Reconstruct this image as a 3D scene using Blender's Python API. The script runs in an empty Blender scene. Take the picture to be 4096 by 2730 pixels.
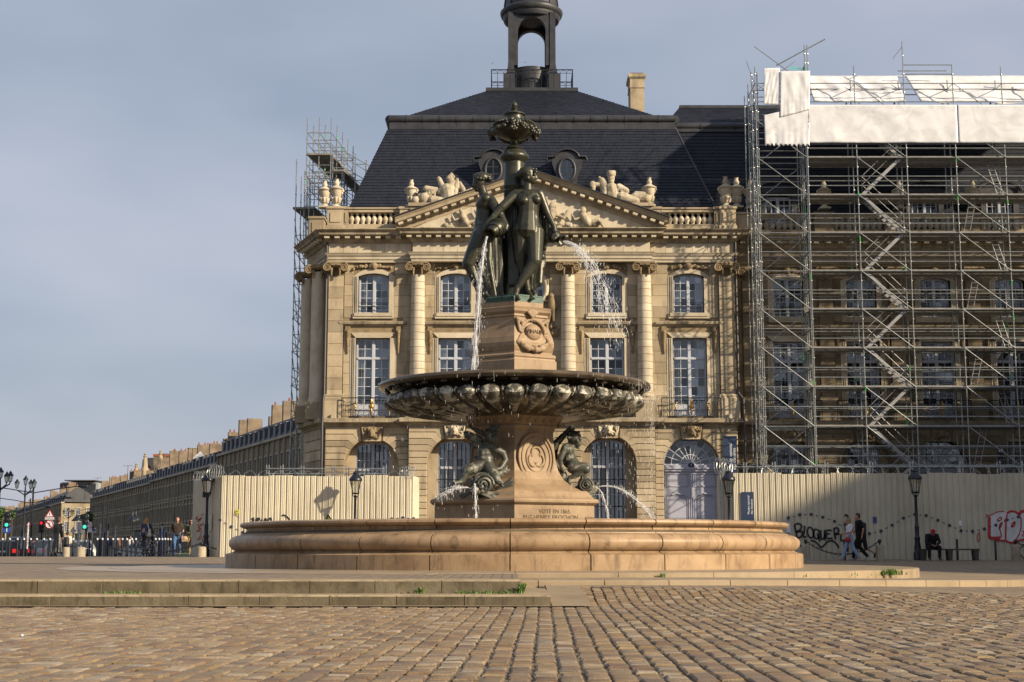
import bpy, bmesh, math, random
import numpy as np
from mathutils import Vector, Matrix
random.seed(7)
R = math.radians
PI = math.pi
scene = bpy.context.scene
C = scene.collection
# ---------------------------------------------------------------- camera
EYE = 0.45
PITCH = R(8.24)
FPX = 5744.0
cam = bpy.data.cameras.new('camera')
cam.sensor_width = 36.0
cam.lens = FPX / 4096.0 * 36.0
cam.clip_end = 5000
cam.clip_start = 0.1
camo = bpy.data.objects.new('camera', cam)
C.objects.link(camo)
camo.location = (0, 0, EYE)
camo.rotation_euler = (PI / 2 + PITCH, 0, 0)
scene.camera = camo
# ---------------------------------------------------------------- sky, sun, exposure
SUN_AZ, SUN_EL = R(60), R(24)          # azimuth to the right of straight behind the camera
sun_dir = Vector((math.sin(SUN_AZ) * math.cos(SUN_EL), -math.cos(SUN_AZ) * math.cos(SUN_EL), math.sin(SUN_EL)))
sl = bpy.data.lights.new('sun', 'SUN')
sl.energy = 5.0
sl.angle = R(1.2)
sl.color = (1.0, 0.83, 0.60)
so = bpy.data.objects.new('sun', sl)
C.objects.link(so)
so.rotation_euler = sun_dir.to_track_quat('Z', 'Y').to_euler()
so.location = (40, -30, 40)
world = bpy.data.worlds.new('World')
scene.world = world
world.use_nodes = True
wn = world.node_tree
wn.nodes.clear()
def wnode(t, **kw):
 n = wn.nodes.new(t)
 for k, v in kw.items():
  setattr(n, k, v)
 return n
sky = wnode('ShaderNodeTexSky', sky_type='NISHITA', sun_disc=False)
sky.sun_elevation = SUN_EL
sky.sun_rotation = PI - SUN_AZ
sky.air_density = 1.2
sky.dust_density = 2.5
tc = wnode('ShaderNodeTexCoord')
mp = wnode('ShaderNodeMapping')
mp.inputs['Scale'].default_value = (1.0, 1.0, 2.6)
mp.inputs['Location'].default_value = (0.9, 0.2, 0.15)
nz = wnode('ShaderNodeTexNoise')
nz.inputs['Scale'].default_value = 2.6
nz.inputs['Detail'].default_value = 3.5
nz.inputs['Roughness'].default_value = 0.5
cr = wnode('ShaderNodeValToRGB')
cr.color_ramp.elements[0].position = 0.36
cr.color_ramp.elements[0].color = (0.225, 0.262, 0.336, 1)
cr.color_ramp.elements[1].position = 0.66
cr.color_ramp.elements[1].color = (0.343, 0.360, 0.427, 1)
e = cr.color_ramp.elements.new(0.5); e.color = (0.279, 0.310, 0.382, 1)
mulN = wnode('ShaderNodeVectorMath', operation='SCALE'); mulN.inputs['Scale'].default_value = 0.055
mx = wnode('ShaderNodeMix', data_type='RGBA')
mx.inputs['Factor'].default_value = 0.78
bg = wnode('ShaderNodeBackground'); bg.inputs['Strength'].default_value = 1.0
wo = wnode('ShaderNodeOutputWorld')
L_ = wn.links.new
L_(tc.outputs['Generated'], mp.inputs['Vector']); L_(mp.outputs['Vector'], nz.inputs['Vector'])
L_(nz.outputs['Fac'], cr.inputs['Fac']); L_(sky.outputs['Color'], mulN.inputs[0])
L_(mulN.outputs['Vector'], mx.inputs['A']); L_(cr.outputs['Color'], mx.inputs['B'])
L_(mx.outputs['Result'], bg.inputs['Color']); L_(bg.outputs['Background'], wo.inputs['Surface'])
scene.view_settings.view_transform = 'Standard'
scene.view_settings.look = 'None'
scene.view_settings.exposure = 0.75
scene.view_settings.gamma = 1.0
scene.view_settings.use_curve_mapping = False
# ---------------------------------------------------------------- survey: photo bearing + distance -> place in the world
_cp, _sp = math.cos(PITCH), math.sin(PITCH)
def P(sx, sy, Y):
 u = (sx - 2048.0) / FPX; v = (1365.0 - sy) / FPX
 d = Vector((u, _cp - v * _sp, _sp + v * _cp))
 d *= Y / d.y
 return Vector((d.x, Y, d.z + EYE))
def PX(sx, sy, Y): return P(sx, sy, Y).x
def PZ(sy, Y): return P(2048, sy, Y).z
# ---------------------------------------------------------------- mesh building
WORLD = {}
def org(p):
 return WORLD[p.name] if p is not None else Vector((0, 0, 0))
def set_smooth(me, ang):
 if ang is None: return
 me.polygons.foreach_set('use_smooth', [True] * len(me.polygons))
 if ang < 179: me.set_sharp_from_angle(angle=R(ang))
class MB:
 def __init__(s): s.v = []; s.f = []
 def add(s, vs, fs):
  o = len(s.v)
  s.v.extend([tuple(x) for x in vs]); s.f.extend([tuple(i + o for i in f) for f in fs])
  return s
 def box(s, x0, x1, y0, y1, z0, z1):
  if x0 > x1: x0, x1 = x1, x0
  if y0 > y1: y0, y1 = y1, y0
  if z0 > z1: z0, z1 = z1, z0
  return s.add([(x0,y0,z0),(x1,y0,z0),(x1,y1,z0),(x0,y1,z0),(x0,y0,z1),(x1,y0,z1),(x1,y1,z1),(x0,y1,z1)],
              [(3,2,1,0),(4,5,6,7),(0,1,5,4),(1,2,6,5),(2,3,7,6),(3,0,4,7)])
 def obox(s, c, size, M=None):
  c = Vector(c); h = Vector(size) * .5
  vs = []
  for z in (-1, 1):
   for x, y in ((-1,-1),(1,-1),(1,1),(-1,1)):
    p = Vector((x*h.x, y*h.y, z*h.z))
    vs.append(c + (M @ p if M else p))
  return s.add(vs, [(3,2,1,0),(4,5,6,7),(0,1,5,4),(1,2,6,5),(2,3,7,6),(3,0,4,7)])
 def cbox(s, x0, x1, y0, y1, z0, z1, b):
  # block whose front (-y) face is chamfered by b
  vs = [(x0,y1,z0),(x1,y1,z0),(x1,y1,z1),(x0,y1,z1),(x0,y0+b,z0),(x1,y0+b,z0),(x1,y0+b,z1),(x0,y0+b,z1),
              (x0+b,y0,z0+b),(x1-b,y0,z0+b),(x1-b,y0,z1-b),(x0+b,y0,z1-b)]
  return s.add(vs, [(8,9,10,11),(4,5,9,8),(5,6,10,9),(6,7,11,10),(7,4,8,11),(0,1,5,4),(1,2,6,5),(2,3,7,6),(3,0,4,7),(3,2,1,0)])
 def bar(s, p0, p1, w, h=None):
  p0 = Vector(p0); p1 = Vector(p1); h = h or w
  d = p1 - p0
  if d.length < 1e-6: return s
  q = d.to_track_quat('Z', 'Y').to_matrix()
  return s.obox((p0 + p1) / 2, (w, h, d.length), q)
 def cyl(s, p0, p1, r0, r1=None, n=8, caps=True):
  p0 = Vector(p0); p1 = Vector(p1); r1 = r0 if r1 is None else r1
  d = p1 - p0
  if d.length < 1e-7: return s
  q = d.to_track_quat('Z', 'Y').to_matrix()
  vs = []
  for p, r in ((p0, r0), (p1, r1)):
   for i in range(n):
    a = 2 * PI * i / n
    vs.append(p + q @ Vector((r * math.cos(a), r * math.sin(a), 0)))
  fs = [(i, (i + 1) % n, n + (i + 1) % n, n + i) for i in range(n)]
  if caps: fs += [tuple(range(n - 1, -1, -1)), tuple(range(n, 2 * n))]
  return s.add(vs, fs)
 def tube(s, path, r, n=6, closed=False):
  path = [Vector(p) for p in path]; m = len(path)
  rs = r if isinstance(r, (list, tuple)) else [r] * m
  vs = []; ref = None
  for i, p in enumerate(path):
   a = path[(i - 1) % m] if (i or closed) else p
   b = path[(i + 1) % m] if (i < m - 1 or closed) else p
   t = (b - a)
   if t.length < 1e-9: t = Vector((0, 0, 1))
   t.normalize()
   if ref is None:
    ref = t.orthogonal().normalized()
   ref = (ref - t * ref.dot(t))
   if ref.length < 1e-6: ref = t.orthogonal()
   ref.normalize(); bn = t.cross(ref)
   for k in range(n):
    an = 2 * PI * k / n
    vs.append(p + (ref * math.cos(an) + bn * math.sin(an)) * rs[i])
  fs = []
  for i in range(m if closed else m - 1):
   j = (i + 1) % m
   for k in range(n):
    k2 = (k + 1) % n
    fs.append((i*n+k, i*n+k2, j*n+k2, j*n+k))
  if not closed: fs += [tuple(range(n - 1, -1, -1)), tuple(range((m-1)*n, m*n))]
  return s.add(vs, fs)
 def lathe(s, prof, c=(0, 0, 0), n=24, a0=0.0, a1=2 * PI, sx=1, sy=1):
  full = abs(a1 - a0 - 2 * PI) < 1e-6
  k = n if full else n + 1
  vs = []
  for r, z in prof:
   for i in range(k):
    a = a0 + (a1 - a0) * i / n
    vs.append((c[0] + r * math.sin(a) * sx, c[1] - r * math.cos(a) * sy, c[2] + z))
  fs = []
  for j in range(len(prof) - 1):
   for i in range(n):
    i2 = (i + 1) % k
    fs.append((j*k+i, j*k+i2, (j+1)*k+i2, (j+1)*k+i))
  if full:
   if prof[0][0] > 1e-4: fs.append(tuple(range(k - 1, -1, -1)))
   if prof[-1][0] > 1e-4: fs.append(tuple((len(prof)-1)*k + i for i in range(k)))
  return s.add(vs, fs)
 def sphere(s, c, r, n=12, m=8, M=None):
  c = Vector(c)
  if not isinstance(r, (tuple, list)): r = (r, r, r)
  vs = []
  def tr(p): return c + (M @ p if M else p)
  vs.append(tr(Vector((0, 0, -r[2]))))
  for j in range(1, m):
   t = -PI/2 + PI * j / m
   for i in range(n):
    a = 2 * PI * i / n
    vs.append(tr(Vector((r[0]*math.cos(t)*math.cos(a), r[1]*math.cos(t)*math.sin(a), r[2]*math.sin(t)))))
  vs.append(tr(Vector((0, 0, r[2]))))
  fs = [(0, 1 + (i + 1) % n, 1 + i) for i in range(n)]
  for j in range(m - 2):
   for i in range(n):
    i2 = (i + 1) % n
    fs.append((1+j*n+i, 1+j*n+i2, 1+(j+1)*n+i2, 1+(j+1)*n+i))
  t = len(vs) - 1; b = 1 + (m - 2) * n
  fs += [(t, b + i, b + (i + 1) % n) for i in range(n)]
  return s.add(vs, fs)
 def cap(s, p0, p1, r0, r1=None, n=10):
  # tapered capsule as a closed solid
  p0 = Vector(p0); p1 = Vector(p1); r1 = r0 if r1 is None else r1
  d = p1 - p0
  if d.length < 1e-6: return s.sphere(p0, max(r0, r1), n, 8)
  q = d.to_track_quat('Z', 'Y').to_matrix(); t = d.normalized()
  rings = []
  for a in (-75, -45, -15): rings.append((p0 + t * r0 * math.sin(R(a)), r0 * math.cos(R(a))))
  for a in (15, 45, 75): rings.append((p1 + t * r1 * math.sin(R(a)), r1 * math.cos(R(a))))
  vs = [p0 - t * r0]
  for p, r in rings:
   for i in range(n):
    a = 2 * PI * i / n
    vs.append(p + q @ Vector((r * math.cos(a), r * math.sin(a), 0)))
  vs.append(p1 + t * r1)
  fs = [(0, 1 + (i + 1) % n, 1 + i) for i in range(n)]
  for j in range(5):
   for i in range(n):
    i2 = (i + 1) % n
    fs.append((1+j*n+i, 1+j*n+i2, 1+(j+1)*n+i2, 1+(j+1)*n+i))
  T = len(vs) - 1; b = 1 + 5 * n
  fs += [(T, b + i, b + (i + 1) % n) for i in range(n)]
  return s.add(vs, fs)
 def prism(s, poly, y0, y1):
  # polygon in x,z (counter-clockwise seen from -y) extruded from y0 (front) to y1
  n = len(poly)
  vs = [(x, y0, z) for x, z in poly] + [(x, y1, z) for x, z in poly]
  fs = [tuple(range(n)), tuple(range(2 * n - 1, n - 1, -1))]
  fs += [((i + 1) % n, i, n + i, n + (i + 1) % n) for i in range(n)]
  return s.add(vs, fs)
 def zprism(s, poly, z0, z1):
  n = len(poly)
  vs = [(x, y, z0) for x, y in poly] + [(x, y, z1) for x, y in poly]
  fs = [tuple(range(n - 1, -1, -1)), tuple(range(n, 2 * n))]
  fs += [(i, (i + 1) % n, n + (i + 1) % n, n + i) for i in range(n)]
  return s.add(vs, fs)
 def xform(s, M):
  s.v = [tuple(M @ Vector(p)) for p in s.v]; return s
 def mesh(s, name, mat, o=Vector((0, 0, 0)), smooth=None):
  me = bpy.data.meshes.new(name)
  me.from_pydata([(a - o.x, b - o.y, c - o.z) for a, b, c in s.v], [], s.f)
  if mat is not None: me.materials.append(mat)
  set_smooth(me, smooth)
  return me
 def build(s, name, mat, parent=None, smooth=None, kind=None):
  o = org(parent)
  ob = bpy.data.objects.new(name, s.mesh(name, mat, o, smooth))
  C.objects.link(ob)
  if parent is not None: ob.parent = parent
  WORLD[ob.name] = o.copy()
  if kind: ob['kind'] = kind
  return ob
def tag(o, label=None, cat=None, group=None, kind=None):
 if label: o['label'] = label
 if cat: o['category'] = cat
 if group: o['group'] = group
 if kind: o['kind'] = kind
 return o
def thing(name, label, cat, loc=(0, 0, 0), group=None):
 o = bpy.data.objects.new(name, None); C.objects.link(o)
 o.empty_display_size = 0.2
 o.location = loc; WORLD[o.name] = Vector(loc)
 return tag(o, label, cat, group)
def struct(ob): ob['kind'] = 'structure'; return ob
def place(name, me, parent, loc, rz=0.0, M=None, scale=None):
 ob = bpy.data.objects.new(name, me); C.objects.link(ob)
 if parent is not None: ob.parent = parent
 ob.location = Vector(loc) - org(parent)
 if M is not None: ob.rotation_euler = M.to_euler()
 elif rz: ob.rotation_euler = (0, 0, rz)
 if scale is not None: ob.scale = scale
 WORLD[ob.name] = Vector(loc)
 return ob
def copy_tree(o, loc=None, rz=None, parent=None, scale=None):
 c = o.copy(); C.objects.link(c)
 if parent is not None: c.parent = parent
 for ch in list(o.children): copy_tree(ch, parent=c)
 if loc is not None: c.location = loc; WORLD[c.name] = Vector(loc)
 if rz is not None: c.rotation_euler = (0, 0, rz)
 if scale is not None: c.scale = scale
 return c
LIMIT = 300
TMP = bpy.data.scenes.new('workbench')
def pieces(parent, name, items, mat, smooth=None, limit=LIMIT):
 # items: (size, MB); the largest become parts of their own, the rest one joined part
 items = sorted(items, key=lambda t: -t[0])
 for _, m in items[:limit]: m.build(name, mat, parent, smooth)
 if len(items) > limit:
  j = MB()
  for _, m in items[limit:]: j.add(m.v, m.f)
  j.build(name, mat, parent, smooth, kind='stuff')
def organic(name, mb, voxel, mat, parent=None, iters=2, smooth=180):
 # fuse overlapping closed solids into one continuous skin
 me = bpy.data.meshes.new('tmp'); me.from_pydata(mb.v, [], mb.f)
 ob = bpy.data.objects.new('tmp', me); TMP.collection.objects.link(ob)
 m = ob.modifiers.new('r', 'REMESH'); m.mode = 'VOXEL'; m.voxel_size = voxel
 if iters:
  m2 = ob.modifiers.new('s', 'SMOOTH'); m2.iterations = iters; m2.factor = 0.5
 TMP.view_layers[0].update(); dg = TMP.view_layers[0].depsgraph
 ev = ob.evaluated_get(dg)
 out = bpy.data.meshes.new_from_object(ev)
 bpy.data.objects.remove(ob); bpy.data.meshes.remove(me)
 o = org(parent)
 out.name = name; out.materials.clear(); out.materials.append(mat)
 if o.length: out.transform(Matrix.Translation(-o))
 set_smooth(out, smooth)
 r = bpy.data.objects.new(name, out); C.objects.link(r)
 if parent is not None: r.parent = parent
 WORLD[r.name] = o.copy()
 return r
# ---------------------------------------------------------------- materials
ALB = 0.82
def dim(c): return tuple(v * ALB for v in c)
def mat_new(name):
 m = bpy.data.materials.new(name); m.use_nodes = True
 nt = m.node_tree; b = nt.nodes['Principled BSDF']
 return m, nt, b
def N(nt, t, **kw):
 n = nt.nodes.new(t)
 for k, v in kw.items():
  if k in n.inputs: n.inputs[k].default_value = v
  else: setattr(n, k, v)
 return n
def ramp(nt, stops):
 n = nt.nodes.new('ShaderNodeValToRGB'); el = n.color_ramp.elements
 el[0].position, el[0].color = stops[0][0], (*stops[0][1], 1)
 el[1].position, el[1].color = stops[-1][0], (*stops[-1][1], 1)
 for p, c in stops[1:-1]:
  x = el.new(p); x.color = (*c, 1)
 return n
def mixc(nt, a, b, f, blend='MIX'):
 n = nt.nodes.new('ShaderNodeMix'); n.data_type = 'RGBA'; n.blend_type = blend
 for s, v in (('A', a), ('B', b), ('Factor', f)):
  if hasattr(v, 'is_linked') or isinstance(v, bpy.types.NodeSocket): nt.links.new(v, n.inputs[s] if s != 'Factor' else n.inputs['Factor'])
  else: n.inputs[s].default_value = (*v, 1) if s != 'Factor' else v
 return n.outputs['Result']
def simple(name, col, rough=0.6, metal=0.0, var=0.0, vscale=3.0, bump=0.0, bscale=40.0, spec=0.5):
 m, nt, b = mat_new(name); col = dim(col)
 b.inputs['Base Color'].default_value = (*col, 1)
 b.inputs['Roughness'].default_value = rough; b.inputs['Metallic'].default_value = metal
 b.inputs['Specular IOR Level'].default_value = spec
 g = nt.nodes.new('ShaderNodeNewGeometry')
 if var:
  n = N(nt, 'ShaderNodeTexNoise', Scale=vscale, Detail=5.0)
  nt.links.new(g.outputs['Position'], n.inputs['Vector'])
  r = ramp(nt, [(0.3, tuple(c * (1 - var) for c in col)), (0.7, tuple(min(1, c * (1 + var)) for c in col))])
  nt.links.new(n.outputs['Fac'], r.inputs['Fac']); nt.links.new(r.outputs['Color'], b.inputs['Base Color'])
 if bump:
  n2 = N(nt, 'ShaderNodeTexNoise', Scale=bscale, Detail=4.0)
  nt.links.new(g.outputs['Position'], n2.inputs['Vector'])
  bp = N(nt, 'ShaderNodeBump', Strength=bump, Distance=0.02)
  nt.links.new(n2.outputs['Fac'], bp.inputs['Height']); nt.links.new(bp.outputs['Normal'], b.inputs['Normal'])
 return m
def stone(name, light, mid, dark, soot=(0.07, 0.06, 0.05), sootamt=0.5, scale=0.6, rough=0.85, perobj=0.18, bump=0.35, up=0.0):
 # weathered stone: broad mottling, vertical streaks of soot, grain; pieces differ from one another
 m, nt, b = mat_new(name); lk = nt.links.new; light, mid, dark, soot = dim(light), dim(mid), dim(dark), dim(soot)
 g = nt.nodes.new('ShaderNodeNewGeometry')
 n1 = N(nt, 'ShaderNodeTexNoise', Scale=scale, Detail=6.0, Roughness=0.6)
 lk(g.outputs['Position'], n1.inputs['Vector'])
 r1 = ramp(nt, [(0.28, dark), (0.48, mid), (0.7, light)]); lk(n1.outputs['Fac'], r1.inputs['Fac'])
 mpn = nt.nodes.new('ShaderNodeMapping'); mpn.inputs['Scale'].default_value = (2.2, 2.2, 0.45)
 lk(g.outputs['Position'], mpn.inputs['Vector'])
 n2 = N(nt, 'ShaderNodeTexNoise', Scale=scale * 1.7, Detail=7.0, Roughness=0.65); lk(mpn.outputs['Vector'], n2.inputs['Vector'])
 r2 = ramp(nt, [(0.52, (0, 0, 0)), (0.74, (sootamt,) * 3)]); lk(n2.outputs['Fac'], r2.inputs['Fac'])
 col = mixc(nt, r1.outputs['Color'], soot, r2.outputs['Color'])
 oi = nt.nodes.new('ShaderNodeObjectInfo')
 mr = N(nt, 'ShaderNodeMapRange'); mr.inputs['To Min'].default_value = 1 - perobj; mr.inputs['To Max'].default_value = 1 + perobj
 lk(oi.outputs['Random'], mr.inputs['Value'])
 n3 = N(nt, 'ShaderNodeTexNoise', Scale=28.0, Detail=6.0, Roughness=0.7); lk(g.outputs['Position'], n3.inputs['Vector'])
 mr3 = N(nt, 'ShaderNodeMapRange'); mr3.inputs['To Min'].default_value = 0.82; mr3.inputs['To Max'].default_value = 1.18
 lk(n3.outputs['Fac'], mr3.inputs['Value'])
 mm = N(nt, 'ShaderNodeMath', operation='MULTIPLY'); lk(mr.outputs['Result'], mm.inputs[0]); lk(mr3.outputs['Result'], mm.inputs[1])
 vm = N(nt, 'ShaderNodeVectorMath', operation='SCALE'); lk(col, vm.inputs[0]); lk(mm.outputs[0], vm.inputs['Scale'])
 out = vm.outputs['Vector']
 if up:   # lichen and dirt that settles on upward faces
  sep = nt.nodes.new('ShaderNodeSeparateXYZ'); lk(g.outputs['Normal'], sep.inputs[0])
  n4 = N(nt, 'ShaderNodeTexNoise', Scale=1.6, Detail=5.0); lk(g.outputs['Position'], n4.inputs['Vector'])
  mu = N(nt, 'ShaderNodeMath', operation='MULTIPLY'); lk(sep.outputs['Z'], mu.inputs[0]); lk(n4.outputs['Fac'], mu.inputs[1])
  ru = ramp(nt, [(0.2, (0, 0, 0)), (0.55, (up,) * 3)]); lk(mu.outputs[0], ru.inputs['Fac'])
  out = mixc(nt, out, (0.10, 0.09, 0.075), ru.outputs['Color'])
 lk(out, b.inputs['Base Color'])
 b.inputs['Roughness'].default_value = rough
 b.inputs['Specular IOR Level'].default_value = 0.25
 bp = N(nt, 'ShaderNodeBump', Strength=bump, Distance=0.03); lk(n3.outputs['Fac'], bp.inputs['Height']); lk(bp.outputs['Normal'], b.inputs['Normal'])
 return m
M = {}
M['lime'] = stone('limestone_facade', (0.50, 0.42, 0.30), (0.42, 0.345, 0.235), (0.27, 0.215, 0.14), sootamt=0.65, scale=0.55, perobj=0.24)
M['lime_light'] = stone('limestone_new', (0.62, 0.56, 0.44), (0.55, 0.48, 0.36), (0.43, 0.36, 0.25), sootamt=0.35, scale=0.9, perobj=0.10)
M['lime_dirty'] = stone('limestone_sooty', (0.46, 0.40, 0.30), (0.33, 0.275, 0.19), (0.15, 0.125, 0.09), sootamt=0.8, scale=1.1, up=0.8)
M['lime_shaded'] = stone('shade_darkened_limestone', (0.33, 0.265, 0.175), (0.25, 0.20, 0.13), (0.14, 0.11, 0.07), sootamt=0.7, scale=0.5, perobj=0.2)  # wing stone, darkened so its colour carries the shade behind the scaffold
M['lime_sculpt'] = stone('weathered_sculpture', (0.60, 0.54, 0.42), (0.48, 0.41, 0.30), (0.26, 0.21, 0.145), sootamt=0.75, scale=1.8, perobj=0.05, bump=.8)
M['carved'] = stone('carved_limestone', (0.36, 0.28, 0.17), (0.27, 0.205, 0.12), (0.15, 0.115, 0.07), sootamt=0.6, scale=2.2, bump=0.6)
M['joint'] = simple('stone_joint', (0.13, 0.10, 0.065), 0.95, var=0.2)
M['joint_light'] = simple('facade_joint', (0.25, 0.19, 0.115), 0.95, var=0.25)
M['slate'] = stone('roof_slate', (0.021, 0.026, 0.040), (0.016, 0.020, 0.032), (0.011, 0.014, 0.024), sootamt=0.1, scale=3.0, rough=0.55, bump=0.1)
M['zinc'] = simple('weathered_lead', (0.05, 0.052, 0.06), 0.5, 0.35, var=0.3, vscale=2.0)
M['iron'] = simple('black_iron', (0.012, 0.014, 0.02), 0.45, 0.2)
M['white_paint'] = simple('white_paint', (0.50, 0.53, 0.60), 0.5, var=0.05)
M['gold'] = simple('gilded_iron', (0.55, 0.34, 0.09), 0.4, 0.9)
# ================================================================ the ground
CX, CY = 0.06, 36.9            # centre of the fountain
_ctl = np.array([(-10,5,-.35),(0,5,-.35),(10,5,-.38),(-10,20,-.35),(0,20,-.35),(6,19,-.36),(12,20,-.42),(1,24.4,-.15),(4.8,25.3,-.18),(8.5,28,-.26),(12,33,-.36),
                 (13,38,-.33),(20,38,-.42),(25,20,-.45),(12,47,-.14),(12,57,0),(20,58,0),(26,58,0),(4,50,0),(-2,50,0),(30,40,-.4)], float)
def _tps(r): return np.where(r > 1e-9, r * r * np.log(np.maximum(r, 1e-9)), 0)
_n = len(_ctl)
_K = _tps(np.linalg.norm(_ctl[:, None, :2] - _ctl[None, :, :2], axis=2)) + np.eye(_n) * 2.0
_A = np.zeros((_n + 3, _n + 3)); _A[:_n, :_n] = _K; _A[:_n, _n] = 1; _A[:_n, _n+1:] = _ctl[:, :2]; _A[_n, :_n] = 1; _A[_n+1:, :_n] = _ctl[:, :2].T
_W = np.linalg.solve(_A, np.concatenate([_ctl[:, 2], np.zeros(3)]))
def gz(x, y):
 if y >= 57: return 0.0
 if y < 20: return -.35 - 0.006 * max(0, x - 2)
 r = np.hypot(_ctl[:, 0] - x, _ctl[:, 1] - y)
 v = float(_tps(r) @ _W[:_n] + _W[_n] + _W[_n+1] * x + _W[_n+2] * y)
 v = max(-.5, min(0.0, v))
 if y < 23: t = (y - 20) / 3; v = v * t + (-.35 - 0.006 * max(0, x - 2)) * (1 - t)
 return v
def cobble_mat(name, tint):
 m, nt, b = mat_new(name); lk = nt.links.new
 g = nt.nodes.new('ShaderNodeNewGeometry')
 at_ = nt.nodes.new('ShaderNodeAttribute'); at_.attribute_name = 'tint'
 n1 = N(nt, 'ShaderNodeTexNoise', Scale=14.0, Detail=6.0, Roughness=0.65); lk(g.outputs['Position'], n1.inputs['Vector'])
 mr = N(nt, 'ShaderNodeMapRange'); mr.inputs['To Min'].default_value = 0.45; mr.inputs['To Max'].default_value = 1.5
 lk(n1.outputs['Fac'], mr.inputs['Value'])
 vm = N(nt, 'ShaderNodeVectorMath', operation='SCALE'); lk(at_.outputs['Color'], vm.inputs[0]); lk(mr.outputs['Result'], vm.inputs['Scale'])
 lk(vm.outputs['Vector'], b.inputs['Base Color'])
 b.inputs['Roughness'].default_value = 0.55
 b.inputs['Specular IOR Level'].default_value = 0.4
 n2 = N(nt, 'ShaderNodeTexNoise', Scale=60.0, Detail=5.0); lk(g.outputs['Position'], n2.inputs['Vector'])
 bp = N(nt, 'ShaderNodeBump', Strength=0.5, Distance=0.012); lk(n2.outputs['Fac'], bp.inputs['Height']); lk(bp.outputs['Normal'], b.inputs['Normal'])
 return m
M['cobble'] = cobble_mat('cobblestone', None)
M['mortar'] = simple('sandy_joint', (0.165, 0.128, 0.082), 0.95, var=0.35, vscale=30.0, bump=0.8, bscale=90.0)
def far_paving():
 m, nt, b = mat_new('far_cobbles'); lk = nt.links.new
 g = nt.nodes.new('ShaderNodeNewGeometry')
 mpn = nt.nodes.new('ShaderNodeMapping'); mpn.inputs['Rotation'].default_value = (0, 0, PI / 2)
 lk(g.outputs['Position'], mpn.inputs['Vector'])
 br = N(nt, 'ShaderNodeTexBrick', Scale=1.0); lk(mpn.outputs['Vector'], br.inputs['Vector'])
 br.inputs['Brick Width'].default_value = 0.30; br.inputs['Row Height'].default_value = 0.167; br.inputs['Mortar Size'].default_value = 0.012
 br.inputs['Color1'].default_value = (0.235, 0.175, 0.11, 1); br.inputs['Color2'].default_value = (0.15, 0.112, 0.075, 1); br.inputs['Mortar'].default_value = (0.09, 0.07, 0.045, 1)
 n1 = N(nt, 'ShaderNodeTexNoise', Scale=0.5, Detail=6.0); lk(g.outputs['Position'], n1.inputs['Vector'])
 mr = N(nt, 'ShaderNodeMapRange'); mr.inputs['To Min'].default_value = 0.65; mr.inputs['To Max'].default_value = 1.35; lk(n1.outputs['Fac'], mr.inputs['Value'])
 vm = N(nt, 'ShaderNodeVectorMath', operation='SCALE'); lk(br.outputs['Color'], vm.inputs[0]); lk(mr.outputs['Result'], vm.inputs['Scale'])
 lk(vm.outputs['Vector'], b.inputs['Base Color']); b.inputs['Roughness'].default_value = 0.75
 bp = N(nt, 'ShaderNodeBump', Strength=0.6, Distance=0.03); lk(br.outputs['Fac'], bp.inputs['Height']); bp.invert = True
 lk(bp.outputs['Normal'], b.inputs['Normal'])
 return m
M['paving'] = far_paving()
M['flag'] = stone('smooth_flagstone', (0.38, 0.30, 0.205), (0.335, 0.26, 0.17), (0.25, 0.19, 0.125), sootamt=0.25, scale=0.8, rough=0.38, perobj=0.06, bump=0.12)
M['kerb'] = stone('kerb_stone', (0.46, 0.37, 0.25), (0.36, 0.285, 0.185), (0.23, 0.18, 0.115), soot=(0.05, 0.047, 0.035), sootamt=0.8, scale=1.8, rough=0.8, perobj=0.08)
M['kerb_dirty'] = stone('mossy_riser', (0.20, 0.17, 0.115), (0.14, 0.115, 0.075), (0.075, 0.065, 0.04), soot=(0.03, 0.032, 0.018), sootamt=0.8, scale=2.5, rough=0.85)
# open country out to the horizon, then the square on top of it
g = MB(); g.add([(-1500,-300,-.9),(1500,-300,-.9),(1500,3000,-.9),(-1500,3000,-.9)], [(0,1,2,3)])
struct(g.build('ground', simple('far_ground', (0.10, 0.09, 0.075), 0.9, var=0.3, vscale=0.05)))
def sheet(name, x0, x1, y0, y1, nx, ny, f, mat, dz=0.0):
 m = MB(); vs = []; fs = []
 for j in range(ny + 1):
  for i in range(nx + 1):
   x = x0 + (x1 - x0) * i / nx; y = y0 + (y1 - y0) * j / ny
   vs.append((x, y, f(x, y) + dz))
 for j in range(ny):
  for i in range(nx):
   a = j * (nx + 1) + i; fs.append((a, a + 1, a + nx + 2, a + nx + 1))
 m.add(vs, fs)
 return m.build(name, mat, None, 180)
def LZ(x, y):
 t = max(0, min(1, (y - 46) / 14)); s = max(0, min(1, (-3 - x) / 4)); v = .11 * t * t * (3 - 2 * t) * s
 if y > 68 and x < -8: v -= (y - 68) * .06
 return v
fore = struct(sheet('forecourt', -16, 34, 2, 26.5, 100, 70, lambda x, y: -.45 if (x < 1.15 and y > 20.9) else gz(x, y), M['mortar'], -0.015))
struct(sheet('square_paving', 0.45, 45, 24.0, 57.5, 60, 40, gz, M['paving'], -0.006))
struct(sheet('square_paving_upper', -45, 0.10, 21.6, 57.5, 30, 30, LZ, M['paving'], -0.004))
struct(sheet('square_paving_rear', -45, 45, 57.5, 76, 40, 12, LZ, M['paving'], -0.004))
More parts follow.
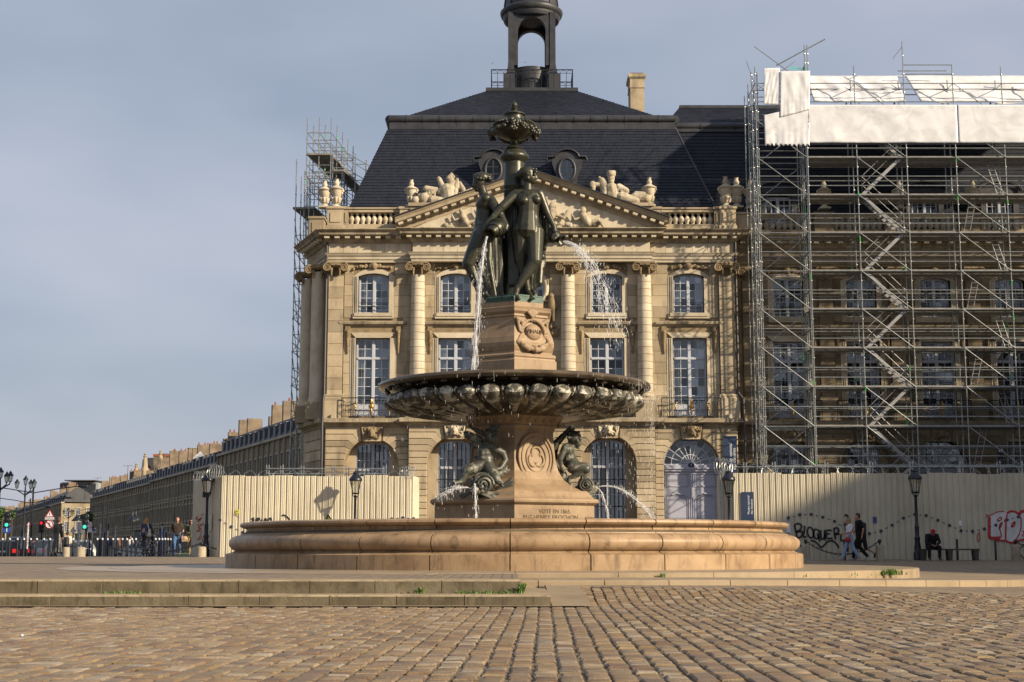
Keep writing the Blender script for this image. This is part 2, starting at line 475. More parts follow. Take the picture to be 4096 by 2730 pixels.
# cobbles: rows run away from the camera with open joints between them
TINTS = [tuple((v * .85 + mean_ * .15) * q_ * ALB for v, mean_, q_ in zip(c_, (.32, .24, .155), (.80, .765, .71))) for c_ in [(0.34,0.255,0.155),(0.30,0.22,0.135),(0.37,0.29,0.19),(0.27,0.19,0.115),(0.33,0.26,0.175),(0.40,0.33,0.235),(0.25,0.165,0.11),(0.31,0.215,0.12),(0.29,0.225,0.155),(0.22,0.165,0.125),(0.36,0.265,0.145),(0.44,0.385,0.30)]]
def stone_shape(w, l, h, rnd):
 b = min(w, l) * 0.10; k = rnd.uniform(0.001, 0.005)
 j = lambda s: rnd.uniform(-s, s)
 x, y = w / 2, l / 2
 low = [(-x + j(.004), -y + j(.006), -h), (x + j(.004), -y + j(.006), -h), (x + j(.004), y + j(.006), -h), (-x + j(.004), y + j(.006), -h)]
 mid = [(a, c, -0.008 + j(.003)) for a, c, _ in low]
 top = [((abs(a) - b) * (1 if a > 0 else -1), (abs(c) - b) * (1 if c > 0 else -1), j(.003)) for a, c, _ in low]
 vs = low + mid + top + [(j(.01), j(.02), k)]
 fs = []
 for i in range(4):
  n = (i + 1) % 4
  fs += [(i, n, 4 + n, 4 + i), (4 + i, 4 + n, 8 + n, 8 + i), (8 + i, 8 + n, 12)]
 return vs, fs
rnd = random.Random(3)
PITCHX = 0.167
stones = []
YAW = math.tan(R(1.3))
for i in range(-75, 96):
 y = 6.6 + rnd.uniform(0, .3)
 while y < 27.0:
  l = rnd.choice((rnd.uniform(.09, .15), rnd.uniform(.13, .22), rnd.uniform(.19, .30)))
  yc = y + l / 2; y += l
  xc = i * PITCHX + YAW * yc + 0.004 * math.sin(yc * .9 + i * .4) + rnd.uniform(-.006, .006)
  if abs(xc) > .375 * yc + .5: continue
  if yc > 20.25 and xc < 1.12 - (0 if yc < 24 else -9): continue
  if math.hypot(xc - CX, yc - CY) < 12.62: continue
  if yc > 24.6 and xc < 1.2: continue
  w = PITCHX - rnd.uniform(.018, .034)
  stones.append((yc, xc, w, l - rnd.uniform(.004, .012), rnd.uniform(-.008, .006), rnd.randrange(len(TINTS)), rnd.uniform(.8, 1.15), rnd.uniform(-.03, .03)))
stones.sort()
vis = [s for s in stones if abs(s[1]) < .352 * s[0] and s[0] > 8.55][:LIMIT]
visset = set(id(s) for s in vis)
def tinted(me, cols):
 a = me.color_attributes.new('tint', 'FLOAT_COLOR', 'CORNER')
 a.data.foreach_set('color', np.asarray(cols, dtype=np.float32).ravel())
protos = []
for k in range(24):
 vs, fs = stone_shape(1.0 * .145, .26, .07, rnd)
 me = bpy.data.meshes.new('cobblestone'); me.from_pydata(vs, [], fs); me.materials.append(M['cobble'])
 t = TINTS[k % 12]; q = 1.0 if k < 12 else 0.85
 tinted(me, [(t[0]*q, t[1]*q, t[2]*q, 1)] * len(me.loops)); set_smooth(me, 24)
 protos.append(me)
WORLD[fore.name] = Vector((0, 0, 0))
allv = []; allf = []; allc = []
for s in stones:
 yc, xc, w, l, dz, ti, q, rz = s
 z = gz(xc, yc) + dz
 if id(s) in visset:
  place('cobblestone', protos[ti + (12 if q < .95 else 0)], fore, (xc, yc, z), rz, scale=(w / .145, l / .26, 1))
 else:
  vs, fs = stone_shape(w, l, .05, rnd); o = len(allv)
  c, sn = math.cos(rz), math.sin(rz)
  allv += [(xc + a * c - b * sn, yc + a * sn + b * c, z + d) for a, b, d in vs]
  allf += [tuple(v + o for v in f) for f in fs]
  t = TINTS[ti]; allc += [(t[0]*q, t[1]*q, t[2]*q, 1)] * sum(len(f) for f in fs)
me = bpy.data.meshes.new('cobblestone'); me.from_pydata(allv, [], allf); me.materials.append(M['cobble'])
tinted(me, allc); set_smooth(me, 24)
ob = bpy.data.objects.new('cobblestone', me); C.objects.link(ob); ob.parent = fore; ob['kind'] = 'stuff'
# two stone steps up to the square, block by block
def step_row(label, name, x_end, y0, y1, z0, z1, first):
 t = thing(name, label, 'steps', (x_end, y0, z0))
 x = x_end; k = 0; L = first
 while x > -10.5:
  b = MB(); x0 = x - L
  bv = .02
  dy = random.uniform(-.006, .006)
  b.add([(x0+.005,y1,z0),(x-.005,y1,z0),(x-.005,y1,z1),(x0+.005,y1,z1),(x0+.005,y0+dy,z0),(x-.005,y0+dy,z0),(x-.005,y0+dy,z1-bv),(x0+.005,y0+dy,z1-bv),(x-.008,y0+bv+dy,z1),(x0+.008,y0+bv+dy,z1)],
              [(4,5,6,7),(7,6,8,9),(9,8,2,3),(5,1,2,8,6),(0,4,7,9,3),(1,0,3,2),(0,1,5,4)])
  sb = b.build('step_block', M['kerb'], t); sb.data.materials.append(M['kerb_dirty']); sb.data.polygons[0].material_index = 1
  x = x0; L = 1.0 + random.uniform(-.06, .06); k += 1
 return t
step_row('long lower step of weathered grey kerb blocks at the cobbles', 'stone_steps', 0.55, 20.55, 21.45, -.36, -.195, 1.22)
step_row('upper step of weathered blocks with weeds along its foot', 'stone_steps', 0.13, 21.3, 22.3, -.3, 0.0, 1.16)
m = MB(); m.box(-0.0, .545, 21.46, 24.9, -.4, -.19); struct(m.build('step_landing', M['flag']))
m = MB(); m.add([(.56,20.3,-.335),(1.1,20.3,-.335),(1.2,24.9,-.13),(.56,24.9,-.13)], [(0,1,2,3)]); m.add([(-11,20.28,-.338),(.56,20.28,-.338),(.56,20.6,-.338),(-11,20.6,-.338)], [(0,1,2,3)])
struct(m.build('flagstone_path', M['flag']))
# ================================================================ the fountain
def patina(name, dark, mid, pale, lo, hi, rough=0.45, metal=0.3, scale=6.0):
 m, nt, b = mat_new(name); lk = nt.links.new; dark, mid, pale = dim(dark), dim(mid), dim(pale)
 g = nt.nodes.new('ShaderNodeNewGeometry')
 n1 = N(nt, 'ShaderNodeTexNoise', Scale=scale, Detail=8.0, Roughness=0.62); lk(g.outputs['Position'], n1.inputs['Vector'])
 r1 = ramp(nt, [(lo - .12, dark), (lo, mid), (hi - 0.03, mid), (hi, pale)]); lk(n1.outputs['Fac'], r1.inputs['Fac'])
 n2 = N(nt, 'ShaderNodeTexNoise', Scale=scale * 5, Detail=6.0); lk(g.outputs['Position'], n2.inputs['Vector'])
 mr = N(nt, 'ShaderNodeMapRange'); mr.inputs['To Min'].default_value = .55; mr.inputs['To Max'].default_value = 1.4; lk(n2.outputs['Fac'], mr.inputs['Value'])
 vm = N(nt, 'ShaderNodeVectorMath', operation='SCALE'); lk(r1.outputs['Color'], vm.inputs[0]); lk(mr.outputs['Result'], vm.inputs['Scale'])
 lk(vm.outputs['Vector'], b.inputs['Base Color'])
 b.inputs['Roughness'].default_value = rough; b.inputs['Metallic'].default_value = metal
 bp = N(nt, 'ShaderNodeBump', Strength=0.25, Distance=0.01); lk(n2.outputs['Fac'], bp.inputs['Height']); lk(bp.outputs['Normal'], b.inputs['Normal'])
 return m
M['bronze'] = patina('dark_bronze', (0.022, 0.024, 0.018), (0.050, 0.050, 0.035), (0.10, 0.13, 0.11), 0.46, 0.66, 0.40, 0.4, 3.0)
M['bronze_pale'] = patina('verdigris_bronze', (0.028, 0.034, 0.031), (0.072, 0.076, 0.064), (0.25, 0.24, 0.195), 0.42, 0.58, 0.5, 0.2, 5.0)
M['bowl'] = patina('bowl_lead_and_lime', (0.014, 0.016, 0.014), (0.085, 0.082, 0.068), (0.44, 0.42, 0.35), 0.44, 0.545, 0.5, 0.05, 4.2)
M['bowl_dark'] = simple('wet_bowl_stone', (0.035, 0.028, 0.017), 0.22, 0.0, var=0.5, vscale=2.5)
M['pink'] = stone('pink_marble_basin', (0.41, 0.288, 0.175), (0.345, 0.235, 0.138), (0.235, 0.152, 0.088), soot=(0.085, 0.06, 0.04), sootamt=0.8, scale=1.5, rough=0.42, perobj=0.06, bump=0.15)
M['ped'] = stone('pedestal_stone', (0.37, 0.27, 0.175), (0.31, 0.22, 0.138), (0.21, 0.143, 0.087), soot=(0.07, 0.05, 0.03), sootamt=0.5, scale=1.2, rough=0.55, perobj=0.05, bump=0.15)
M['verdigris'] = simple('verdigris', (0.05, 0.10, 0.085), 0.6, 0.2, var=0.5, vscale=6.0)
M['wet_lip'] = simple('wet_brown_lip', (0.085, 0.065, 0.042), 0.22, 0.0, var=0.45, vscale=2.0)
def water_mat():
 m, nt, b = mat_new('falling_water'); lk = nt.links.new
 b.inputs['Base Color'].default_value = (0.92, 0.94, 0.97, 1); b.inputs['Roughness'].default_value = 0.12
 b.inputs['IOR'].default_value = 1.33; b.inputs['Transmission Weight'].default_value = 0.35
 t = nt.nodes.new('ShaderNodeBsdfTransparent'); mxs = nt.nodes.new('ShaderNodeMixShader'); mxs.inputs[0].default_value = 0.34
 lk(t.outputs[0], mxs.inputs[1]); lk(b.outputs[0], mxs.inputs[2]); lk(mxs.outputs[0], nt.nodes['Material Output'].inputs['Surface'])
 return m
M['water'] = water_mat()
m_, nt_, b_ = mat_new('pool_water'); b_.inputs['Base Color'].default_value = (0.03, 0.045, 0.04, 1); b_.inputs['Roughness'].default_value = 0.05
M['pool'] = m_
def sector(prof, a0, a1, n, c):
 # closed profile polygon swept round c from a0 to a1, with end faces
 m = MB(); k = len(prof); vs = []
 for i in range(n + 1):
  a = a0 + (a1 - a0) * i / n
  for r, z in prof: vs.append((c[0] + r * math.sin(a), c[1] - r * math.cos(a), c[2] + z))
 fs = []
 for i in range(n):
  for j in range(k):
   j2 = (j + 1) % k
   fs.append((i*k+j, (i+1)*k+j, (i+1)*k+j2, i*k+j2))
 fs += [tuple(range(k)), tuple(n*k + j for j in range(k - 1, -1, -1))]
 return m.add(vs, fs)
# round platform: inner flagstones, and a lower outer ring that steps down on the right
c0 = (CX, CY, 0)
plat = thing('fountain_platform', None, None, (CX, CY, 0)); plat['kind'] = 'structure'
for i in range(32):
 a = 2 * PI * i / 32
 sector([(6.6, .012), (6.6, -.3), (9.9, -.3), (9.9, -.005), (9.88, .008), (9.86, .012)], a + .0006, a + 2*PI/32 - .0006, 4, c0).build('flagstone', M['flag'], plat)
def smst(t): t = max(0, min(1, t)); return t * t * (3 - 2 * t)
for i in range(0, 34):
 a = R(2 + i * 5.2 - 21.0); b = a + R(5.2) - .0012
 zt = -.075 - .125 * smst((math.degrees(a) - 12) / 60)
 if math.degrees(a) > 110: zt += .12 * smst((math.degrees(a) - 110) / 60)
 m = MB(); vs = []; n = 3
 for k in range(n + 1):
  t = a + (b - a) * k / n
  zz = -.075 - .125 * smst((math.degrees(t) - 12) / 60) + .12 * smst((math.degrees(t) - 110) / 60)
  for r, z in ((9.7, zz), (9.7, -.6), (12.4, -.6), (12.4, zz - .02), (12.37, zz)):
   vs.append((CX + r * math.sin(t), CY - r * math.cos(t), z))
 fs = []
 for k in range(n):
  for j in range(5):
   j2 = (j + 1) % 5; fs.append((k*5+j, (k+1)*5+j, (k+1)*5+j2, k*5+j2))
 fs += [(0,1,2,3,4), tuple(n*5 + j for j in range(4, -1, -1))]
 m.add(vs, fs).build('ring_kerbstone', M['flag'], plat)
# ring let flush into the cobbles on the left
for i in range(14):
 a = R(-95 + i * 6.2)
 sector([(9.95, .004), (9.95, -.2), (11.1, -.2), (11.1, .004)], a, a + R(6.2) - .001, 3, c0).build('flush_flagstone', M['flag'], plat)
fount = thing('fountain', 'tall stone and bronze fountain with round basin, wide gadrooned bowl and water jets', 'fountain', (CX, CY, 0))
prof = [(6.25, 0.02), (7.2, 0.0), (7.2, .345), (7.17, .36), (7.10, .375), (7.02, .40), (6.985, .435), (7.03, .45), (7.08, .49), (7.125, .56), (7.135, .64), (7.11, .71), (7.04, .775), (6.95, .815), (6.86, .825),
  (6.855, .845), (6.79, .86), (6.735, .90), (6.71, .95), (6.715, .985), (6.76, 1.0), (6.80, 1.005), (6.85, 1.03), (6.875, 1.07), (6.86, 1.115), (6.82, 1.14), (6.75, 1.15), (6.3, 1.15), (6.25, 1.1)]
prof = [(r_, z_ * .945) for r_, z_ in prof]
NS = 27
for i in range(NS):
 a = 2 * PI * (i - 0.06) / NS
 b = a + 2 * PI / NS
 sector(prof, a + .0019, b - .0019, 5, c0).build('basin_stone', M['pink'], fount, 32)
m = MB(); m.lathe([(6.27, .0), (6.27, 1.04)], c0, 64); m.lathe([(7.17, .02), (7.17, .28), (6.95, .41), (7.08, .59), (6.9, .76), (6.66, .9), (6.8, 1.03), (6.4, 1.05)], c0, 96); m.build('basin_core', M['joint'], fount)
m = MB(); m.lathe([(0.01, .93), (6.28, .93)], c0, 64); m.build('basin_water', M['pool'], fount)
# hexagonal pedestal, one corner towards the camera
def hexpart(name, prof, mat, smooth=None):
 m = MB(); m.lathe(prof, c0, 6); return m.build(name, mat, fount, smooth)
zz = lambda sy, Y=36.9: PZ(sy, Y)
hexpart('plinth', [(2.28, .5), (2.28, zz(2025, 36)), (2.33, zz(2022, 36)), (2.40, zz(2015, 36)), (2.41, zz(2008, 36)), (2.38, zz(2001, 36)), (2.30, zz(1998, 36)), (2.22, zz(1990, 36)), (2.12, zz(1972, 36)), (2.06, zz(1966, 36))], M['ped'])
hexpart('pedestal', [(1.98, zz(1971, 36.2)), (1.86, zz(1962, 36.3)), (1.62, zz(1944, 36.4)), (1.42, zz(1922, 36.5)), (1.28, zz(1892)), (1.20, zz(1850)), (1.16, zz(1800)), (1.14, zz(1760)), (1.13, zz(1735)), (1.20, zz(1722)), (1.20, zz(1714)), (1.17, zz(1712)), (1.24, zz(1704)), (1.33, zz(1692)), (1.46, zz(1676)), (1.50, zz(1668)), (1.50, zz(1640))], M['ped'])
# capital leaves under the bowl
leaf = MB();
for s in (-1, 1):
 leaf.cap((s*.035, -.03, 0), (s*.06, -.09, .20), .028, .03, 6)
leaf.cap((0, -.04, -.02), (0, -.13, .24), .03, .035, 6)
lm = leaf.mesh('capital_leaf', M['ped'], smooth=60)
for f in range(6):
 an = R(30 + 60 * f); t = Vector((math.cos(an), math.sin(an), 0)); nrm = Vector((math.sin(an), -math.cos(an), 0))
 for k in range(5):
  d = (k - 2) * .235
  place('capital_leaf', lm, fount, Vector(c0) + nrm * 1.115 + t * d + Vector((0, 0, zz(1700))), an)
# medallion with crescents on the lit face, and its fellows
def face_M(deg, r, z, tilt=0):
 an = R(deg)
 mt = Matrix.Translation(Vector((CX + r * math.sin(an), CY - r * math.cos(an), z))) @ Matrix.Rotation(an, 4, 'Z') @ Matrix.Rotation(tilt, 4, 'X')
 return mt
def ring_tube(rx, rz, r, n=40, y=0.0):
 m = MB(); m.tube([(rx * math.cos(2*PI*i/n), y, rz * math.sin(2*PI*i/n)) for i in range(n)], r, 8, True); return m
for deg in (30, 150, 270):
 zc = zz(1842); mt = face_M(deg, 1.03, zc, R(-4))
 d = MB(); n = 48
 d.prism([(.52 * math.cos(-2*PI*i/n), .64 * math.sin(-2*PI*i/n)) for i in range(n)][::-1], -.05, .4)
 md = d.xform(mt).build('medallion', M['ped'], fount)
 for rx, rz_, r_ in ((.50, .62, .028), (.41, .51, .018), (.28, .35, .022)):
  ring_tube(rx, rz_, r_, y=-.06).xform(mt).build('medallion_ring', M['ped'], md, 60)
 for q in range(3):
  aq = R(90 + 120 * q); m = MB()
  cc = Vector((.10 * math.cos(aq), -.06, .12 * math.sin(aq)))
  pts = [cc + Vector((.13 * math.cos(aq + R(t)), 0, .15 * math.sin(aq + R(t)))) for t in range(-130, 131, 20)]
  m.tube(pts, [.008 + .03 * math.cos(R(t * .69)) for t in range(-130, 131, 20)], 8)
  m.xform(mt).build('crescent', M['ped'], md, 60)
def lettering(s, size, mt, mat, parent, name='lettering', ext=0.004, spacing=1.0, align='CENTER'):
 cu = bpy.data.curves.new('t', 'FONT'); cu.body = s; cu.size = size; cu.extrude = ext; cu.align_x = align; cu.space_character = spacing
 cu.resolution_u = 3
 to = bpy.data.objects.new('t', cu); TMP.collection.objects.link(to); TMP.view_layers[0].update()
 me = bpy.data.meshes.new_from_object(to.evaluated_get(TMP.view_layers[0].depsgraph))
 bpy.data.objects.remove(to); bpy.data.curves.remove(cu)
 me.transform(mt @ Matrix.Rotation(PI / 2, 4, 'X'))
 me.transform(Matrix.Translation(-org(parent)))
 me.name = name; me.materials.clear(); me.materials.append(mat)
 o = bpy.data.objects.new(name, me); C.objects.link(o); o.parent = parent; WORLD[o.name] = org(parent).copy()
 return o
M['carve'] = simple('cut_letter', (0.10, 0.065, 0.035), 0.9)
rp = 2.28 * math.cos(R(30)) + .003
lettering('VOTÉ EN 1865.', .14, face_M(30, rp, zz(2045, 35.0) - .05), M['carve'], fount)
lettering('M.G.HENRY BROCHON', .15, face_M(30, rp, zz(2068, 35.0) - .06) @ Matrix.Translation((-.12, 0, 0)), M['carve'], fount)
lettering('MAIRE', .10, face_M(30, rp, zz(2068, 35.0) - .06) @ Matrix.Translation((1.0, 0, 0)), M['carve'], fount)
# the wide bowl
zb = 4.56
m = MB()
m.lathe([(3.41, zb-.09), (3.45, zb-.075), (3.50, zb-.05), (3.52, zb-.01), (3.49, zb+.05), (3.40, zb+.075), (3.28, zb+.07), (2.9, zb-.0), (1.0, zb-.1)], c0, 128)
m.build('bowl_lip', M['wet_lip'], fount, 40)
m = MB()
fz = lambda z: 4.31 - (4.385 - z) * .80
m.lathe([(1.25, fz(3.68)), (1.6, fz(3.70)), (2.2, fz(3.80)), (2.8, fz(3.97)), (3.08, fz(4.1)), (3.16, fz(4.25)), (3.10, fz(4.36)), (3.02, fz(4.38)), (2.96, 4.42), (3.2, 4.45), (3.42, zb - .085)], c0, 96)
m.build('bowl', M['bowl_dark'], fount, 60)
m = MB(); m.lathe([(.01, zb+.02), (3.3, zb+.02)], c0, 64); m.build('bowl_water', M['pool'], fount)
NG = 35
g = MB()
rings = [(1.45, 3.70, .04, .03), (2.0, 3.775, .075, .05), (2.5, 3.865, .12, .075), (2.9, 3.975, .165, .11), (3.13, 4.085, .205, .15), (3.24, 4.19, .225, .155), (3.22, 4.29, .205, .125), (3.13, 4.36, .15, .07), (3.04, 4.385, .06, .03)]
prev = None; vs = []; fs = []; nn = 10
for j, (r, z, hw, th) in enumerate(rings):
 a = rings[max(0, j-1)]; b = rings[min(len(rings)-1, j+1)]
 t = Vector((0, -(b[0]-a[0]), b[1]-a[1])).normalized(); nr = Vector((0, -t.z, t.y)); nr = nr if nr.y < 0 or (nr.z < 0 and j < 4) else -nr
 for k in range(nn):
  an = PI * k / (nn - 1)
  p = Vector((0, -r, fz(z))) + Vector((-hw * 1.06 * math.cos(an), 0, 0)) + nr * (th * math.sin(an) - .02)
  vs.append(p)
for j in range(len(rings) - 1):
 for k in range(nn - 1): fs.append((j*nn+k, j*nn+k+1, (j+1)*nn+k+1, (j+1)*nn+k))
fs += [tuple(range(nn)), tuple((len(rings)-1)*nn + k for k in range(nn-1, -1, -1))]
gm = MB().add(vs, fs).mesh('gadroon', M['bowl'], smooth=60)
dart = MB()
dart.cap((0, -3.20, 4.33), (0, -3.24, 4.22), .035, .045, 8); dart.cap((0, -3.235, 4.2), (0, -3.19, 4.12), .03, .02, 8); dart.cap((0, -3.17, 4.1), (0, -2.7, 3.93), .022, .012, 6)
dart.cap((-.05, -3.2, 4.30), (-.045, -3.2, 4.20), .02, .02, 6); dart.cap((.05, -3.2, 4.30), (.045, -3.2, 4.20), .02, .02, 6)
dart.v = [(a_, b_, fz(c_)) for a_, b_, c_ in dart.v]; dm = dart.mesh('dart', M['bowl'], smooth=60)
egg = MB(); egg.sphere((0, -3.28, 4.44), (.11, .07, .055), 10, 6); em = egg.mesh('lip_scallop', M['bowl_dark'], smooth=180)
for i in range(NG):
 a = 2 * PI * i / NG
 place('gadroon', gm, fount, c0, a)
 place('dart', dm, fount, c0, a + PI / NG)
 place('lip_scallop', em, fount, c0, a)
# upper pedestal with its cartouches
z1 = zz(1490)
hexpart('upper_plinth', [(1.24, z1 - .35), (1.24, zz(1462)), (1.2, zz(1458)), (1.19, zz(1452)), (1.22, zz(1447)), (1.22, zz(1440)), (1.17, zz(1434))], M['ped'])
hexpart('upper_pedestal', [(1.10, zz(1436)), (1.10, zz(1426)), (1.13, zz(1418)), (1.165, zz(1404)), (1.17, zz(1390)), (1.13, zz(1368)), (1.06, zz(1345)), (1.0, zz(1320)), (.965, zz(1300)), (.965, zz(1290)), (1.0, zz(1286)), (.99, zz(1278)), (1.07, zz(1268)), (1.08, zz(1260)), (1.10, zz(1252)), (1.04, zz(1249))], M['ped'])
hexpart('statue_base', [(.86, zz(1252)), (.86, zz(1226))], M['ped'])
hexpart('bronze_plinth', [(.865, zz(1226)), (.865, zz(1206)), (.84, zz(1203)), (.84, zz(1198)), (.3, zz(1197))], M['verdigris'])
lettering('MDCCCLXVII', .145, face_M(-30, .865 * math.cos(R(30)) + .006, zz(1221)), M['verdigris'], fount, ext=.012)
for deg in (30, 150, 270):
 mt = face_M(deg, .93, zz(1350), R(-6))
 m = MB()
 m.sphere((0, -.03, 0), (.24, .10, .22), 16, 10)
 for i in range(26):
  t = 2 * PI * i / 26
  m.sphere((.34 * math.cos(t), -.02, .33 * math.sin(t)), .05 + .015 * math.sin(3 * t), 8, 6)
 for s in (-1, 1):
  m.cap((s*.28, -.02, .25), (s*.44, -.02, .33), .05, .07, 8); m.cap((s*.44, -.02, .33), (s*.40, -.03, .02), .05, .035, 8)
  m.cap((s*.38, -.03, -.12), (s*.46, -.03, -.28), .05, .08, 8); m.cap((s*.46, -.03, -.28), (s*.2, -.06, -.44), .08, .09, 8)
  for q in range(6): m.sphere((s*(.1 + .06*q), -.09, -.44 + .03*q + random.uniform(-.03,.03)), random.uniform(.045, .07), 8, 6)
 for q in range(7):
  t = R(90 + (q - 3) * 17); m.cap((.0, -.04, .38), (.17 * math.cos(t), -.06, .40 + .17 * math.sin(t)), .03, .04, 6)
 m.sphere((0, -.08, -.46), .1, 10, 8)
 cart = organic('cartouche', m.xform(mt), .018, M['ped'], fount, 1)
 lettering('THALIE' if deg == 30 else ('AGLAE' if deg == 150 else 'EUPHROSINE'), .135 if deg != 270 else .08, mt @ Matrix.Translation((0, -.128, -.045)), M['carve'], cart, ext=.01)
# bronze shaft, vase and garlands above the figures
def S(zx, zy, dy=0.0): return P(1800 + zx / 1.65, 350 + zy / 1.65, CY + dy)
KZ = 1 / 1.65 / 5744 * 38.4
def zs(zy): return S(400, zy).z
m = MB(); m.lathe([(.36, zs(1395)), (.36, zs(1310)), (.31, zs(1290)), (.32, zs(1270)), (.28, zs(1255)), (.275, zs(700)), (.30, zs(690)), (.27, zs(680)), (.30, zs(660)), (.275, zs(645)), (.262, zs(500)), (.29, zs(495)), (.30, zs(490)), (.37, zs(478)), (.39, zs(465)), (.38, zs(452)), (.33, zs(440)), (.30, zs(425)), (.2, zs(418)), (.24, zs(408)), (.21, zs(398)), (.11, zs(385)), (.09, zs(365)), (.13, zs(350)), (.2, zs(345))], c0, 28)
shaft = m.build('bronze_shaft', M['bronze'], fount, 35)
m = MB(); m.lathe([(.12, zs(352)), (.28, zs(340)), (.46, zs(315)), (.53, zs(290)), (.50, zs(265)), (.53, zs(258)), (.55, zs(250)), (.46, zs(238)), (.36, zs(232)), (.27, zs(226)), (.24, zs(205)), (.25, zs(190)), (.30, zs(186)), (.29, zs(178)), (.18, zs(170)), (.09, zs(160)), (.08, zs(150))], c0, 36)
m.build('top_vase', M['bronze'], fount, 35)
m = MB(); m.lathe([(.07, zs(160)), (.10, zs(150)), (.11, zs(140)), (.06, zs(133)), (.085, zs(120)), (.08, zs(110)), (.03, zs(96)), (.0, zs(92))], c0, 16)
m.build('finial', M['bronze'], fount, 50)
flute = MB(); flute.cap((0, -.54, zs(250)), (0, -.45, zs(234)), .03, .026, 8); fm = flute.mesh('gadroon_rib', M['bronze'], smooth=60)
for i in range(30): place('gadroon_rib', fm, fount, (CX, CY, 0), 2 * PI * i / 30)
for f in range(3):
 m = MB()
 a0 = R(-60 + 120 * f)
 for q in range(60):
  t = (q % 20) / 19.0 - .5; a = a0 + t * R(112)
  z = zs(248) - .30 * (1 - (2 * t) ** 2) * .8 - .04
  rr = .60 + .05 * (1 - (2*t)**2)
  m.sphere((CX + rr * math.sin(a) + random.uniform(-.03,.03), CY - rr * math.cos(a) + random.uniform(-.03,.03), z + random.uniform(-.05,.05)), random.uniform(.035, .075), 7, 5)
 for e_ in (-.5, .5):
  a = a0 + e_ * R(114)
  for q in range(9): m.sphere((CX + .66 * math.sin(a) + random.uniform(-.05,.05), CY - .66 * math.cos(a), zs(262) - .03 * q + random.uniform(-.02,.02)), random.uniform(.04, .07), 7, 5)
 m.build('garland', M['bronze'], fount, 180)
# ---------------------------------------------------------------- the three bronze figures
def fig(items):
 m = MB()
 for it in items:
  k = it[0]
  if k == 'c':
   _, a, b, r0, r1 = it; f_ = 1.12 if r0 > 12 else 1.0; m.cap(S(*a), S(*b), r0 * KZ * f_, r1 * KZ * f_, 12)
  else:
   _, a, r = it; m.sphere(S(*a), tuple(q * KZ * 1.08 for q in r), 16, 12)
 return m
def folds(m, top, bot, n, r0, r1, seed):
 q = random.Random(seed)
 for i in range(n):
  t = i / max(1, n - 1)
  a = [top[0][k] + (top[1][k] - top[0][k]) * t for k in range(3)]
  b = [bot[0][k] + (bot[1][k] - bot[0][k]) * t for k in range(3)]
  mid = [(a[k] + b[k]) / 2 + (q.uniform(-9, 9) if k < 2 else q.uniform(-.05, .05)) for k in range(3)]
  rr = q.uniform(r0, r1)
  m.cap(S(*a), S(*mid), rr * .8 * KZ, rr * KZ, 8); m.cap(S(*mid), S(*b), rr * KZ, rr * 1.15 * KZ, 8)
D = -.42
A = [('e',(522,588,D),(40,44,52)),('e',(538,600,D-.02),(30,34,40)),('e',(552,622,D-.03),(16,18,16)),('c',(566,580,D-.05),(572,600,D-.05),7,9),('c',(556,616,D-.06),(566,618,D-.05),8,6),
     ('e',(510,568,D+.02),(52,52,40)),('e',(462,575,D+.05),(24,26,26)),('e',(486,556,D),(30,34,26)),('c',(540,545,D),(560,560,D),10,9),('e',(514,598,D-.18),(7,6,12)),
     ('c',(515,625,D),(512,685,D),24,30),('c',(440,705,D),(586,705,D),31,31),('e',(514,748,D),(80,58,68)),
     ('e',(488,748,D-.2),(30,26,27)),('e',(570,742,D-.19),(28,24,26)),('c',(518,775,D),(515,860,D),64,60),('e',(540,868,D-.12),(40,24,50)),('c',(516,840,D),(510,935,D),60,84),('e',(508,945,D),(96,70,66)),
     ('c',(432,708,D),(345,790,D-.12),31,27),('c',(345,790,D-.12),(255,893,D-.2),26,17),('c',(255,893,D-.2),(240,920,D-.22),17,16),
     ('c',(240,915,D-.22),(222,945,D-.26),7,6),('c',(244,920,D-.24),(232,952,D-.28),7,6),('c',(250,922,D-.24),(242,955,D-.3),7,6),('c',(256,920,D-.24),(254,952,D-.3),6,6),('c',(258,905,D-.22),(276,925,D-.3),7,6),
     ('c',(594,712,D),(638,825,D+.05),29,25),('c',(638,825,D+.05),(686,920,D+.0),24,16),('c',(686,920,D),(690,950,D-.02),16,17),
     ('c',(682,955,D-.02),(672,998,D-.08),6,6),('c',(690,958,D-.03),(683,1005,D-.1),6,6),('c',(698,955,D-.03),(696,1000,D-.1),6,6),('c',(704,950,D),(708,990,D-.08),6,6),
     ('c',(466,962,D),(468,1140,D+.02),62,40),('c',(468,1140,D+.02),(512,1335,D+.05),40,20),('c',(512,1350,D+.05),(540,1393,D-.2),21,13),('c',(512,1350,D+.05),(505,1385,D+.05),20,18),
     ('c',(556,970,D-.02),(560,1148,D-.26),62,42),('c',(560,1148,D-.26),(445,1320,D-.32),41,21),('c',(445,1320,D-.32),(432,1375,D-.36),21,17),('c',(432,1375,D-.36),(455,1396,D-.45),15,11)]
for i in range(5): A.append(('c',(528+i*7,1392,D-.22),(530+i*8,1399,D-.3),5,4))
t = thing('bronze_statue', 'dark bronze nude woman statue facing right with crossed legs on the fountain', 'statue', S(510, 1398, D))
organic('figure', fig(A), .014, M['bronze'], t, 5)
m = MB(); folds(m, [(400,770,D+.2),(440,770,D+.15)], [(392,1300,D+.05),(450,1290,D+.0)], 7, 9, 16, 1); folds(m, [(598,745,D+.2),(622,800,D+.25)], [(560,1285,D+.2),(622,1170,D+.25)], 8, 10, 17, 2)
folds(m, [(470,990,D+.25),(600,990,D+.25)], [(465,1380,D+.2),(590,1290,D+.2)], 8, 14, 24, 3); folds(m, [(640,850,D+.1),(600,900,D+.2)], [(640,1010,D+.1),(610,1120,D+.2)], 5, 10, 16, 9)
organic('drapery', m, .02, M['bronze'], t, 1)
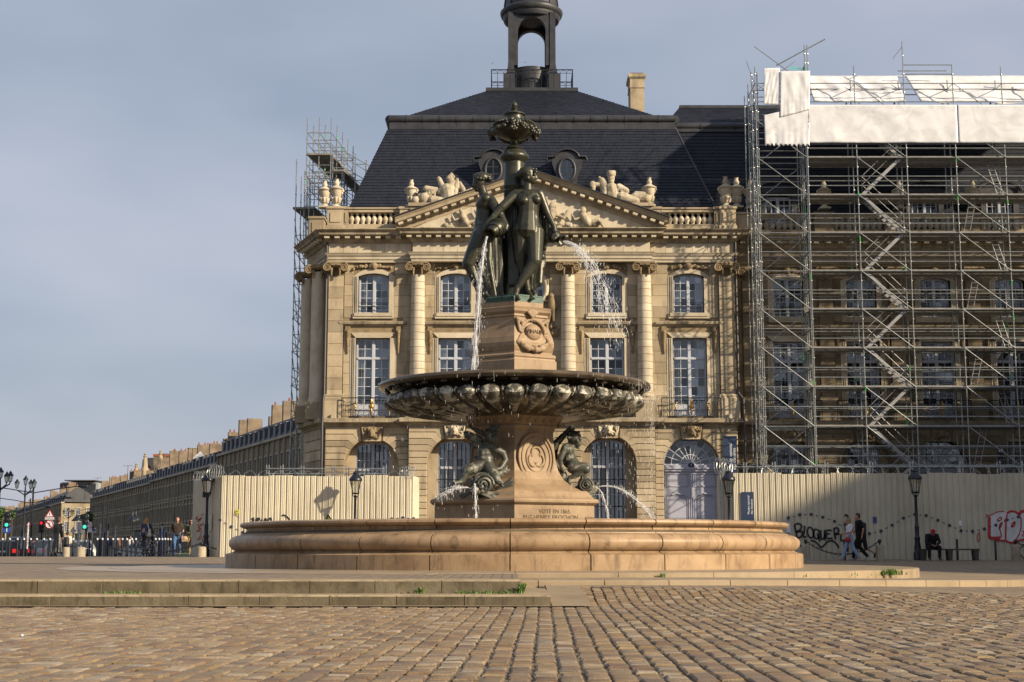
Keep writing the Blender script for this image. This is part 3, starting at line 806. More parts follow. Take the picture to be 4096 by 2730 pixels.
m = MB(); m.tube([S(478,686,D-.16), S(495,705,D-.21), S(515,713,D-.24), S(532,702,D-.23), S(545,684,D-.18)], .012, 6); m.build('necklace', M['bronze'], t, 60)
m = MB(); [m.sphere(S(470 + 18 * (i % 6) + random.uniform(-6, 6), 545 + 12 * (i // 6) + random.uniform(-5, 5), D - .08 * (i % 3)), random.uniform(.035, .05), 7, 5) for i in range(18)]
m.build('hair_curls', M['bronze'], t, 180)
B0 = -.10
B = [('e',(195,622,B0),(40,36,50)),('e',(182,645,B0),(28,28,34)),('c',(156,632,B0),(152,650,B0),8,9),('e',(176,676,B0),(15,18,14)),('c',(160,664,B0),(166,668,B0),8,8),('e',(208,598,B0),(50,42,36)),('e',(250,600,B0),(26,28,24)),
     ('c',(212,670,B0),(225,725,B0),25,30),('e',(240,772,B0),(58,74,66)),('c',(236,735,B0-.22),(250,740,B0+.22),34,34),('e',(198,778,B0-.12),(26,26,27)),('e',(196,776,B0+.12),(26,26,27)),
     ('c',(234,800,B0),(222,900,B0),56,54),('c',(226,880,B0),(228,980,B0),56,76),('e',(222,975,B0),(70,86,68)),('e',(250,1000,B0),(66,84,60)),
     ('c',(270,745,B0-.22),(330,840,B0-.4),30,26),('c',(330,840,B0-.4),(372,915,B0-.52),25,17),('c',(372,915,B0-.52),(366,935,B0-.56),16,16),('c',(366,930,B0-.56),(338,934,B0-.6),7,6),('c',(368,940,B0-.56),(342,950,B0-.6),7,6),('c',(366,946,B0-.56),(350,962,B0-.6),6,6),
     ('c',(250,760,B0+.3),(300,880,B0+.45),28,22),
     ('c',(205,1000,B0-.15),(128,1165,B0-.2),66,43),('c',(128,1165,B0-.2),(188,1325,B0-.2),40,22),('c',(188,1330,B0-.2),(262,1385,B0-.32),22,14),
     ('c',(250,1010,B0+.15),(262,1180,B0+.1),66,44),('c',(262,1180,B0+.1),(290,1360,B0+.05),38,22),('c',(290,1360,B0),(325,1392,B0-.2),20,14)]
t = thing('bronze_statue', 'dark bronze woman statue in profile facing left, wreath in her hair', 'statue', S(250, 1398, B0))
organic('figure', fig(B), .014, M['bronze'], t, 5)
m = MB(); folds(m, [(225,1010,B0-.3),(330,1000,B0-.25)], [(225,1385,B0-.25),(335,1390,B0-.2)], 10, 13, 22, 4); folds(m, [(255,715,B0-.1),(285,745,B0-.1)], [(330,1000,B0-.1),(345,960,B0)], 6, 12, 18, 5)
folds(m, [(250,1000,B0+.2),(360,1010,B0+.2)], [(250,1385,B0+.2),(350,1385,B0+.1)], 7, 18, 28, 6); folds(m, [(150,1200,B0-.3),(250,1080,B0-.3)], [(200,1330,B0-.25),(300,1390,B0-.35)], 6, 8, 14, 8)
organic('drapery', m, .02, M['bronze'], t, 1)
m = MB(); [m.sphere(S(205 + 48 * math.cos(i * .42) , 588 + 12 * math.sin(i * .42) + random.uniform(-9, 9), B0 - .17 * math.sin(i * .42)), random.uniform(.035, .055), 7, 5) for i in range(15)]
[m.sphere(S(238 + random.uniform(-8, 30), 598 + random.uniform(-22, 18), B0 + random.uniform(-.1, .1)), random.uniform(.03, .05), 7, 5) for i in range(12)]
m.build('hair_wreath', M['bronze'], t, 180)
# third figure at the back of the shaft
src3 = bpy.data.objects['bronze_statue']
c3 = copy_tree(src3)
an = R(128); mt = Matrix.Translation((CX, CY, 0)) @ Matrix.Rotation(an, 4, 'Z') @ Matrix.Translation((-CX, -CY, 0))
c3.matrix_world = mt @ Matrix.Translation(src3.location)
c3['label'] = 'dark bronze woman statue behind the shaft, mostly hidden by the other two'
# pouring urns
def urn_M(p, d):
 q = Vector(d).to_track_quat('Z', 'Y').to_matrix().to_4x4(); return Matrix.Translation(p) @ q
def pour_urn(label, base, mouth, s):
 t = thing('bronze_urn', label, 'urn', base)
 d = mouth - base; L = d.length
 m = MB(); m.lathe([(0.02, -.05*L), (.14*s, 0), (.21*s, .12*L), (.235*s, .35*L), (.2*s, .55*L), (.13*s, .72*L), (.11*s, .80*L), (.15*s, .92*L), (.19*s, L), (.15*s, L), (.09*s, .85*L), (.02, .7*L)], (0,0,0), 24)
 b = m.xform(urn_M(base, d)).build('body', M['bronze'], t, 50)
 for k, rr in ((.30, .238), (.42, .228), (.60, .185)):
  n = 24; m = MB(); m.tube([(rr*s*math.cos(2*PI*i/n), rr*s*math.sin(2*PI*i/n), k*L) for i in range(n)], .014, 6, True); m.xform(urn_M(base, d)).build('band', M['bronze'], b, 60)
 return t
pour_urn('bronze urn pouring water held between the two front statues', S(335, 905, -.52), S(258, 972, -.98), 1.0)
pour_urn('bronze urn pouring water under the front statue hand, mouth turned right', S(640, 955, -.15), S(738, 1012, -.30), .9)
# ---------------------------------------------------------------- putti riding dolphins
def fig2(items, F, k):
 m = MB()
 for it in items:
  if it[0] == 'c': m.cap(F(*it[1]), F(*it[2]), it[3] * k, it[4] * k, 12)
  else: m.sphere(F(*it[1]), tuple(q * k for q in it[2]), 16, 12)
 return m
def fin(F, root, tips, w, k):
 m = MB()
 for tp in tips: m.cap(F(*root), F(*tp), w * 1.3 * k, w * .7 * k, 6)
 return m
def spiral(F, c, r, turns, w, k, dyo):
 n = 46
 pts = [F(c[0] + r * (1 - i / n * .86) * math.cos(-turns * 2 * PI * i / n), c[1] + r * (1 - i / n * .86) * math.sin(-turns * 2 * PI * i / n), c[2] - dyo * (i / n)) for i in range(n + 1)]
 m = MB(); m.tube(pts, [w * k * (1 - .55 * i / n) for i in range(n + 1)], 8); return m
FL = lambda x, y, dy=0.0: P(1740 + x / 3.647, 1650 + y / 3.647, 35.45 + dy)
KL = 1 / 3.647 / 5744 * 36.2
t = thing('putto_statue', 'weathered bronze winged child astride a dolphin left of the pedestal', 'statue', FL(700, 1270))
PL = [('e',(830,365,-.05),(82,82,95)),('e',(835,395,-.14),(55,50,62)),('c',(770,430,0),(740,480,.05),60,70),('e',(725,560,.05),(98,95,130)),('e',(735,690,0),(118,110,105)),
      ('c',(800,500,0),(990,590,.1),62,55),('c',(990,590,.1),(1030,700,.1),52,48),('c',(1030,700,.1),(955,820,-.05),46,36),('c',(955,820,-.05),(900,830,-.1),34,30),('c',(910,815,-.1),(885,845,-.16),12,11),('c',(920,830,-.12),(895,862,-.17),12,11),
      ('c',(680,480,.05),(600,420,.0),58,48),('c',(600,420,0),(500,370,-.05),46,38),('c',(500,370,-.05),(460,330,-.05),36,28),
      ('c',(670,780,-.05),(470,850,-.2),100,78),('c',(470,850,-.2),(390,1010,-.25),70,44),('c',(390,1015,-.25),(290,1035,-.4),40,30),('c',(300,1030,-.4),(262,1010,-.45),24,14),
      ('c',(790,820,-.1),(880,960,-.32),108,72),('c',(880,960,-.32),(960,1040,-.38),62,40),('c',(960,1040,-.38),(980,1075,-.46),34,26)]
m = fig2(PL, FL, KL)
for i in range(26): m.sphere(FL(835 + random.uniform(-90, 85), 330 + random.uniform(-70, 80), -.02 + random.uniform(-.12, .1)), random.uniform(.04, .065), 8, 6)
organic('child', m, .017, M['bronze_pale'], t, 2)
organic('wing', fin(FL, (760,330,.15), [(500,210,.1),(540,240,.1),(590,270,.12),(640,300,.12),(840,190,.15),(900,180,.15),(960,200,.15)], 30, KL), .02, M['bronze_pale'], t, 1)
organic('held_fish', fig2([('c',(640,400,.05),(480,330,-.08),60,60),('c',(480,330,-.08),(440,300,-.08),50,30),('e',(600,470,.1),(70,60,60))], FL, KL), .02, M['bronze_pale'], t, 1)
dol = organic('dolphin', fig2([('e',(690,1040,-.25),(180,150,165)),('c',(660,1100,-.4),(560,1150,-.62),110,60),('c',(620,1180,-.35),(900,1230,-.2),70,40),('e',(930,900,.05),(70,70,90)),('c',(800,1000,0),(930,900,.05),120,80),('c',(930,900,.05),(1000,760,.15),75,50)], FL, KL), .02, M['bronze_pale'], t, 2)
spiral(FL, (705,1050,-.52), 150, 2.6, 22, KL, .18).build('eye_spiral', M['bronze_pale'], dol, 60)
for nm, rt, tips, w in (('tail_fin',(880,1160,-.2),[(1120,960,-.25),(1135,1010,-.25),(1140,1060,-.25),(1140,1110,-.25),(1140,1150,-.22)],24),
     ('side_fin',(600,1150,-.5),[(860,1275,-.6),(930,1260,-.6),(1000,1270,-.55),(1040,1220,-.5),(1050,1200,-.5)],20),
     ('side_fin',(560,1150,-.5),[(390,1265,-.5),(370,1235,-.5),(360,1210,-.5),(420,1190,-.45)],18), ('back_fin',(940,880,0),[(1080,880,.05),(1095,850,.05),(1085,825,.05),(1060,790,.05)],16), ('back_fin',(640,700,.1),[(560,650,.1),(590,640,.1),(620,640,.1)],14)):
 organic(nm, fin(FL, rt, tips, w, KL), .016, M['bronze_pale'], t, 1)
FR = lambda x, y, dy=0.0: P(2180 + x / 4.238, 1650 + y / 4.238, 36.75 + dy)
KR = 1 / 4.238 / 5744 * 37.5
t = thing('putto_statue', 'weathered bronze curly child in profile riding a dolphin right of the pedestal', 'statue', FR(650, 1420))
PR = [('e',(500,440,0),(118,115,130)),('e',(545,520,0),(75,85,80)),('c',(596,500,0),(606,530,0),22,26),('e',(560,590,0),(40,44,34)),('c',(470,560,0),(420,610,0),70,80),('e',(385,640,0),(120,150,120)),('c',(385,660,0),(420,840,0),110,118),('e',(450,860,0),(128,135,105)),
      ('c',(330,620,-.2),(255,800,-.25),66,52),('c',(255,800,-.25),(280,945,-.22),50,34),('c',(280,945,-.22),(310,985,-.2),32,28),('c',(310,970,-.22),(350,1005,-.24),13,10),('c',(300,985,-.22),(330,1020,-.24),13,10),
      ('c',(480,930,-.15),(690,960,-.2),118,84),('c',(690,960,-.2),(500,1080,-.2),74,48),('c',(500,1080,-.2),(415,1110,-.2),46,36),('c',(415,1110,-.2),(405,1200,-.24),34,26),('c',(405,1200,-.24),(440,1225,-.28),20,16),
      ('c',(480,930,.2),(700,930,.25),110,80),('c',(700,930,.25),(640,1100,.25),70,46)]
m = fig2(PR, FR, KR)
for i in range(34): m.sphere(FR(480 + random.uniform(-105, 120), 400 + random.uniform(-70, 90), random.uniform(-.16, .16)), random.uniform(.035, .055), 8, 6)
organic('child', m, .017, M['bronze_pale'], t, 2)
organic('tail', fig2([('c',(150,880,.05),(120,720,.05),95,90),('c',(120,720,.05),(180,540,.05),85,70),('c',(180,540,.05),(300,410,.05),66,55),('c',(300,410,.05),(400,300,.05),52,40),('c',(390,310,.05),(425,255,0),36,22),('c',(400,320,.05),(495,285,.1),36,20)], FR, KR), .02, M['bronze'], t, 1)
organic('scaly_flank', fig2([('e',(300,1090,-.1),(78,80,105)),('c',(300,1100,-.1),(380,1260,0),70,60),('c',(150,880,0),(300,1080,-.05),80,80)], FR, KR), .02, M['bronze_pale'], t, 1)
dol = organic('dolphin', fig2([('e',(690,1240,0),(140,190,165)),('c',(720,1300,-.05),(850,1280,-.1),100,45),('c',(850,1280,-.1),(890,1270,-.1),36,26),('c',(720,1400,-.05),(860,1330,-.1),75,34),('e',(560,1330,0),(100,150,80)),('c',(540,1340,-.1),(760,1430,-.1),50,60),('e',(880,1215,0),(45,45,38)),('c',(900,1220,0),(930,1185,0),22,10)], FR, KR), .02, M['bronze_pale'], t, 2)
spiral(FR, (692,1235,-.36), 118, 2.4, 20, KR, .06).build('eye_spiral', M['bronze_pale'], dol, 60)
# third pair on the far side of the pedestal
s0 = bpy.data.objects['putto_statue']
c3 = copy_tree(s0); an = R(240); mt = Matrix.Translation((CX, CY, 0)) @ Matrix.Rotation(an, 4, 'Z') @ Matrix.Translation((-CX, -CY, 0))
c3.matrix_world = mt @ Matrix.Translation(s0.location); c3['label'] = 'weathered bronze child on a dolphin behind the pedestal, hidden from the square'
# ---------------------------------------------------------------- water
def jet(label, p0, v0, T, n, spread, r, breakup, seed, drops=0):
 q = random.Random(seed); m = MB(); G = Vector((0, 0, -9.81))
 for i in range(n):
  o = Vector((q.gauss(0, 1), q.gauss(0, 1), q.gauss(0, 1)))
  t = q.uniform(0, .05) * T; ph = q.uniform(0, 6)
  while t < T:
   L = q.uniform(.04, .16) * T * (1 - .55 * t / T)
   pts = []; k = 4
   for s in range(k + 1):
    tt = min(T, t + L * s / k)
    sp = spread * (0.15 + (tt / T) ** 1.2)
    pts.append(p0 + Vector(v0) * tt + .5 * G * tt * tt + o * sp + Vector((math.sin(tt * 30 + ph), math.cos(tt * 27 + ph), 0)) * .006)
   rr = r * q.uniform(.5, 1.2)
   m.tube(pts, [rr * .2, rr, rr * 1.1, rr * .9, rr * .2], 5)
   t += L * (1 + breakup * q.uniform(.1, 1.6) * (t / T))
 for i in range(drops):
  tt = T * q.uniform(.25, 1); sp = spread * (.3 + 2.2 * (tt / T))
  p = p0 + Vector(v0) * tt + .5 * G * tt * tt + Vector((q.gauss(0, 1), q.gauss(0, 1), q.gauss(0, 1))) * sp
  s = q.uniform(.003, .009); m.sphere(p, (s, s, s * q.uniform(2, 7)), 5, 4)
 o = m.build('water_jet', M['water'], None, 180)
 return tag(o, label, 'water jet', 'jets of water playing on the fountain')
vL = S(250, 985, -1.0)
jet('white stream of water pouring from the urn between the statues', vL, (-.42, -.15, -.2), .96, 26, .06, .012, 1.4, 1, 500)
vR = S(742, 1020, -.32)
jet('spray of water arcing right from the urn in front of the facade', vR, (1.95, -.3, .0), .72, 20, .10, .0105, 2.6, 2, 900)
jet('thin jet of water shooting right from the right dolphin mouth', FR(890, 1268, -.12), (2.9, -.2, .75), .62, 14, .045, .009, 1.6, 3, 260)
jet('trickle of water dribbling from the right dolphin jaw', FR(885, 1285, -.12), (.75, -.1, -.1), .58, 9, .03, .010, 1.2, 4, 20)
jet('flat fan of water spraying left from the left dolphin mouth', FL(520, 1110, -.7), (-2.6, -.5, .55), .30, 12, .045, .009, 1.2, 5, 120)
jet('water spilling straight down from the left dolphin mouth', FL(575, 1040, -.75), (.05, -.3, .1), .68, 10, .045, .009, 1.2, 6, 90)
# drips falling from the lip of the bowl
m = MB(); q = random.Random(11)
for i in range(900):
 a = q.choice((q.uniform(-PI, PI), q.gauss(R(85), R(22)))); r = 3.52 + abs(q.gauss(0, .05)) + (q.random() < .3) * abs(q.gauss(0, .25)) * (a > 0)
 z = 4.55 - q.random() ** 1.6 * 3.3; L = q.uniform(.01, .06)
 p = Vector((CX + r * math.sin(a), CY - r * math.cos(a), z)); w = q.uniform(.003, .007)
 m.sphere(p, (w, w, L), 5, 4)
tag(m.build('water_drips', M['water'], None, 180), 'loose drips and spray falling from the lip of the bowl', 'water', kind='stuff')
# ================================================================ the customs building: corner pavilion and wing
YF = 75.0
YW = 76.3
def XW(sx, sy=1350, Y=YF): return PX(sx, sy, Y)
def ZF(sy): return PZ(sy, YF)
def glass_mat(name, tintc, gl):
 m, nt, b = mat_new(name); lk = nt.links.new
 nt.nodes.remove(b)
 t = nt.nodes.new('ShaderNodeBsdfTransparent'); t.inputs[0].default_value = (*tintc, 1)
 gls = nt.nodes.new('ShaderNodeBsdfGlossy'); gls.inputs['Roughness'].default_value = 0.06; gls.inputs['Color'].default_value = (.8, .85, .9, 1)
 g = nt.nodes.new('ShaderNodeNewGeometry')
 n = N(nt, 'ShaderNodeTexNoise', Scale=1.2, Detail=2.0); lk(g.outputs['Position'], n.inputs['Vector'])
 bp = N(nt, 'ShaderNodeBump', Strength=0.05, Distance=0.1); lk(n.outputs['Fac'], bp.inputs['Height']); lk(bp.outputs['Normal'], gls.inputs['Normal'])
 mxs = nt.nodes.new('ShaderNodeMixShader'); mxs.inputs[0].default_value = gl
 oi = nt.nodes.new('ShaderNodeObjectInfo'); mr = N(nt, 'ShaderNodeMapRange'); mr.inputs['To Min'].default_value = gl * .4; mr.inputs['To Max'].default_value = gl * 1.7; lk(oi.outputs['Random'], mr.inputs['Value']); lk(mr.outputs['Result'], mxs.inputs[0])
 lk(t.outputs[0], mxs.inputs[1]); lk(gls.outputs[0], mxs.inputs[2]); lk(mxs.outputs[0], nt.nodes['Material Output'].inputs['Surface'])
 return m
M['glass'] = glass_mat('window_glass', (.62, .63, .63), .17)
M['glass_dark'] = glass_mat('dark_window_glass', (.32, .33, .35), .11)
M['inside'] = simple('dark_room', (0.02, 0.02, 0.022), 0.9)
M['curtain'] = simple('curtain', (0.30, 0.30, 0.27), 0.9, var=0.25, vscale=6)
M['door_paint'] = simple('grey_blue_door_paint', (0.42, 0.43, 0.52), 0.5, var=0.06)
M['blind'] = simple('pale_blind', (0.25, 0.25, 0.24), 0.9)
def sweep_plan(prof, path):
 # profile [(out, z)] swept along a plan path; outward is to the right of travel turned to face the square
 m = MB(); n = len(path); k = len(prof); vs = []
 nr = []
 for i in range(n - 1):
  d = Vector((path[i+1][0] - path[i][0], path[i+1][1] - path[i][1])).normalized(); nr.append(Vector((d.y, -d.x)))
 for i in range(n):
  if i == 0: o = nr[0]
  elif i == n - 1: o = nr[-1]
  else:
   o = nr[i-1] + nr[i]
   o = o / max(.3, o.length_squared / 2)
  for d, z in prof: vs.append((path[i][0] + o.x * d, path[i][1] + o.y * d, z))
 fs = []
 for i in range(n - 1):
  for j in range(k - 1):
   fs.append((i*k+j, (i+1)*k+j, (i+1)*k+j+1, i*k+j+1))
 fs += [tuple(range(k)), tuple((n-1)*k + j for j in range(k-1, -1, -1))]
 return m.add(vs, fs)
def arc_pts(xc, zs_, w, rise, n=14):
 # left -> right along the head of an opening
 if rise <= 1e-3: return [(xc - w/2, zs_), (xc + w/2, zs_)]
 r = (w * w / 4 + rise * rise) / (2 * rise); cz = zs_ + rise - r; a = math.asin(min(1, w / 2 / r))
 if rise > w / 2 - 1e-3: a = PI / 2; cz = zs_; r = w / 2
 return [(xc + r * math.sin(-a + 2*a*i/n), cz + r * math.cos(-a + 2*a*i/n)) for i in range(n + 1)]
def wall_bay(m, x0, x1, z0, z1, y0, y1, op):
 xc, w, zb, zt, rise = op; a, b = xc - w/2, xc + w/2; zs_ = zt - rise
 m.box(x0, a, y0, y1, z0, z1); m.box(b, x1, y0, y1, z0, z1)
 if zb > z0 + .01: m.box(a, b, y0, y1, z0, zb)
 m.prism(arc_pts(xc, zs_, w, rise) + [(b, z1), (a, z1)], y0, y1)
def chamfer_poly(poly, y0, y1, b=.02):
 # stone of any outline with a chamfered front edge
 n = len(poly); cx = sum(p[0] for p in poly) / n; cz = sum(p[1] for p in poly) / n
 ins = []
 for x, z in poly:
  d = math.hypot(x - cx, z - cz); k = max(0, 1 - 1.3 * b / max(d, .05)); ins.append((cx + (x - cx) * k, cz + (z - cz) * k))
 m = MB()
 vs = [(x, y0, z) for x, z in ins] + [(x, y0 + b, z) for x, z in poly] + [(x, y1, z) for x, z in poly]
 fs = [tuple(range(n))] + [((i+1) % n, i, n+i, n+(i+1) % n) for i in range(n)] + [(n+(i+1) % n, n+i, 2*n+i, 2*n+(i+1) % n) for i in range(n)]
 return m.add(vs, fs)
def ashlar(items, x0, x1, z0, z1, y, excl, h, gap=.012, proud=.03, b=.008, lens=(.6, 1.15)):
 nr = max(1, round((z1 - z0) / h)); h = (z1 - z0) / nr
 for r in range(nr):
  a, c = z0 + r * h, z0 + (r + 1) * h
  iv = [(x0, x1)]
  for ex0, ex1, ez0, ez1 in excl:
   if ez1 <= a + .02 or ez0 >= c - .02: continue
   nv = []
   for p, q in iv:
    if ex1 <= p or ex0 >= q: nv.append((p, q)); continue
    if ex0 > p: nv.append((p, ex0))
    if ex1 < q: nv.append((ex1, q))
   iv = nv
  for p, q in iv:
   L = q - p
   if L < .06: continue
   k = max(1, round(L / random.uniform(*lens)))
   cuts = [p] + sorted(p + L * (i + random.uniform(-.12, .12) + (.5 if (r % 2 and k > 1) else .25) * .4) / k for i in range(1, k)) + [q]
   for u, v in zip(cuts, cuts[1:]):
    if v - u < .05: continue
    m = MB().cbox(u + gap/2, v - gap/2, y - proud, y + .02, a + gap/2, c - gap/2, b)
    items.append(((v - u) * h, m))
def window(parent, xc, zb, zt, w, y, cols, rows, rise=0.0, transom=None, curtain=True, dark=False, bottom_panel=0.0, mat='white_paint'):
 f = MB(); fw = .07; d0, d1 = y, y + .09
 zs_ = zt - rise
 f.box(xc - w/2, xc - w/2 + fw, d0, d1, zb, zs_ if rise else zt); f.box(xc + w/2 - fw, xc + w/2, d0, d1, zb, zs_ if rise else zt)
 f.box(xc - w/2 + fw, xc + w/2 - fw, d0, d1, zb, zb + fw)
 top = arc_pts(xc, zs_, w, rise)
 if rise: f.prism(top + [(x, z - fw) for x, z in reversed(top)], d0, d1)
 else: f.box(xc - w/2 + fw, xc + w/2 - fw, d0, d1, zt - fw, zt)
 f.box(xc - .065, xc + .065, d0 - .03, d1, zb + fw, zt - fw * .6)
 o = f.build('window', M[mat], parent)
 zones = [(zb + fw, zt - fw)]
 if transom:
  m = MB(); m.box(xc - w/2 + fw, xc + w/2 - fw, d0 - .035, d1 + .01, transom - .05, transom + .05); m.build('transom', M[mat], o)
  zones = [(zb + fw, transom - .05), (transom + .05, zt - fw)]
 bars = MB()
 pan = []
 for zi, (za, zc) in enumerate(zones):
  nr = rows[zi] if isinstance(rows, (list, tuple)) else rows
  if bottom_panel and zi == 0:
   m = MB(); m.box(xc - w/2 + fw, xc - .065, y + .02, y + .07, za, za + bottom_panel); m.box(xc + .065, xc + w/2 - fw, y + .02, y + .07, za, za + bottom_panel); m.build('bottom_panel', M[mat], o)
   za += bottom_panel
  for s in (-1, 1):
   xa, xb = (xc - w/2 + fw, xc - .065) if s < 0 else (xc + .065, xc + w/2 - fw)
   for c in range(cols + 1):
    x = xa + (xb - xa) * c / cols
    bw = .03 if c in (0, cols) else .018
    bars.box(x - bw, x + bw, y + .015, y + .06, za, zc)
   for r in range(nr + 1):
    z = za + (zc - za) * r / nr; bw = .03 if r in (0, nr) else .016
    bars.box(xa + .002, xb - .002, y + .018, y + .057, z - bw, z + bw)
   for r in range(nr):
    for c in range(cols):
     pan.append((xa + (xb - xa) * c / cols, xa + (xb - xa) * (c + 1) / cols, za + (zc - za) * r / nr, za + (zc - za) * (r + 1) / nr))
 bars.build('glazing_bars', M[mat], o)
 for a, b, c, d in pan:
  m = MB(); t1, t2 = random.uniform(-.006, .006), random.uniform(-.006, .006)
  m.add([(a, y+.04+t1, c), (b, y+.04+t2, c), (b, y+.04+t2+t1, d), (a, y+.04, d)], [(0,1,2,3)]); m.build('pane', M['glass_dark' if dark else 'glass'], o)
 m = MB(); m.box(xc - w/2 - .3, xc + w/2 + .3, y + .11, y + 1.2, zb - .2, zt + .25)
 rm = MB(); rm.add(m.v, [f_ for i, f_ in enumerate(m.f) if i != 2]); rm.build('dark_room', M['inside'], o)
 if curtain:
  cu = MB()
  for s in (-1, 1):
   n = 14; xa = xc + s * (w/2 - .02); xb = xc + s * (w * .19 + random.uniform(-.06, .1))
   vs = []
   for i in range(n + 1):
    x = xa + (xb - xa) * i / n; yy = y + .2 + .03 * math.sin(i * 1.9)
    sw = 1 - .25 * (i / n)
    vs += [(x * sw + xa * (1 - sw), yy, zb), (x, yy, zt)]
   cu.add(vs, [(2*i, 2*i+2, 2*i+3, 2*i+1) for i in range(n)])
  cu.build('curtain', M['curtain'], o)
 return o
def surround(parent, xc, w, zb, zt, rise, y, t=.34, crown=True):
 # raised moulded frame round a window opening
 m = MB()
 for wd, pr in ((t, .05), (t * .55, .10), (t*.28, .13)):
  a, b = xc - w/2 - wd, xc + w/2 + wd; zs_ = zt - rise
  m.box(a, xc - w/2, y - pr, y + .3, zb, zs_); m.box(xc + w/2, b, y - pr, y + .3, zb, zs_)
  inn = arc_pts(xc, zs_, w, rise); out = arc_pts(xc, zs_ if rise else zt + wd, w + 2*wd, rise + (wd if rise else 0))
  m.prism(inn + out[::-1], y - pr, y + .3)
 return m.build('window_surround', M['lime_light'], parent)
def face_relief(name, parent, x, z, y, s, mat, rays=True):
 m = MB(); q = random.Random(int(x * 100))
 m.sphere((x, y - .16*s, z), (.155*s, .17*s, .23*s), 14, 10); m.sphere((x, y - .31*s, z - .02*s), (.03*s, .05*s, .07*s), 8, 6); m.sphere((x, y - .27*s, z - .17*s), (.07*s, .06*s, .05*s), 8, 6)
 for sx in (-1, 1):
  m.sphere((x + sx*.065*s, y - .27*s, z + .085*s), (.05*s, .04*s, .022*s), 8, 6); m.sphere((x + sx*.065*s, y - .26*s, z - .05*s), (.05*s, .05*s, .05*s), 8, 6)
  for q_ in range(6): m.sphere((x + sx*(.16 + .02*math.sin(q_*2))*s, y - .1*s, z + (.22 - .085*q_)*s), (.06*s, .08*s, .06*s), 8, 6)
  # scrolls and leaves filling the keystone beside the face
  m.cap((x + sx*.22*s, y - .03*s, z + .24*s), (x + sx*.55*s, y - .03*s, z + .30*s), .05*s, .05*s, 8); m.cap((x + sx*.55*s, y - .03*s, z + .30*s), (x + sx*.50*s, y - .03*s, z - .02*s), .05*s, .05*s, 8); m.cap((x + sx*.50*s, y - .03*s, z - .02*s), (x + sx*.38*s, y - .03*s, z - .28*s), .05*s, .05*s, 8)
  for q_ in range(11): m.sphere((x + sx*q.uniform(.2, .46)*s, y - .03*s, z + q.uniform(-.26, .26)*s), (q.uniform(.04, .08)*s, .05*s, q.uniform(.04, .08)*s), 7, 5)
 for q_ in range(9):
  a = R(90 + (q_ - 4) * 17); m.cap((x + .13*s*math.cos(a), y - .08*s, z + .14*s + .1*s*math.sin(a)), (x + .34*s*math.cos(a), y - .05*s, z + .16*s + .24*s*math.sin(a)), .035*s, .03*s, 6)
 return organic(name, m, .024*s, mat, parent, 0)
def spray(name, parent, x, z, y, w, h, mat, seed, n=26):
 q = random.Random(seed); m = MB()
 for i in range(n):
  t = q.uniform(-1, 1); s = (1 - .5 * abs(t))
  m.sphere((x + t * w / 2, y - .04 - q.uniform(0, .06), z + h * (.25 - .55 * abs(t) ** 1.6) + q.uniform(-.08, .08)), (q.uniform(.07, .13) * s, .07, q.uniform(.06, .1)), 7, 5)
 m.cap((x - w*.42, y - .04, z - h*.1), (x, y - .04, z + h*.2), .05, .07, 7); m.cap((x + w*.42, y - .04, z - h*.1), (x, y - .04, z + h*.2), .05, .07, 7); m.sphere((x, y - .1, z + .05), (.16, .13, .2), 10, 8)
 for i in range(7):
  a = R(90 + (i - 3) * 24); m.cap((x, y - .12, z - .02), (x + .2 * math.cos(a), y - .12, z + .2 * math.sin(a)), .04, .05, 6)
 return organic(name, m, .032, mat, parent, 0)
def ionic(parent, x, z0, z1, y, r, mat):
 # scrolled capital with hanging drops between volutes
 m = MB(); h = z1 - z0
 m.box(x - r*1.32, x + r*1.32, y - r*1.3, y + r*.4, z1 - h*.13, z1)
 m.box(x - r*1.1, x + r*1.1, y - r*1.05, y + r*.4, z1 - h*.35, z1 - h*.13)
 o = m.build('capital', mat, parent)
 for s in (-1, 1):
  cx_, cz_ = x + s * r * 1.12, z1 - h * .40; n = 34; rr = h * .29
  pts = [(cx_ + s * -1 * rr * (1 - .85*i/n) * math.cos(PI/2 + 2*PI*2.1*i/n), y - r*1.18, cz_ + rr * (1 - .85*i/n) * math.sin(PI/2 + 2*PI*2.1*i/n)) for i in range(n + 1)]
  v = MB(); v.tube(pts, [.055 * r / .38 * (1 - .5*i/n) for i in range(n + 1)], 6); v.cyl((cx_, y - r*1.12, cz_), (cx_, y + r*.3, cz_), rr * .9, rr * .9, 16)
  v.build('volute', mat, o, 60)
  d = MB()
  for q in range(5): d.sphere((x + s * r * .55, y - r*1.12, z1 - h*.5 - q * h*.11), (r*(.2 - .02*q), r*.16, h*.075), 7, 5)
  d.build('drop', mat, o, 180)
 d = MB()
 for q in range(9): d.sphere((x + (q - 4) * r*.16, y - r*1.2, z1 - h*.2 - abs(q-4)*h*.0 + (.06*h if q == 4 else 0)), (r*.12, r*.12, h*.09), 7, 5)
 d.build('flower', mat, o, 180)
 return o
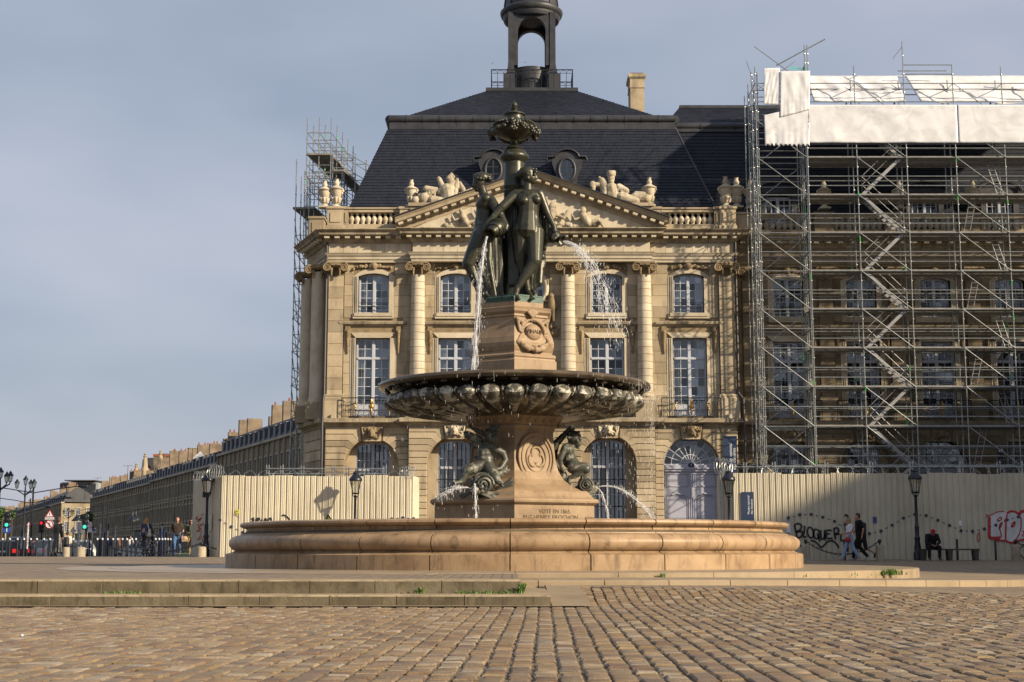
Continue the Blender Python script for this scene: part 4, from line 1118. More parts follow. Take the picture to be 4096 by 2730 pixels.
def column(parent, x, z0, z1, y, r, zcap):
 # engaged column of separate drums
 c = MB(); c.box(x - r*1.25, x + r*1.25, y - r*1.3, y + r, z0, z0 + .18)
 o = c.build('column', M['lime'], parent)
 b = MB(); b.lathe([(r*1.22, 0), (r*1.26, .07), (r*1.2, .14), (r*1.08, .19), (r*1.12, .26), (r*1.02, .32)], (x, y - r*.25, z0 + .18), 28); b.build('base', M['lime'], o, 40)
 za = z0 + .5; n = 16; h = (zcap - za) / n
 for i in range(n):
  t0, t1 = i / n, (i + 1) / n; ra, rb = r * (1 - .13 * t0**1.5), r * (1 - .13 * t1**1.5)
  d = MB(); d.lathe([(ra - .02, .006), (ra, .018), (rb, h - .012), (rb - .02, h - .002)], (x, y - r*.25, za + i * h), 28); d.build('drum', M['lime_light'], o, 50)
 ionic(o, x, zcap - .05, z1, y - r*.15, r, M['carved'])
 return o
PIL = 'lime'
def pilaster(parent, x, w, z0, z1, y, zcap, proud=.18):
 p = MB(); p.box(x - w/2 + .01, x + w/2 - .01, y - proud + .03, y + .1, z0, zcap); o = p.build('pilaster', M['joint'], parent)
 it = []; ashlar(it, x - w/2, x + w/2, z0, zcap, y - proud + .03, [], .60, proud=.03, lens=(.5, 1.3))
 m_ = MB()
 for _, k in it: k.build('stone_block', M[PIL], o)
 b = sweep_plan([(-.1, z0), (.12, z0), (.12, z0 + .14), (.07, z0 + .2), (.09, z0 + .28), (.03, z0 + .36), (-.1, z0 + .36)], [(x - w/2, y), (x - w/2, y - proud), (x + w/2, y - proud), (x + w/2, y)])
 b.build('base', M['lime'], o)
 ionic(o, x, zcap - .05, z1, y - proud + .18, w * .5, M['carved'])
 return o
def balcony(parent, x, z0, z1, y, w):
 o = MB(); o.box(x - w/2, x + w/2, y - .03, y, z1 - .05, z1); o.box(x - w/2, x + w/2, y - .025, y - .005, z0 + .06, z0 + .09)
 for s in (-1, 1): o.box(x + s*w/2 - .02, x + s*w/2 + .02, y - .03, y + .0, z0, z1)
 b = o.build('balcony_rail', M['iron'], parent)
 n = max(6, int(w / .26)); h = z1 - z0
 sc = MB()
 for i in range(n):
  xc = x - w/2 + w * (i + .5) / n
  sc.box(xc - w/n/2 - .008, xc - w/n/2 + .008, y - .02, y - .006, z0 + .08, z1 - .04)
  for up in (0, 1):
   zc = z0 + h * (.32 if not up else .7); r0 = .105; k = 14; sg = 1 if (i + up) % 2 else -1
   sc.tube([(xc + sg * r0 * (1 - .75*j/k) * math.cos(2*PI*1.5*j/k), y - .013, zc + r0 * 1.15 * (1 - .75*j/k) * math.sin(2*PI*1.5*j/k)) for j in range(k + 1)], .012, 4)
 sc.build('scrollwork', M['iron'], b)
 gd = MB(); gd.sphere((x, y - .05, z0 + h*.55), (.13, .08, .16), 12, 8)
 gd.cap((x, y - .05, z0 + h*.45), (x, y - .05, z0 + h*.14), .06, .03, 8); gd.cap((x, y-.05, z0 + h*.72), (x, y-.05, z0+h*.9), .07, .05, 8)
 gd.build('gilded_medallion', M['gold'], b, 180)
 for s in (-.55, .55):
  g2 = MB()
  for q in range(4): g2.sphere((x + s * w/2 + random.uniform(-.06,.06), y - .04, z0 + h*(.45 + .09*q)), (.05, .03, .05), 7, 5)
  g2.cap((x + s*w/2, y-.04, z0+h*.4), (x+s*w/2, y-.04, z0+h*.62), .025, .03, 6)
  g2.build('gilded_leaf', M['gold'], b, 180)
 return b
CH = .33
def arch_edge(arc, side, i, ztop):
 # edge of a course against an arch, from its lower to its upper joint; side +1: the stone lies right of the arch
 xc, zs_, r = arc; bx = [0, .07, .08, -.04, -.21, -.45]
 def B(k): return (xc + side * (r + bx[k] * r / 1.41), zs_ + k * CH)
 def I(k, deg=None): t = R(12.4 * k if deg is None else deg); return (xc + side * r * math.cos(t), zs_ + r * math.sin(t))
 if i < 0: return [(xc + side * r, zs_ + i * CH), (xc + side * r, min(ztop, zs_ + (i + 1) * CH))]
 lo = [B(i), I(i)] if i else [(xc + side * r, zs_)]
 if i >= 5: return lo + [I(0, 64.5), I(0, 67), (xc + side * .58, ztop)]
 return lo + [I(0, 12.4 * (i + .5))] + [I(i + 1), B(i + 1)]
def rustic_pier(items, x0, x1, z0, z1, y, arcs, proud=.05, g=.012):
 mid = (x0 + x1) / 2
 L = [c for c in arcs if c[0] < mid and abs(c[0] + c[2] - x0) < .08]; Rr = [c for c in arcs if c[0] > mid and abs(c[0] - c[2] - x1) < .08]
 zs_ = arcs[0][1] if not L else L[0][1]
 if Rr and not L: zs_ = Rr[0][1]
 for i in range(-int((zs_ - z0) / CH) - 1, 6):
  a, b = max(z0, zs_ + i * CH), min(z1, zs_ + (i + 1) * CH if i < 5 else z1)
  if b - a < .06: continue
  le = arch_edge((L[0][0], zs_, L[0][2]), 1, i, z1) if L else [(x0, a), (x0, b)]
  re = arch_edge((Rr[0][0], zs_, Rr[0][2]), -1, i, z1) if Rr else [(x1, a), (x1, b)]
  le = [(p[0], max(z0, p[1])) for p in le]; re = [(p[0], max(z0, p[1])) for p in re]
  cut = []
  w = re[0][0] - le[0][0]
  xm = (le[0][0] + re[0][0]) / 2 + random.uniform(-.2, .2)
  polys = [le[::-1] + [] + re] if (w < 1.3 or random.random() < .35) else [le[::-1] + [(xm - .004, a), (xm - .004, b)], [(xm + .004, b), (xm + .004, a)] + re]
  for pl in polys:
   cx_ = sum(p[0] for p in pl) / len(pl); cz_ = (a + b) / 2
   m = MB(); n = len(pl)
   sh = [(x + (g if x < cx_ else -g) * (1 if abs(x - cx_) > .1 else 0), z + (g if z < cz_ else -g)) for x, z in pl]
   bv = .022; ins = [(x + (bv if x < cx_ else -bv), z + (bv if z < cz_ else -bv)) for x, z in sh]
   vs = [(x, y - proud, z) for x, z in ins] + [(x, y - proud + bv, z) for x, z in sh] + [(x, y + .03, z) for x, z in sh]
   m.add(vs, [tuple(range(n))] + [((k+1) % n, k, n+k, n+(k+1) % n) for k in range(n)] + [(n+(k+1) % n, n+k, 2*n+k, 2*n+(k+1) % n) for k in range(n)])
   items.append((w * CH, m))
VL = .70
# levels shared by pavilion and wing
z_band0, z_band1 = ZF(1707), ZF(1676)
z_arch, z_fr0, z_fr1, z_cor = ZF(1053), ZF(1017), ZF(976), ZF(930)
z_w2b, z_w2t, z_w1b, z_w1t, z_w1tr = ZF(1255), ZF(1096), ZF(1665), ZF(1354), ZF(1433)
z_led0, z_led1 = ZF(1308), ZF(1288)
z_cap0, z_cap1 = ZF(1106), ZF(1055)
z_bal0, z_bal1 = ZF(926), ZF(834)
def upper_bay(parent, xc, y, x0, x1, wallm, excl, dark=False, seed=0, bal=True):
 w2, w1 = 1.62, 1.80
 wall_bay(wallm, x0, x1, z_led0 + .1, z_arch, y, y + .4, (xc, w2, z_w2b, z_w2t, .16))
 wall_bay(wallm, x0, x1, z_band1, z_led0 + .1, y, y + .4, (xc, w1, z_w1b, z_w1t, 0))
 window(parent, xc, z_w2b, z_w2t, w2, y + .22, 2, 5, rise=.16, dark=dark)
 window(parent, xc, z_w1b, z_w1t, w1, y + .22, 2, (5, 2), transom=z_w1tr, dark=dark, bottom_panel=.55)
 surround(parent, xc, w2, z_w2b, z_w2t, .16, y, .28)
 surround(parent, xc, w1, z_w1b, z_w1t, 0, y, .30)
 m = MB()
 m.box(xc - w2/2 - .28, xc + w2/2 + .28, y - .1, y + .3, z_w2b - .28, z_w2b - .002); m.box(xc - w2/2 - .2, xc + w2/2 + .2, y - .14, y + .3, z_w2b - .16, z_w2b + .02)
 m.build('window_sill', M['lime_light'], parent)
 b = 0; lw = 6.15 / 2
 sh = sweep_plan([(0, z_led0), (.06, z_led0), (.12, z_led0 + .08), (.2, z_led0 + .12), (.22, z_led1 - .04), (.2, z_led1), (0, z_led1)], [(xc - 1.57, y + .1), (xc - 1.57, y), (xc + 1.57, y), (xc + 1.57, y + .1)])
 sh.build('ledge', M['lime_dirty'], parent)
 for s in (-1, 1):
  m = MB(); x = xc + s * 1.34
  m.box(x - .13, x + .13, y - .14, y + .1, z_led0 - .28, z_led0)
  for q in range(9): m.cap((x, y - .12 + .006*q, z_led0 - .3 - q*.13), (x, y - .12 + .006*q, z_led0 - .38 - q*.13), .11 - .007*q, .10 - .008*q, 8)
  m.cap((x - .1, y - .06, z_led0 - .3), (x - .07, y - .05, z_led0 - 1.0), .04, .03, 6); m.cap((x + .1, y - .06, z_led0 - .3), (x + .07, y - .05, z_led0 - 1.0), .04, .03, 6)
  m.build('console', M['carved'], parent, 60)
 spray('leaf_spray', parent, xc, z_w2t + .34, y - .02, 2.2, .35, M['carved'], seed)
 rl_ = MB()
 for q_ in range(3): rl_.box(xc - w2/2, xc + w2/2, y + .02, y + .045, z_w2b + .12 + q_*.22, z_w2b + .15 + q_*.22)
 rl_.build('window_guard', M['iron'], parent)
 if bal: balcony(parent, xc, z_band1 + .02, ZF(1594), y - .42, 3.1)
 excl += [(xc - w2/2 - .28, xc + w2/2 + .28, z_w2b - .28, z_w2t + .28), (xc - w1/2 - .3, xc + w1/2 + .3, z_band1, z_w1t + .3), (xc - 1.57, xc + 1.57, z_led0, z_led1)]
def bars_grille(parent, xc, w, z0, zt, rise, y):
 m = MB(); n = 8
 o = None
 for i in range(n):
  x = xc - w/2 + w * (i + .5) / n
  top = zt
  b = MB(); b.cyl((x, y, z0), (x, y, top - .02 - rise * (abs(x - xc) / (w/2)) ** 2), .017, None, 6, False); b.build('iron_bar', M['iron'], parent)
 for z in (z0 + .9, z0 + 2.3, z0 + 3.7):
  if z < zt - .4:
   b = MB(); b.box(xc - w/2, xc + w/2, y - .012, y + .012, z - .02, z + .02); b.build('cross_bar', M['iron'], parent)
def ground_bay(parent, xc, y, x0, x1, zt, wallm, items, seed, r=1.40, door=False, maskmat='lime_light'):
 zs_ = zt - r
 wall_bay(wallm, x0, x1, 0, z_band0, y, y + .75, (xc, 2*r, 0, zt, r))
 k = MB(); k.prism([(xc - .46, zt - .12), (xc + .46, zt - .12), (xc + .58, z_band0 - .01), (xc - .58, z_band0 - .01)], y - .09, y + .05); k.build('keystone', M['lime'], parent)
 face_relief('keystone_mask', parent, xc, zt + .30, y - .13, .95, M[maskmat])
 if not door:
  inner = MB(); iw = 1.80
  wall_bay(inner, xc - r - .05, xc + r + .05, 0, zt + .1, y + .7, y + 1.0, (xc, iw, .4, zt - .12, .22)); inner.build('arch_infill', M['lime'], parent)
  window(parent, xc, .4, zt - .12, iw, y + .82, 2, (3, 3), rise=.22, transom=zs_ - .15, curtain=False)
  m = MB(); m.box(xc - iw/2, xc + iw/2, y + 1.1, y + 1.12, .45, zt - .4); m.build('blind', M['blind'], parent)
  bars_grille(parent, xc, iw, .35, zt - .2, .3, y + .66)
 return zs_
# ---------------------------------------------------------------- corner pavilion
XL, XR = XW(1308), XW(2942)
XP0, XP1 = XW(1640), XW(2611)
YP = YF - .42
pav = thing('corner_pavilion', 'honey limestone corner pavilion with pediment, slate mansard roof and ionic columns', 'building', (XW(2125), YF, 0))
bays = [XW(s) for s in (1493, 1822, 2125, 2428, 2757)]
edges = [XL + .25, XW(1655), XW(1975), XW(2275), XW(2592), XR - .25]
sd = Vector((-.39, .92)).normalized()
PLb = (XL + sd.x * 4.4, YF + sd.y * 4.4)
gar = [zt for zt in (ZF(1757), ZF(1751), ZF(1748), ZF(1747), ZF(1749))]
wallm = MB(); items = []; excl = []; arcs = []
gy = [YF, YP, YP, YP, YF]
for i in range(5):
 y = gy[i]
 zs_ = ground_bay(pav, bays[i], y, edges[i] if i else XL, edges[i+1] if i < 4 else XR, gar[i], wallm, items, i, r=1.41 if i != 4 else 1.45, door=(i == 4), maskmat='carved' if i in (0, 4) else 'lime_light')
 arcs.append((bays[i], zs_, 1.41 if i != 4 else 1.45))
for i in range(6):
 # rusticated piers between the arches
 x0 = XL if i == 0 else bays[i-1] + arcs[i-1][2] + .01
 x1 = XR if i == 5 else bays[i] - arcs[i][2] - .01
 segs = [(x0, x1, gy[min(i, 4)] if i < 5 else YF)]
 if i == 1: segs = [(x0, XP0 - .02, YF), (XP0, x1, YP)]
 if i == 4: segs = [(x0, XP1, YP), (XP1 + .02, x1, YF)]
 for a, b, y in segs:
  near = [arcs[k] for k in (i-1, i) if 0 <= k < 5]
  rustic_pier(items, a, b, 0.05, z_band0 - .02, y, near)
upi = []
for i in range(5):
 y = YF
 if i == 2: continue
 upper_bay(pav, bays[i], y, edges[i] if i else XL, edges[i+1] if i < 4 else XR, wallm, excl, seed=20 + i, dark=(i == 3))
# centre bay: arched window below, oval above
xc = bays[2]
wall_bay(wallm, edges[2], edges[3], z_band1, ZF(1290), YF, YF + .4, (xc, 1.9, z_w1b, ZF(1300), .95));
wall_bay(wallm, edges[2], edges[3], ZF(1290), z_arch, YF, YF + .4, (xc, 1.4, ZF(1225), ZF(1085), .69))
window(pav, xc, z_w1b, ZF(1300), 1.9, YF + .2, 2, (5, 2), rise=.9, transom=z_w1tr)
window(pav, xc, ZF(1225), ZF(1085), 1.4, YF + .2, 2, 4, rise=.65)
m = MB(); m.tube([(xc + .82 * math.cos(2*PI*k/36), YF - .05, (ZF(1225) + ZF(1085))/2 + 1.0 * math.sin(2*PI*k/36)) for k in range(36)], .13, 8, True); m.build('oval_frame', M['lime_light'], pav, 60)
m = MB(); mq = random.Random(5)
bx, bz = XW(2205), ZF(1230)
m.sphere((bx, YF - .2, bz + .55), (.16, .15, .18), 10, 8); m.cap((bx, YF-.15, bz + .35), (bx + .02, YF-.15, bz - .1), .2, .22, 10); m.cap((bx-.08, YF-.15, bz-.15), (bx-.15, YF-.18, bz-.75), .13, .08, 8); m.cap((bx+.1, YF-.15, bz-.15), (bx+.12, YF-.18, bz-.75), .13, .08, 8)
m.cap((bx-.15, YF-.15, bz+.3), (bx-.5, YF-.12, bz+.35), .08, .06, 8); m.cap((bx+.15, YF-.15, bz+.3), (bx+.3, YF-.12, bz-.05), .08, .06, 8)
for k in range(14): m.sphere((bx + mq.uniform(-.3, .3), YF - .08, bz - .9 - mq.uniform(0, .7)), mq.uniform(.08, .16), 7, 5)
organic('relief_child', m, .035, M['carved'], pav, 1)
excl += [(xc - 1.0, xc + 1.0, ZF(1240), z_arch), (xc - 1.1, xc + 1.1, z_band1, ZF(1290))]
wallm.build('wall', M['joint_light'], pav)
for cx_ in (1342, 2908): excl.append((XW(cx_) - .42, XW(cx_) + .42, z_band1, z_arch))
ashlar(upi, XL + .02, XR - .02, z_band1 + .02, z_arch, YF, excl, .58, proud=.03)
pieces(pav, 'stone_block', items + upi, M['lime'])
# side return that turns away along the quay
def qd(a, b, z0, z1, y=0): return MB().add([(a[0], a[1], z0), (b[0], b[1], z0), (b[0], b[1], z1), (a[0], a[1], z1)], [(0,1,2,3)])
m = qd(PLb, (XL, YF), 0, z_cor); m.build('side_wall', M['lime'], pav); m = MB(); m.add([(PLb[0], PLb[1], 0), (PLb[0], PLb[1], z_cor), (PLb[0] + 1, PLb[1] + 18, z_cor), (PLb[0] + 1, PLb[1] + 18, 0)], [(0,1,2,3)])
m.build('side_wall', M['lime'], pav); m = MB(); m.box(XR - .3, XR, YF + .05, YF + 4, 0, z_cor); m.build('side_wall', M['lime'], pav)
sdn = Vector((-sd.y, sd.x)) ;
for k in range(2):
 t = .9 + k * 2.2; px_, py_ = XL + sd.x * t, YF + sd.y * t
 c = MB(); c.lathe([(.44, 0), (.46, .08), (.40, .3), (.39, .32), (.36, 7.0), (.34, z_cap0 - z_band1 - .9)], (px_ - .25, py_ - .1, z_band1 + .9), 20)
 o = c.build('side_column', M['lime_light'], pav, 40); ionic(o, px_ - .25, z_cap0 - .05, z_cap1, py_ - .1, .4, M['carved'])
 c = MB(); c.box(px_ - .75, px_ + .2, py_ - .55, py_ + .5, z_band1, z_band1 + .9); c.build('side_pedestal', M['lime'], o)
for s in range(14):
 z0 = .05 + s * .56; m = MB(); a = (XL + sd.x*.1 - .05, YF + sd.y*.1 - .03); b = (XL + sd.x*3.9 - .05, YF + sd.y*3.9 - .03)
 m.add([(b[0], b[1], z0), (a[0], a[1], z0), (a[0], a[1], z0+.5), (b[0], b[1], z0+.5), (b[0]+.1, b[1]+.05, z0), (a[0]+.1, a[1]+.05, z0), (a[0]+.1, a[1]+.05, z0+.5), (b[0]+.1, b[1]+.05, z0+.5)], [(0,1,2,3),(3,2,6,7),(1,0,4,5)])
 if z0 + .5 < z_band0: m.build('side_course', M['lime'], pav)
# pilasters, columns and their pedestals
for sx in (1342, 2908):
 x = XW(sx); p = MB(); p.box(x - .56, x + .56, YF - .30, YF + .1, z_band1, ZF(1606)); p.build('pedestal', M['lime'], pav)
 pilaster(pav, x, .80, ZF(1606), z_cap1, YF, z_cap0)
for sx in (1671, 1978, 2272, 2578):
 x = XW(sx); p = MB(); p.box(x - .56, x + .56, YF - .62, YF + .1, z_band1, ZF(1606)); p.build('pedestal', M['lime'], pav)
 column(pav, x, ZF(1606), z_cap1 - .02, YF - .12, .40, z_cap0)
# string course, entablature, cornice
path = [PLb, (XL, YF), (XP0, YF), (XP0, YP), (XP1, YP), (XP1, YF), (XR, YF), (XR, YF + 2.5)]
sweep_plan([(-.2, z_band0 - .02), (.06, z_band0 - .02), (.08, z_band0 + .08), (.20, z_band0 + .12), (.22, z_band0 + .17), (.44, z_band0 + .19), (.46, z_band1 - .03), (.42, z_band1), (-.3, z_band1)], path).build('string_course', M['lime_dirty'], pav)
path2 = [PLb, (XL, YF - .12), (XP0 + .1, YF - .12), (XP0 + .1, YP), (XP1 - .1, YP), (XP1 - .1, YF - .12), (XR, YF - .12), (XR, YF + 2.5)]
h = z_fr0 - z_arch
sweep_plan([(-.4, z_arch), (.04, z_arch), (.04, z_arch + h*.3), (.09, z_arch + h*.32), (.09, z_arch + h*.68), (.14, z_arch + h*.7), (.18, z_fr0 - .06), (.22, z_fr0), (-.4, z_fr0)], path2).build('architrave', M['lime_light'], pav)
fz = []
for (xa, xb, y) in ((XL, XP0 + .1, YF - .12), (XP0 + .1, XP1 - .1, YP), (XP1 - .1, XR, YF - .12)): ashlar(fz, xa + .02, xb - .02, z_fr0 + .01, z_fr1 - .01, y, [], z_fr1 - z_fr0, lens=(.7, 1.2))
sweep_plan([(-.4, z_fr0), (-.02, z_fr0), (-.02, z_fr1), (-.4, z_fr1)], path2).build('frieze_core', M['lime'], pav)
for _, k in fz: k.build('frieze_block', M['lime_light'] , pav)
hc = z_cor - z_fr1
sweep_plan([(-.4, z_fr1), (.05, z_fr1), (.10, z_fr1 + hc*.10), (.16, z_fr1 + hc*.22), (.2, z_fr1 + hc*.26), (.2, z_fr1 + hc*.5), (.55, z_fr1 + hc*.52), (.62, z_fr1 + hc*.56), (.64, z_fr1 + hc*.75), (.72, z_fr1 + hc*.85), (.8, z_cor - .04), (.8, z_cor), (-.6, z_cor)], path2).build('cornice', M['lime_dirty'], pav)
dm_ = MB().box(-.13, .13, -.32, .05, 0, hc*.2).mesh('dentil', M['lime_light'])
def dentils(xa, xb, y, z, n):
 for i in range(n): place('dentil', dm_, pav, (xa + (xb - xa) * (i + .5) / n, y - .2, z))
dz_ = z_fr1 + hc*.29
dentils(XL - .3, XP0 - .35, YF - .12, dz_, 8); dentils(XP0 - .3, XP1 + .3, YP, dz_, 26); dentils(XP1 + .45, XR + .2, YF - .12, dz_, 8)
for k in range(7):
 t = .3 + k * .55; place('dentil', dm_, pav, (XL + sd.x*t - .25, YF + sd.y*t - .1, dz_), R(67 - 180))
# pediment
ax, az = XW(2125, 700), ZF(698)
lx, rx, ez = XW(1585, 925), XW(2663, 917), z_cor + .02
def rake(sgn, xe):
 th = .56; L = Vector((ax - xe, az - ez));
 pr = [(0, -.15), (0, th*.25), (.12, th*.3), (.12, th*.5), (.45, th*.55), (.5, th*.8), (.62, th), (-.6, th)]
 m = MB(); vs = []
 for t in (0, 1):
  x = xe + (ax - xe) * t; z = ez + (az - th*1.05 - ez + .0) * t
  for d, zz_ in pr: vs.append((x, YP - d, z + zz_))
 k = len(pr); fs = [(j, k+j, k+j+1, j+1) if sgn > 0 else (j+1, k+j+1, k+j, j) for j in range(k-1)] + [tuple(range(k)), tuple(range(2*k-1, k-1, -1))]
 m.add(vs, fs); m.build('raking_cornice', M['lime'], pav)
 cp = MB(); vs = []
 for t in (0, 1):
  x = xe - sgn*.12 + (ax - xe + sgn*.12) * t; z = ez + (az - ez - th*1.05) * t + th
  for d, zz_ in ((.66, .0), (.66, .06), (-.6, .08), (-.6, .0)): vs.append((x, YP - d, z + zz_))
 cp.add(vs, [(0,4,5,1) , (1,5,6,2), (2,6,7,3), (0,1,2,3), (4,7,6,5), (3,7,4,0)]); cp.build('lead_capping', M['zinc'], pav)
 for i in range(15):
  t = (i + .7) / 15.5; x = xe + (ax - xe) * t; z = ez + (az - ez - th*1.05) * t
  mm = Matrix.Rotation(-math.atan2(az - th - ez, abs(ax - xe)) * sgn, 3, 'Y')
  place('modillion', dm_, pav, (x, YP - .12, z + .12), M=mm)
rake(1, lx); rake(-1, rx)
m = MB(); m.prism([(lx + .6, z_cor), (rx - .6, z_cor), (ax, az - .35)], YP + .02, YP + .6); m.build('tympanum', M['lime_light'], pav)
m = MB(); q = random.Random(8)
def relief_fig(m, x, z, s, fl=1):
 y = YP - .06
 m.sphere((x, y - .12, z + .75*s), (.17*s, .14, .19*s), 10, 8)
 for i in range(6): m.sphere((x + q.uniform(-.15,.15)*s, y - .12, z + (.85 + q.uniform(-.05,.1))*s), .08*s, 6, 5)
 m.cap((x, y - .08, z + .55*s), (x + fl*.25*s, y - .08, z + .15*s), .2*s, .22*s, 10)
 m.cap((x + fl*.05*s, y - .1, z + .5*s), (x - fl*.45*s, y - .1, z + .3*s), .09*s, .07*s, 8); m.cap((x - fl*.45*s, y-.1, z+.3*s), (x - fl*.6*s, y-.1, z+.6*s), .07*s, .06*s, 8)
 m.cap((x + fl*.25*s, y - .1, z + .1*s), (x + fl*.8*s, y - .1, z + .3*s), .14*s, .1*s, 8); m.cap((x + fl*.8*s, y-.1, z+.3*s), (x + fl*1.1*s, y-.1, z - .1*s), .1*s, .07*s, 8)
for sx, sc_, fl in ((1850, .9, 1), (1960, 1.3, 1), (2090, 1.6, -1), (2210, 1.3, -1), (2330, 1.0, 1)):
 m = MB(); relief_fig(m, XW(sx, 880), z_cor + .25, sc_, fl)
 for i in range(10): m.sphere((XW(sx, 880) + q.uniform(-1, 1), YP - .02, z_cor + .15 + q.uniform(0, .25)), (q.uniform(.1,.25), .1, .12), 7, 5)
 organic('tympanum_figure', m, .035, M['lime_sculpt'], pav, 0)
# attic, balustrade
for a, b in ((1643, 1905), (2330, 2606)):
 m = MB(); m.box(XW(a, 850), XW(b, 850), YF - .35, YF + .6, z_cor, ZF(822)); m.box(XW(a, 850) - .1, XW(b, 850) + .1, YF - .45, YF + .6, ZF(832), ZF(819)); m.build('attic', M['lime'], pav)
bp_ = [(.085, 0), (.085, .07), (.06, .09), (.075, .16), (.115, .30), (.12, .40), (.09, .52), (.05, .64), (.045, .74), (.075, .78), (.075, .86)]
bal_mesh = MB().lathe([(r*1.35, z / .86 * (ZF(852) - ZF(900))) for r, z in bp_], n=14).mesh('baluster', M['lime_light'], smooth=50)
def balus(parent, xa, xb, y, n, zo=0.0):
 o = MB(); o.box(xa, xb, y - .28, y + .28, z_bal0 - .1 + zo, ZF(900) + zo); o.box(xa, xb, y - .26, y + .26, ZF(852) + zo, z_bal1 - .08 + zo); o.box(xa, xb, y - .32, y + .32, z_bal1 - .08 + zo, z_bal1 + zo)
 b = o.build('balustrade', M['lime'], parent)
 for i in range(n): place('baluster', bal_mesh, b, (xa + (xb - xa) * (i + .5) / n, y, ZF(900) + zo))
def ped(parent, xa, xb, y, name='balustrade_pier', zo=0.0):
 m = MB(); m.box(xa, xb, y - .42, y + .42, z_bal0 - .1 + zo, z_bal1 + .04 + zo); m.box(xa + .16, xb - .16, y - .46, y, ZF(895) + zo, ZF(856) + zo); m.box(xa - .06, xb + .06, y - .48, y + .48, z_bal1 - .1 + zo, z_bal1 + .02 + zo); m.box(xa - .05, xb + .05, y - .47, y + .47, z_bal0 - .1 + zo, z_bal0 + .25 + zo)
 m.build(name, M['lime'], parent)
YB = YF + .1
ped(pav, XW(1312, 880), XW(1376, 880), YB); balus(pav, XW(1395, 880), XW(1597, 880), YB, 9); ped(pav, XW(1600, 880), XW(1643, 880), YB + .05); ped(pav, XW(1376, 880) + .01, XW(1394, 880), YB + .08)
ped(pav, XW(2606, 880), XW(2642, 880), YB + .05); balus(pav, XW(2645, 880), XW(2853, 880), YB, 9); ped(pav, XW(2876, 880), XW(2940, 880), YB); ped(pav, XW(2855, 880), XW(2875, 880), YB + .08)
ped(pav, XL + sd.x*2.2 - .5, XL + sd.x*2.2 + .3, YF + sd.y*2.2 + .4)
# ---------------------------------------------------------------- roofs
def slates(parent, c00, c10, c11, c01, rows, w, mat='slate'):
 c00, c10, c11, c01 = map(Vector, (c00, c10, c11, c01))
 nrm = (c10 - c00).cross(c01 - c00).normalized()
 j = MB(); q = random.Random(rows)
 for r in range(rows):
  v0, v1 = r / rows, (r + 1.12) / rows
  A, B = c00.lerp(c01, v0), c10.lerp(c11, v0); A2, B2 = c00.lerp(c01, min(1, v1)), c10.lerp(c11, min(1, v1))
  n = max(2, round((B - A).length / w)); off = .5 * (r % 2)
  for i in range(-1, n + 1):
   t0, t1 = max(0, (i + off) / n), min(1, (i + 1 + off) / n)
   if t1 - t0 < .1 / n: continue
   g = .004 / max(.1, (B - A).length) ; l = nrm * (.035 + q.uniform(-.006, .008)); u = nrm * .006
   p = [A.lerp(B, t0 + g) + l, A.lerp(B, t1 - g) + l, A2.lerp(B2, t1 - g) + u, A2.lerp(B2, t0 + g) + u, A.lerp(B, t0 + g), A.lerp(B, t1 - g)]
   j.add(p, [(0,1,2,3), (4,5,1,0), (5,2,1), (4,0,3)])
 return j.build('slates', M[mat], parent, kind='stuff')
Yr0, Yr1, Yr2 = 77.2, 79.6, 85.0
A0, A1 = P(1388, 850, Yr0), P(2872, 850, Yr0)
B0_, B1_ = P(1558, 506, Yr1), P(2700, 506, Yr1)
D0_, D1_ = P(1600, 474, Yr1 + .35), P(2650, 474, Yr1 + .35)
E0_, E1_ = P(1953, 364, Yr2), P(2302, 364, Yr2)
zA = A0.z - 1.0
depth = 18.0
def back(p, k): return Vector((p.x, 2 * (YF + 11.5) - p.y, p.z))
m = MB(); q4 = [A0, A1, back(A1, 0), back(A0, 0)]; r4 = [B0_, B1_, back(B1_, 0), back(B0_, 0)]; d4 = [D0_, D1_, back(D1_, 0), back(D0_, 0)]; e4 = [E0_, E1_, back(E1_, 0), back(E0_, 0)]
for lo, hi in ((q4, r4), (r4, d4), (d4, e4)):
 m.add(lo + hi, [(i, (i+1) % 4, 4 + (i+1) % 4, 4 + i) for i in range(4)])
m.add(e4, [(0,1,2,3)])
roof = m.build('roof', M['slate'], pav)
slates(roof, A0, A1, B1_, B0_, 30, .26); slates(roof, D0_, D1_, E1_, E0_, 26, .26)
slates(roof, back(A0, 0), A0, B0_, back(B0_, 0), 30, .26); slates(roof, A1, back(A1, 0), back(B1_, 0), B1_, 30, .26)
# rolled lead at the break, in lengths
L = (B1_ - B0_).length; n = 17
zr = (B0_.z + D0_.z) / 2 + .05
for i in range(n):
 a, b = B0_.lerp(B1_, i / n), B0_.lerp(B1_, (i + 1) / n)
 m = MB(); m.cyl((a.x + .01, Yr1 - .02, zr + .06), (b.x - .01, Yr1 - .02, zr + .06), .24, None, 14); m.cyl((a.x - .02, Yr1 - .02, zr + .06), (a.x + .03, Yr1 - .02, zr + .06), .262, None, 14)
 m.box(a.x, b.x - .01, Yr1 - .14, Yr1 + .1, B0_.z - .22, zr - .1); m.build('lead_roll', M['zinc'], roof, 40)
for p, sg in ((B0_, -1), (B1_, 1)):
 m = MB(); m.cyl((p.x, Yr1 - .02, zr + .06), (p.x, Yr1 + 8, zr + .06), .26, None, 12); m.build('lead_roll', M['zinc'], roof, 40)
m = MB(); m.tube([A1 + Vector((0, -.02, 0)), B1_ + Vector((0, -.02, -.1))], .07, 8); m.build('hip_flashing', M['zinc'], roof, 60)
m = MB(); m.box(E0_.x - .15, E1_.x + .15, Yr2 - .15, back(E0_, 0).y + .15, E0_.z - .05, E0_.z + .16); m.build('lantern_deck', M['zinc'], roof)
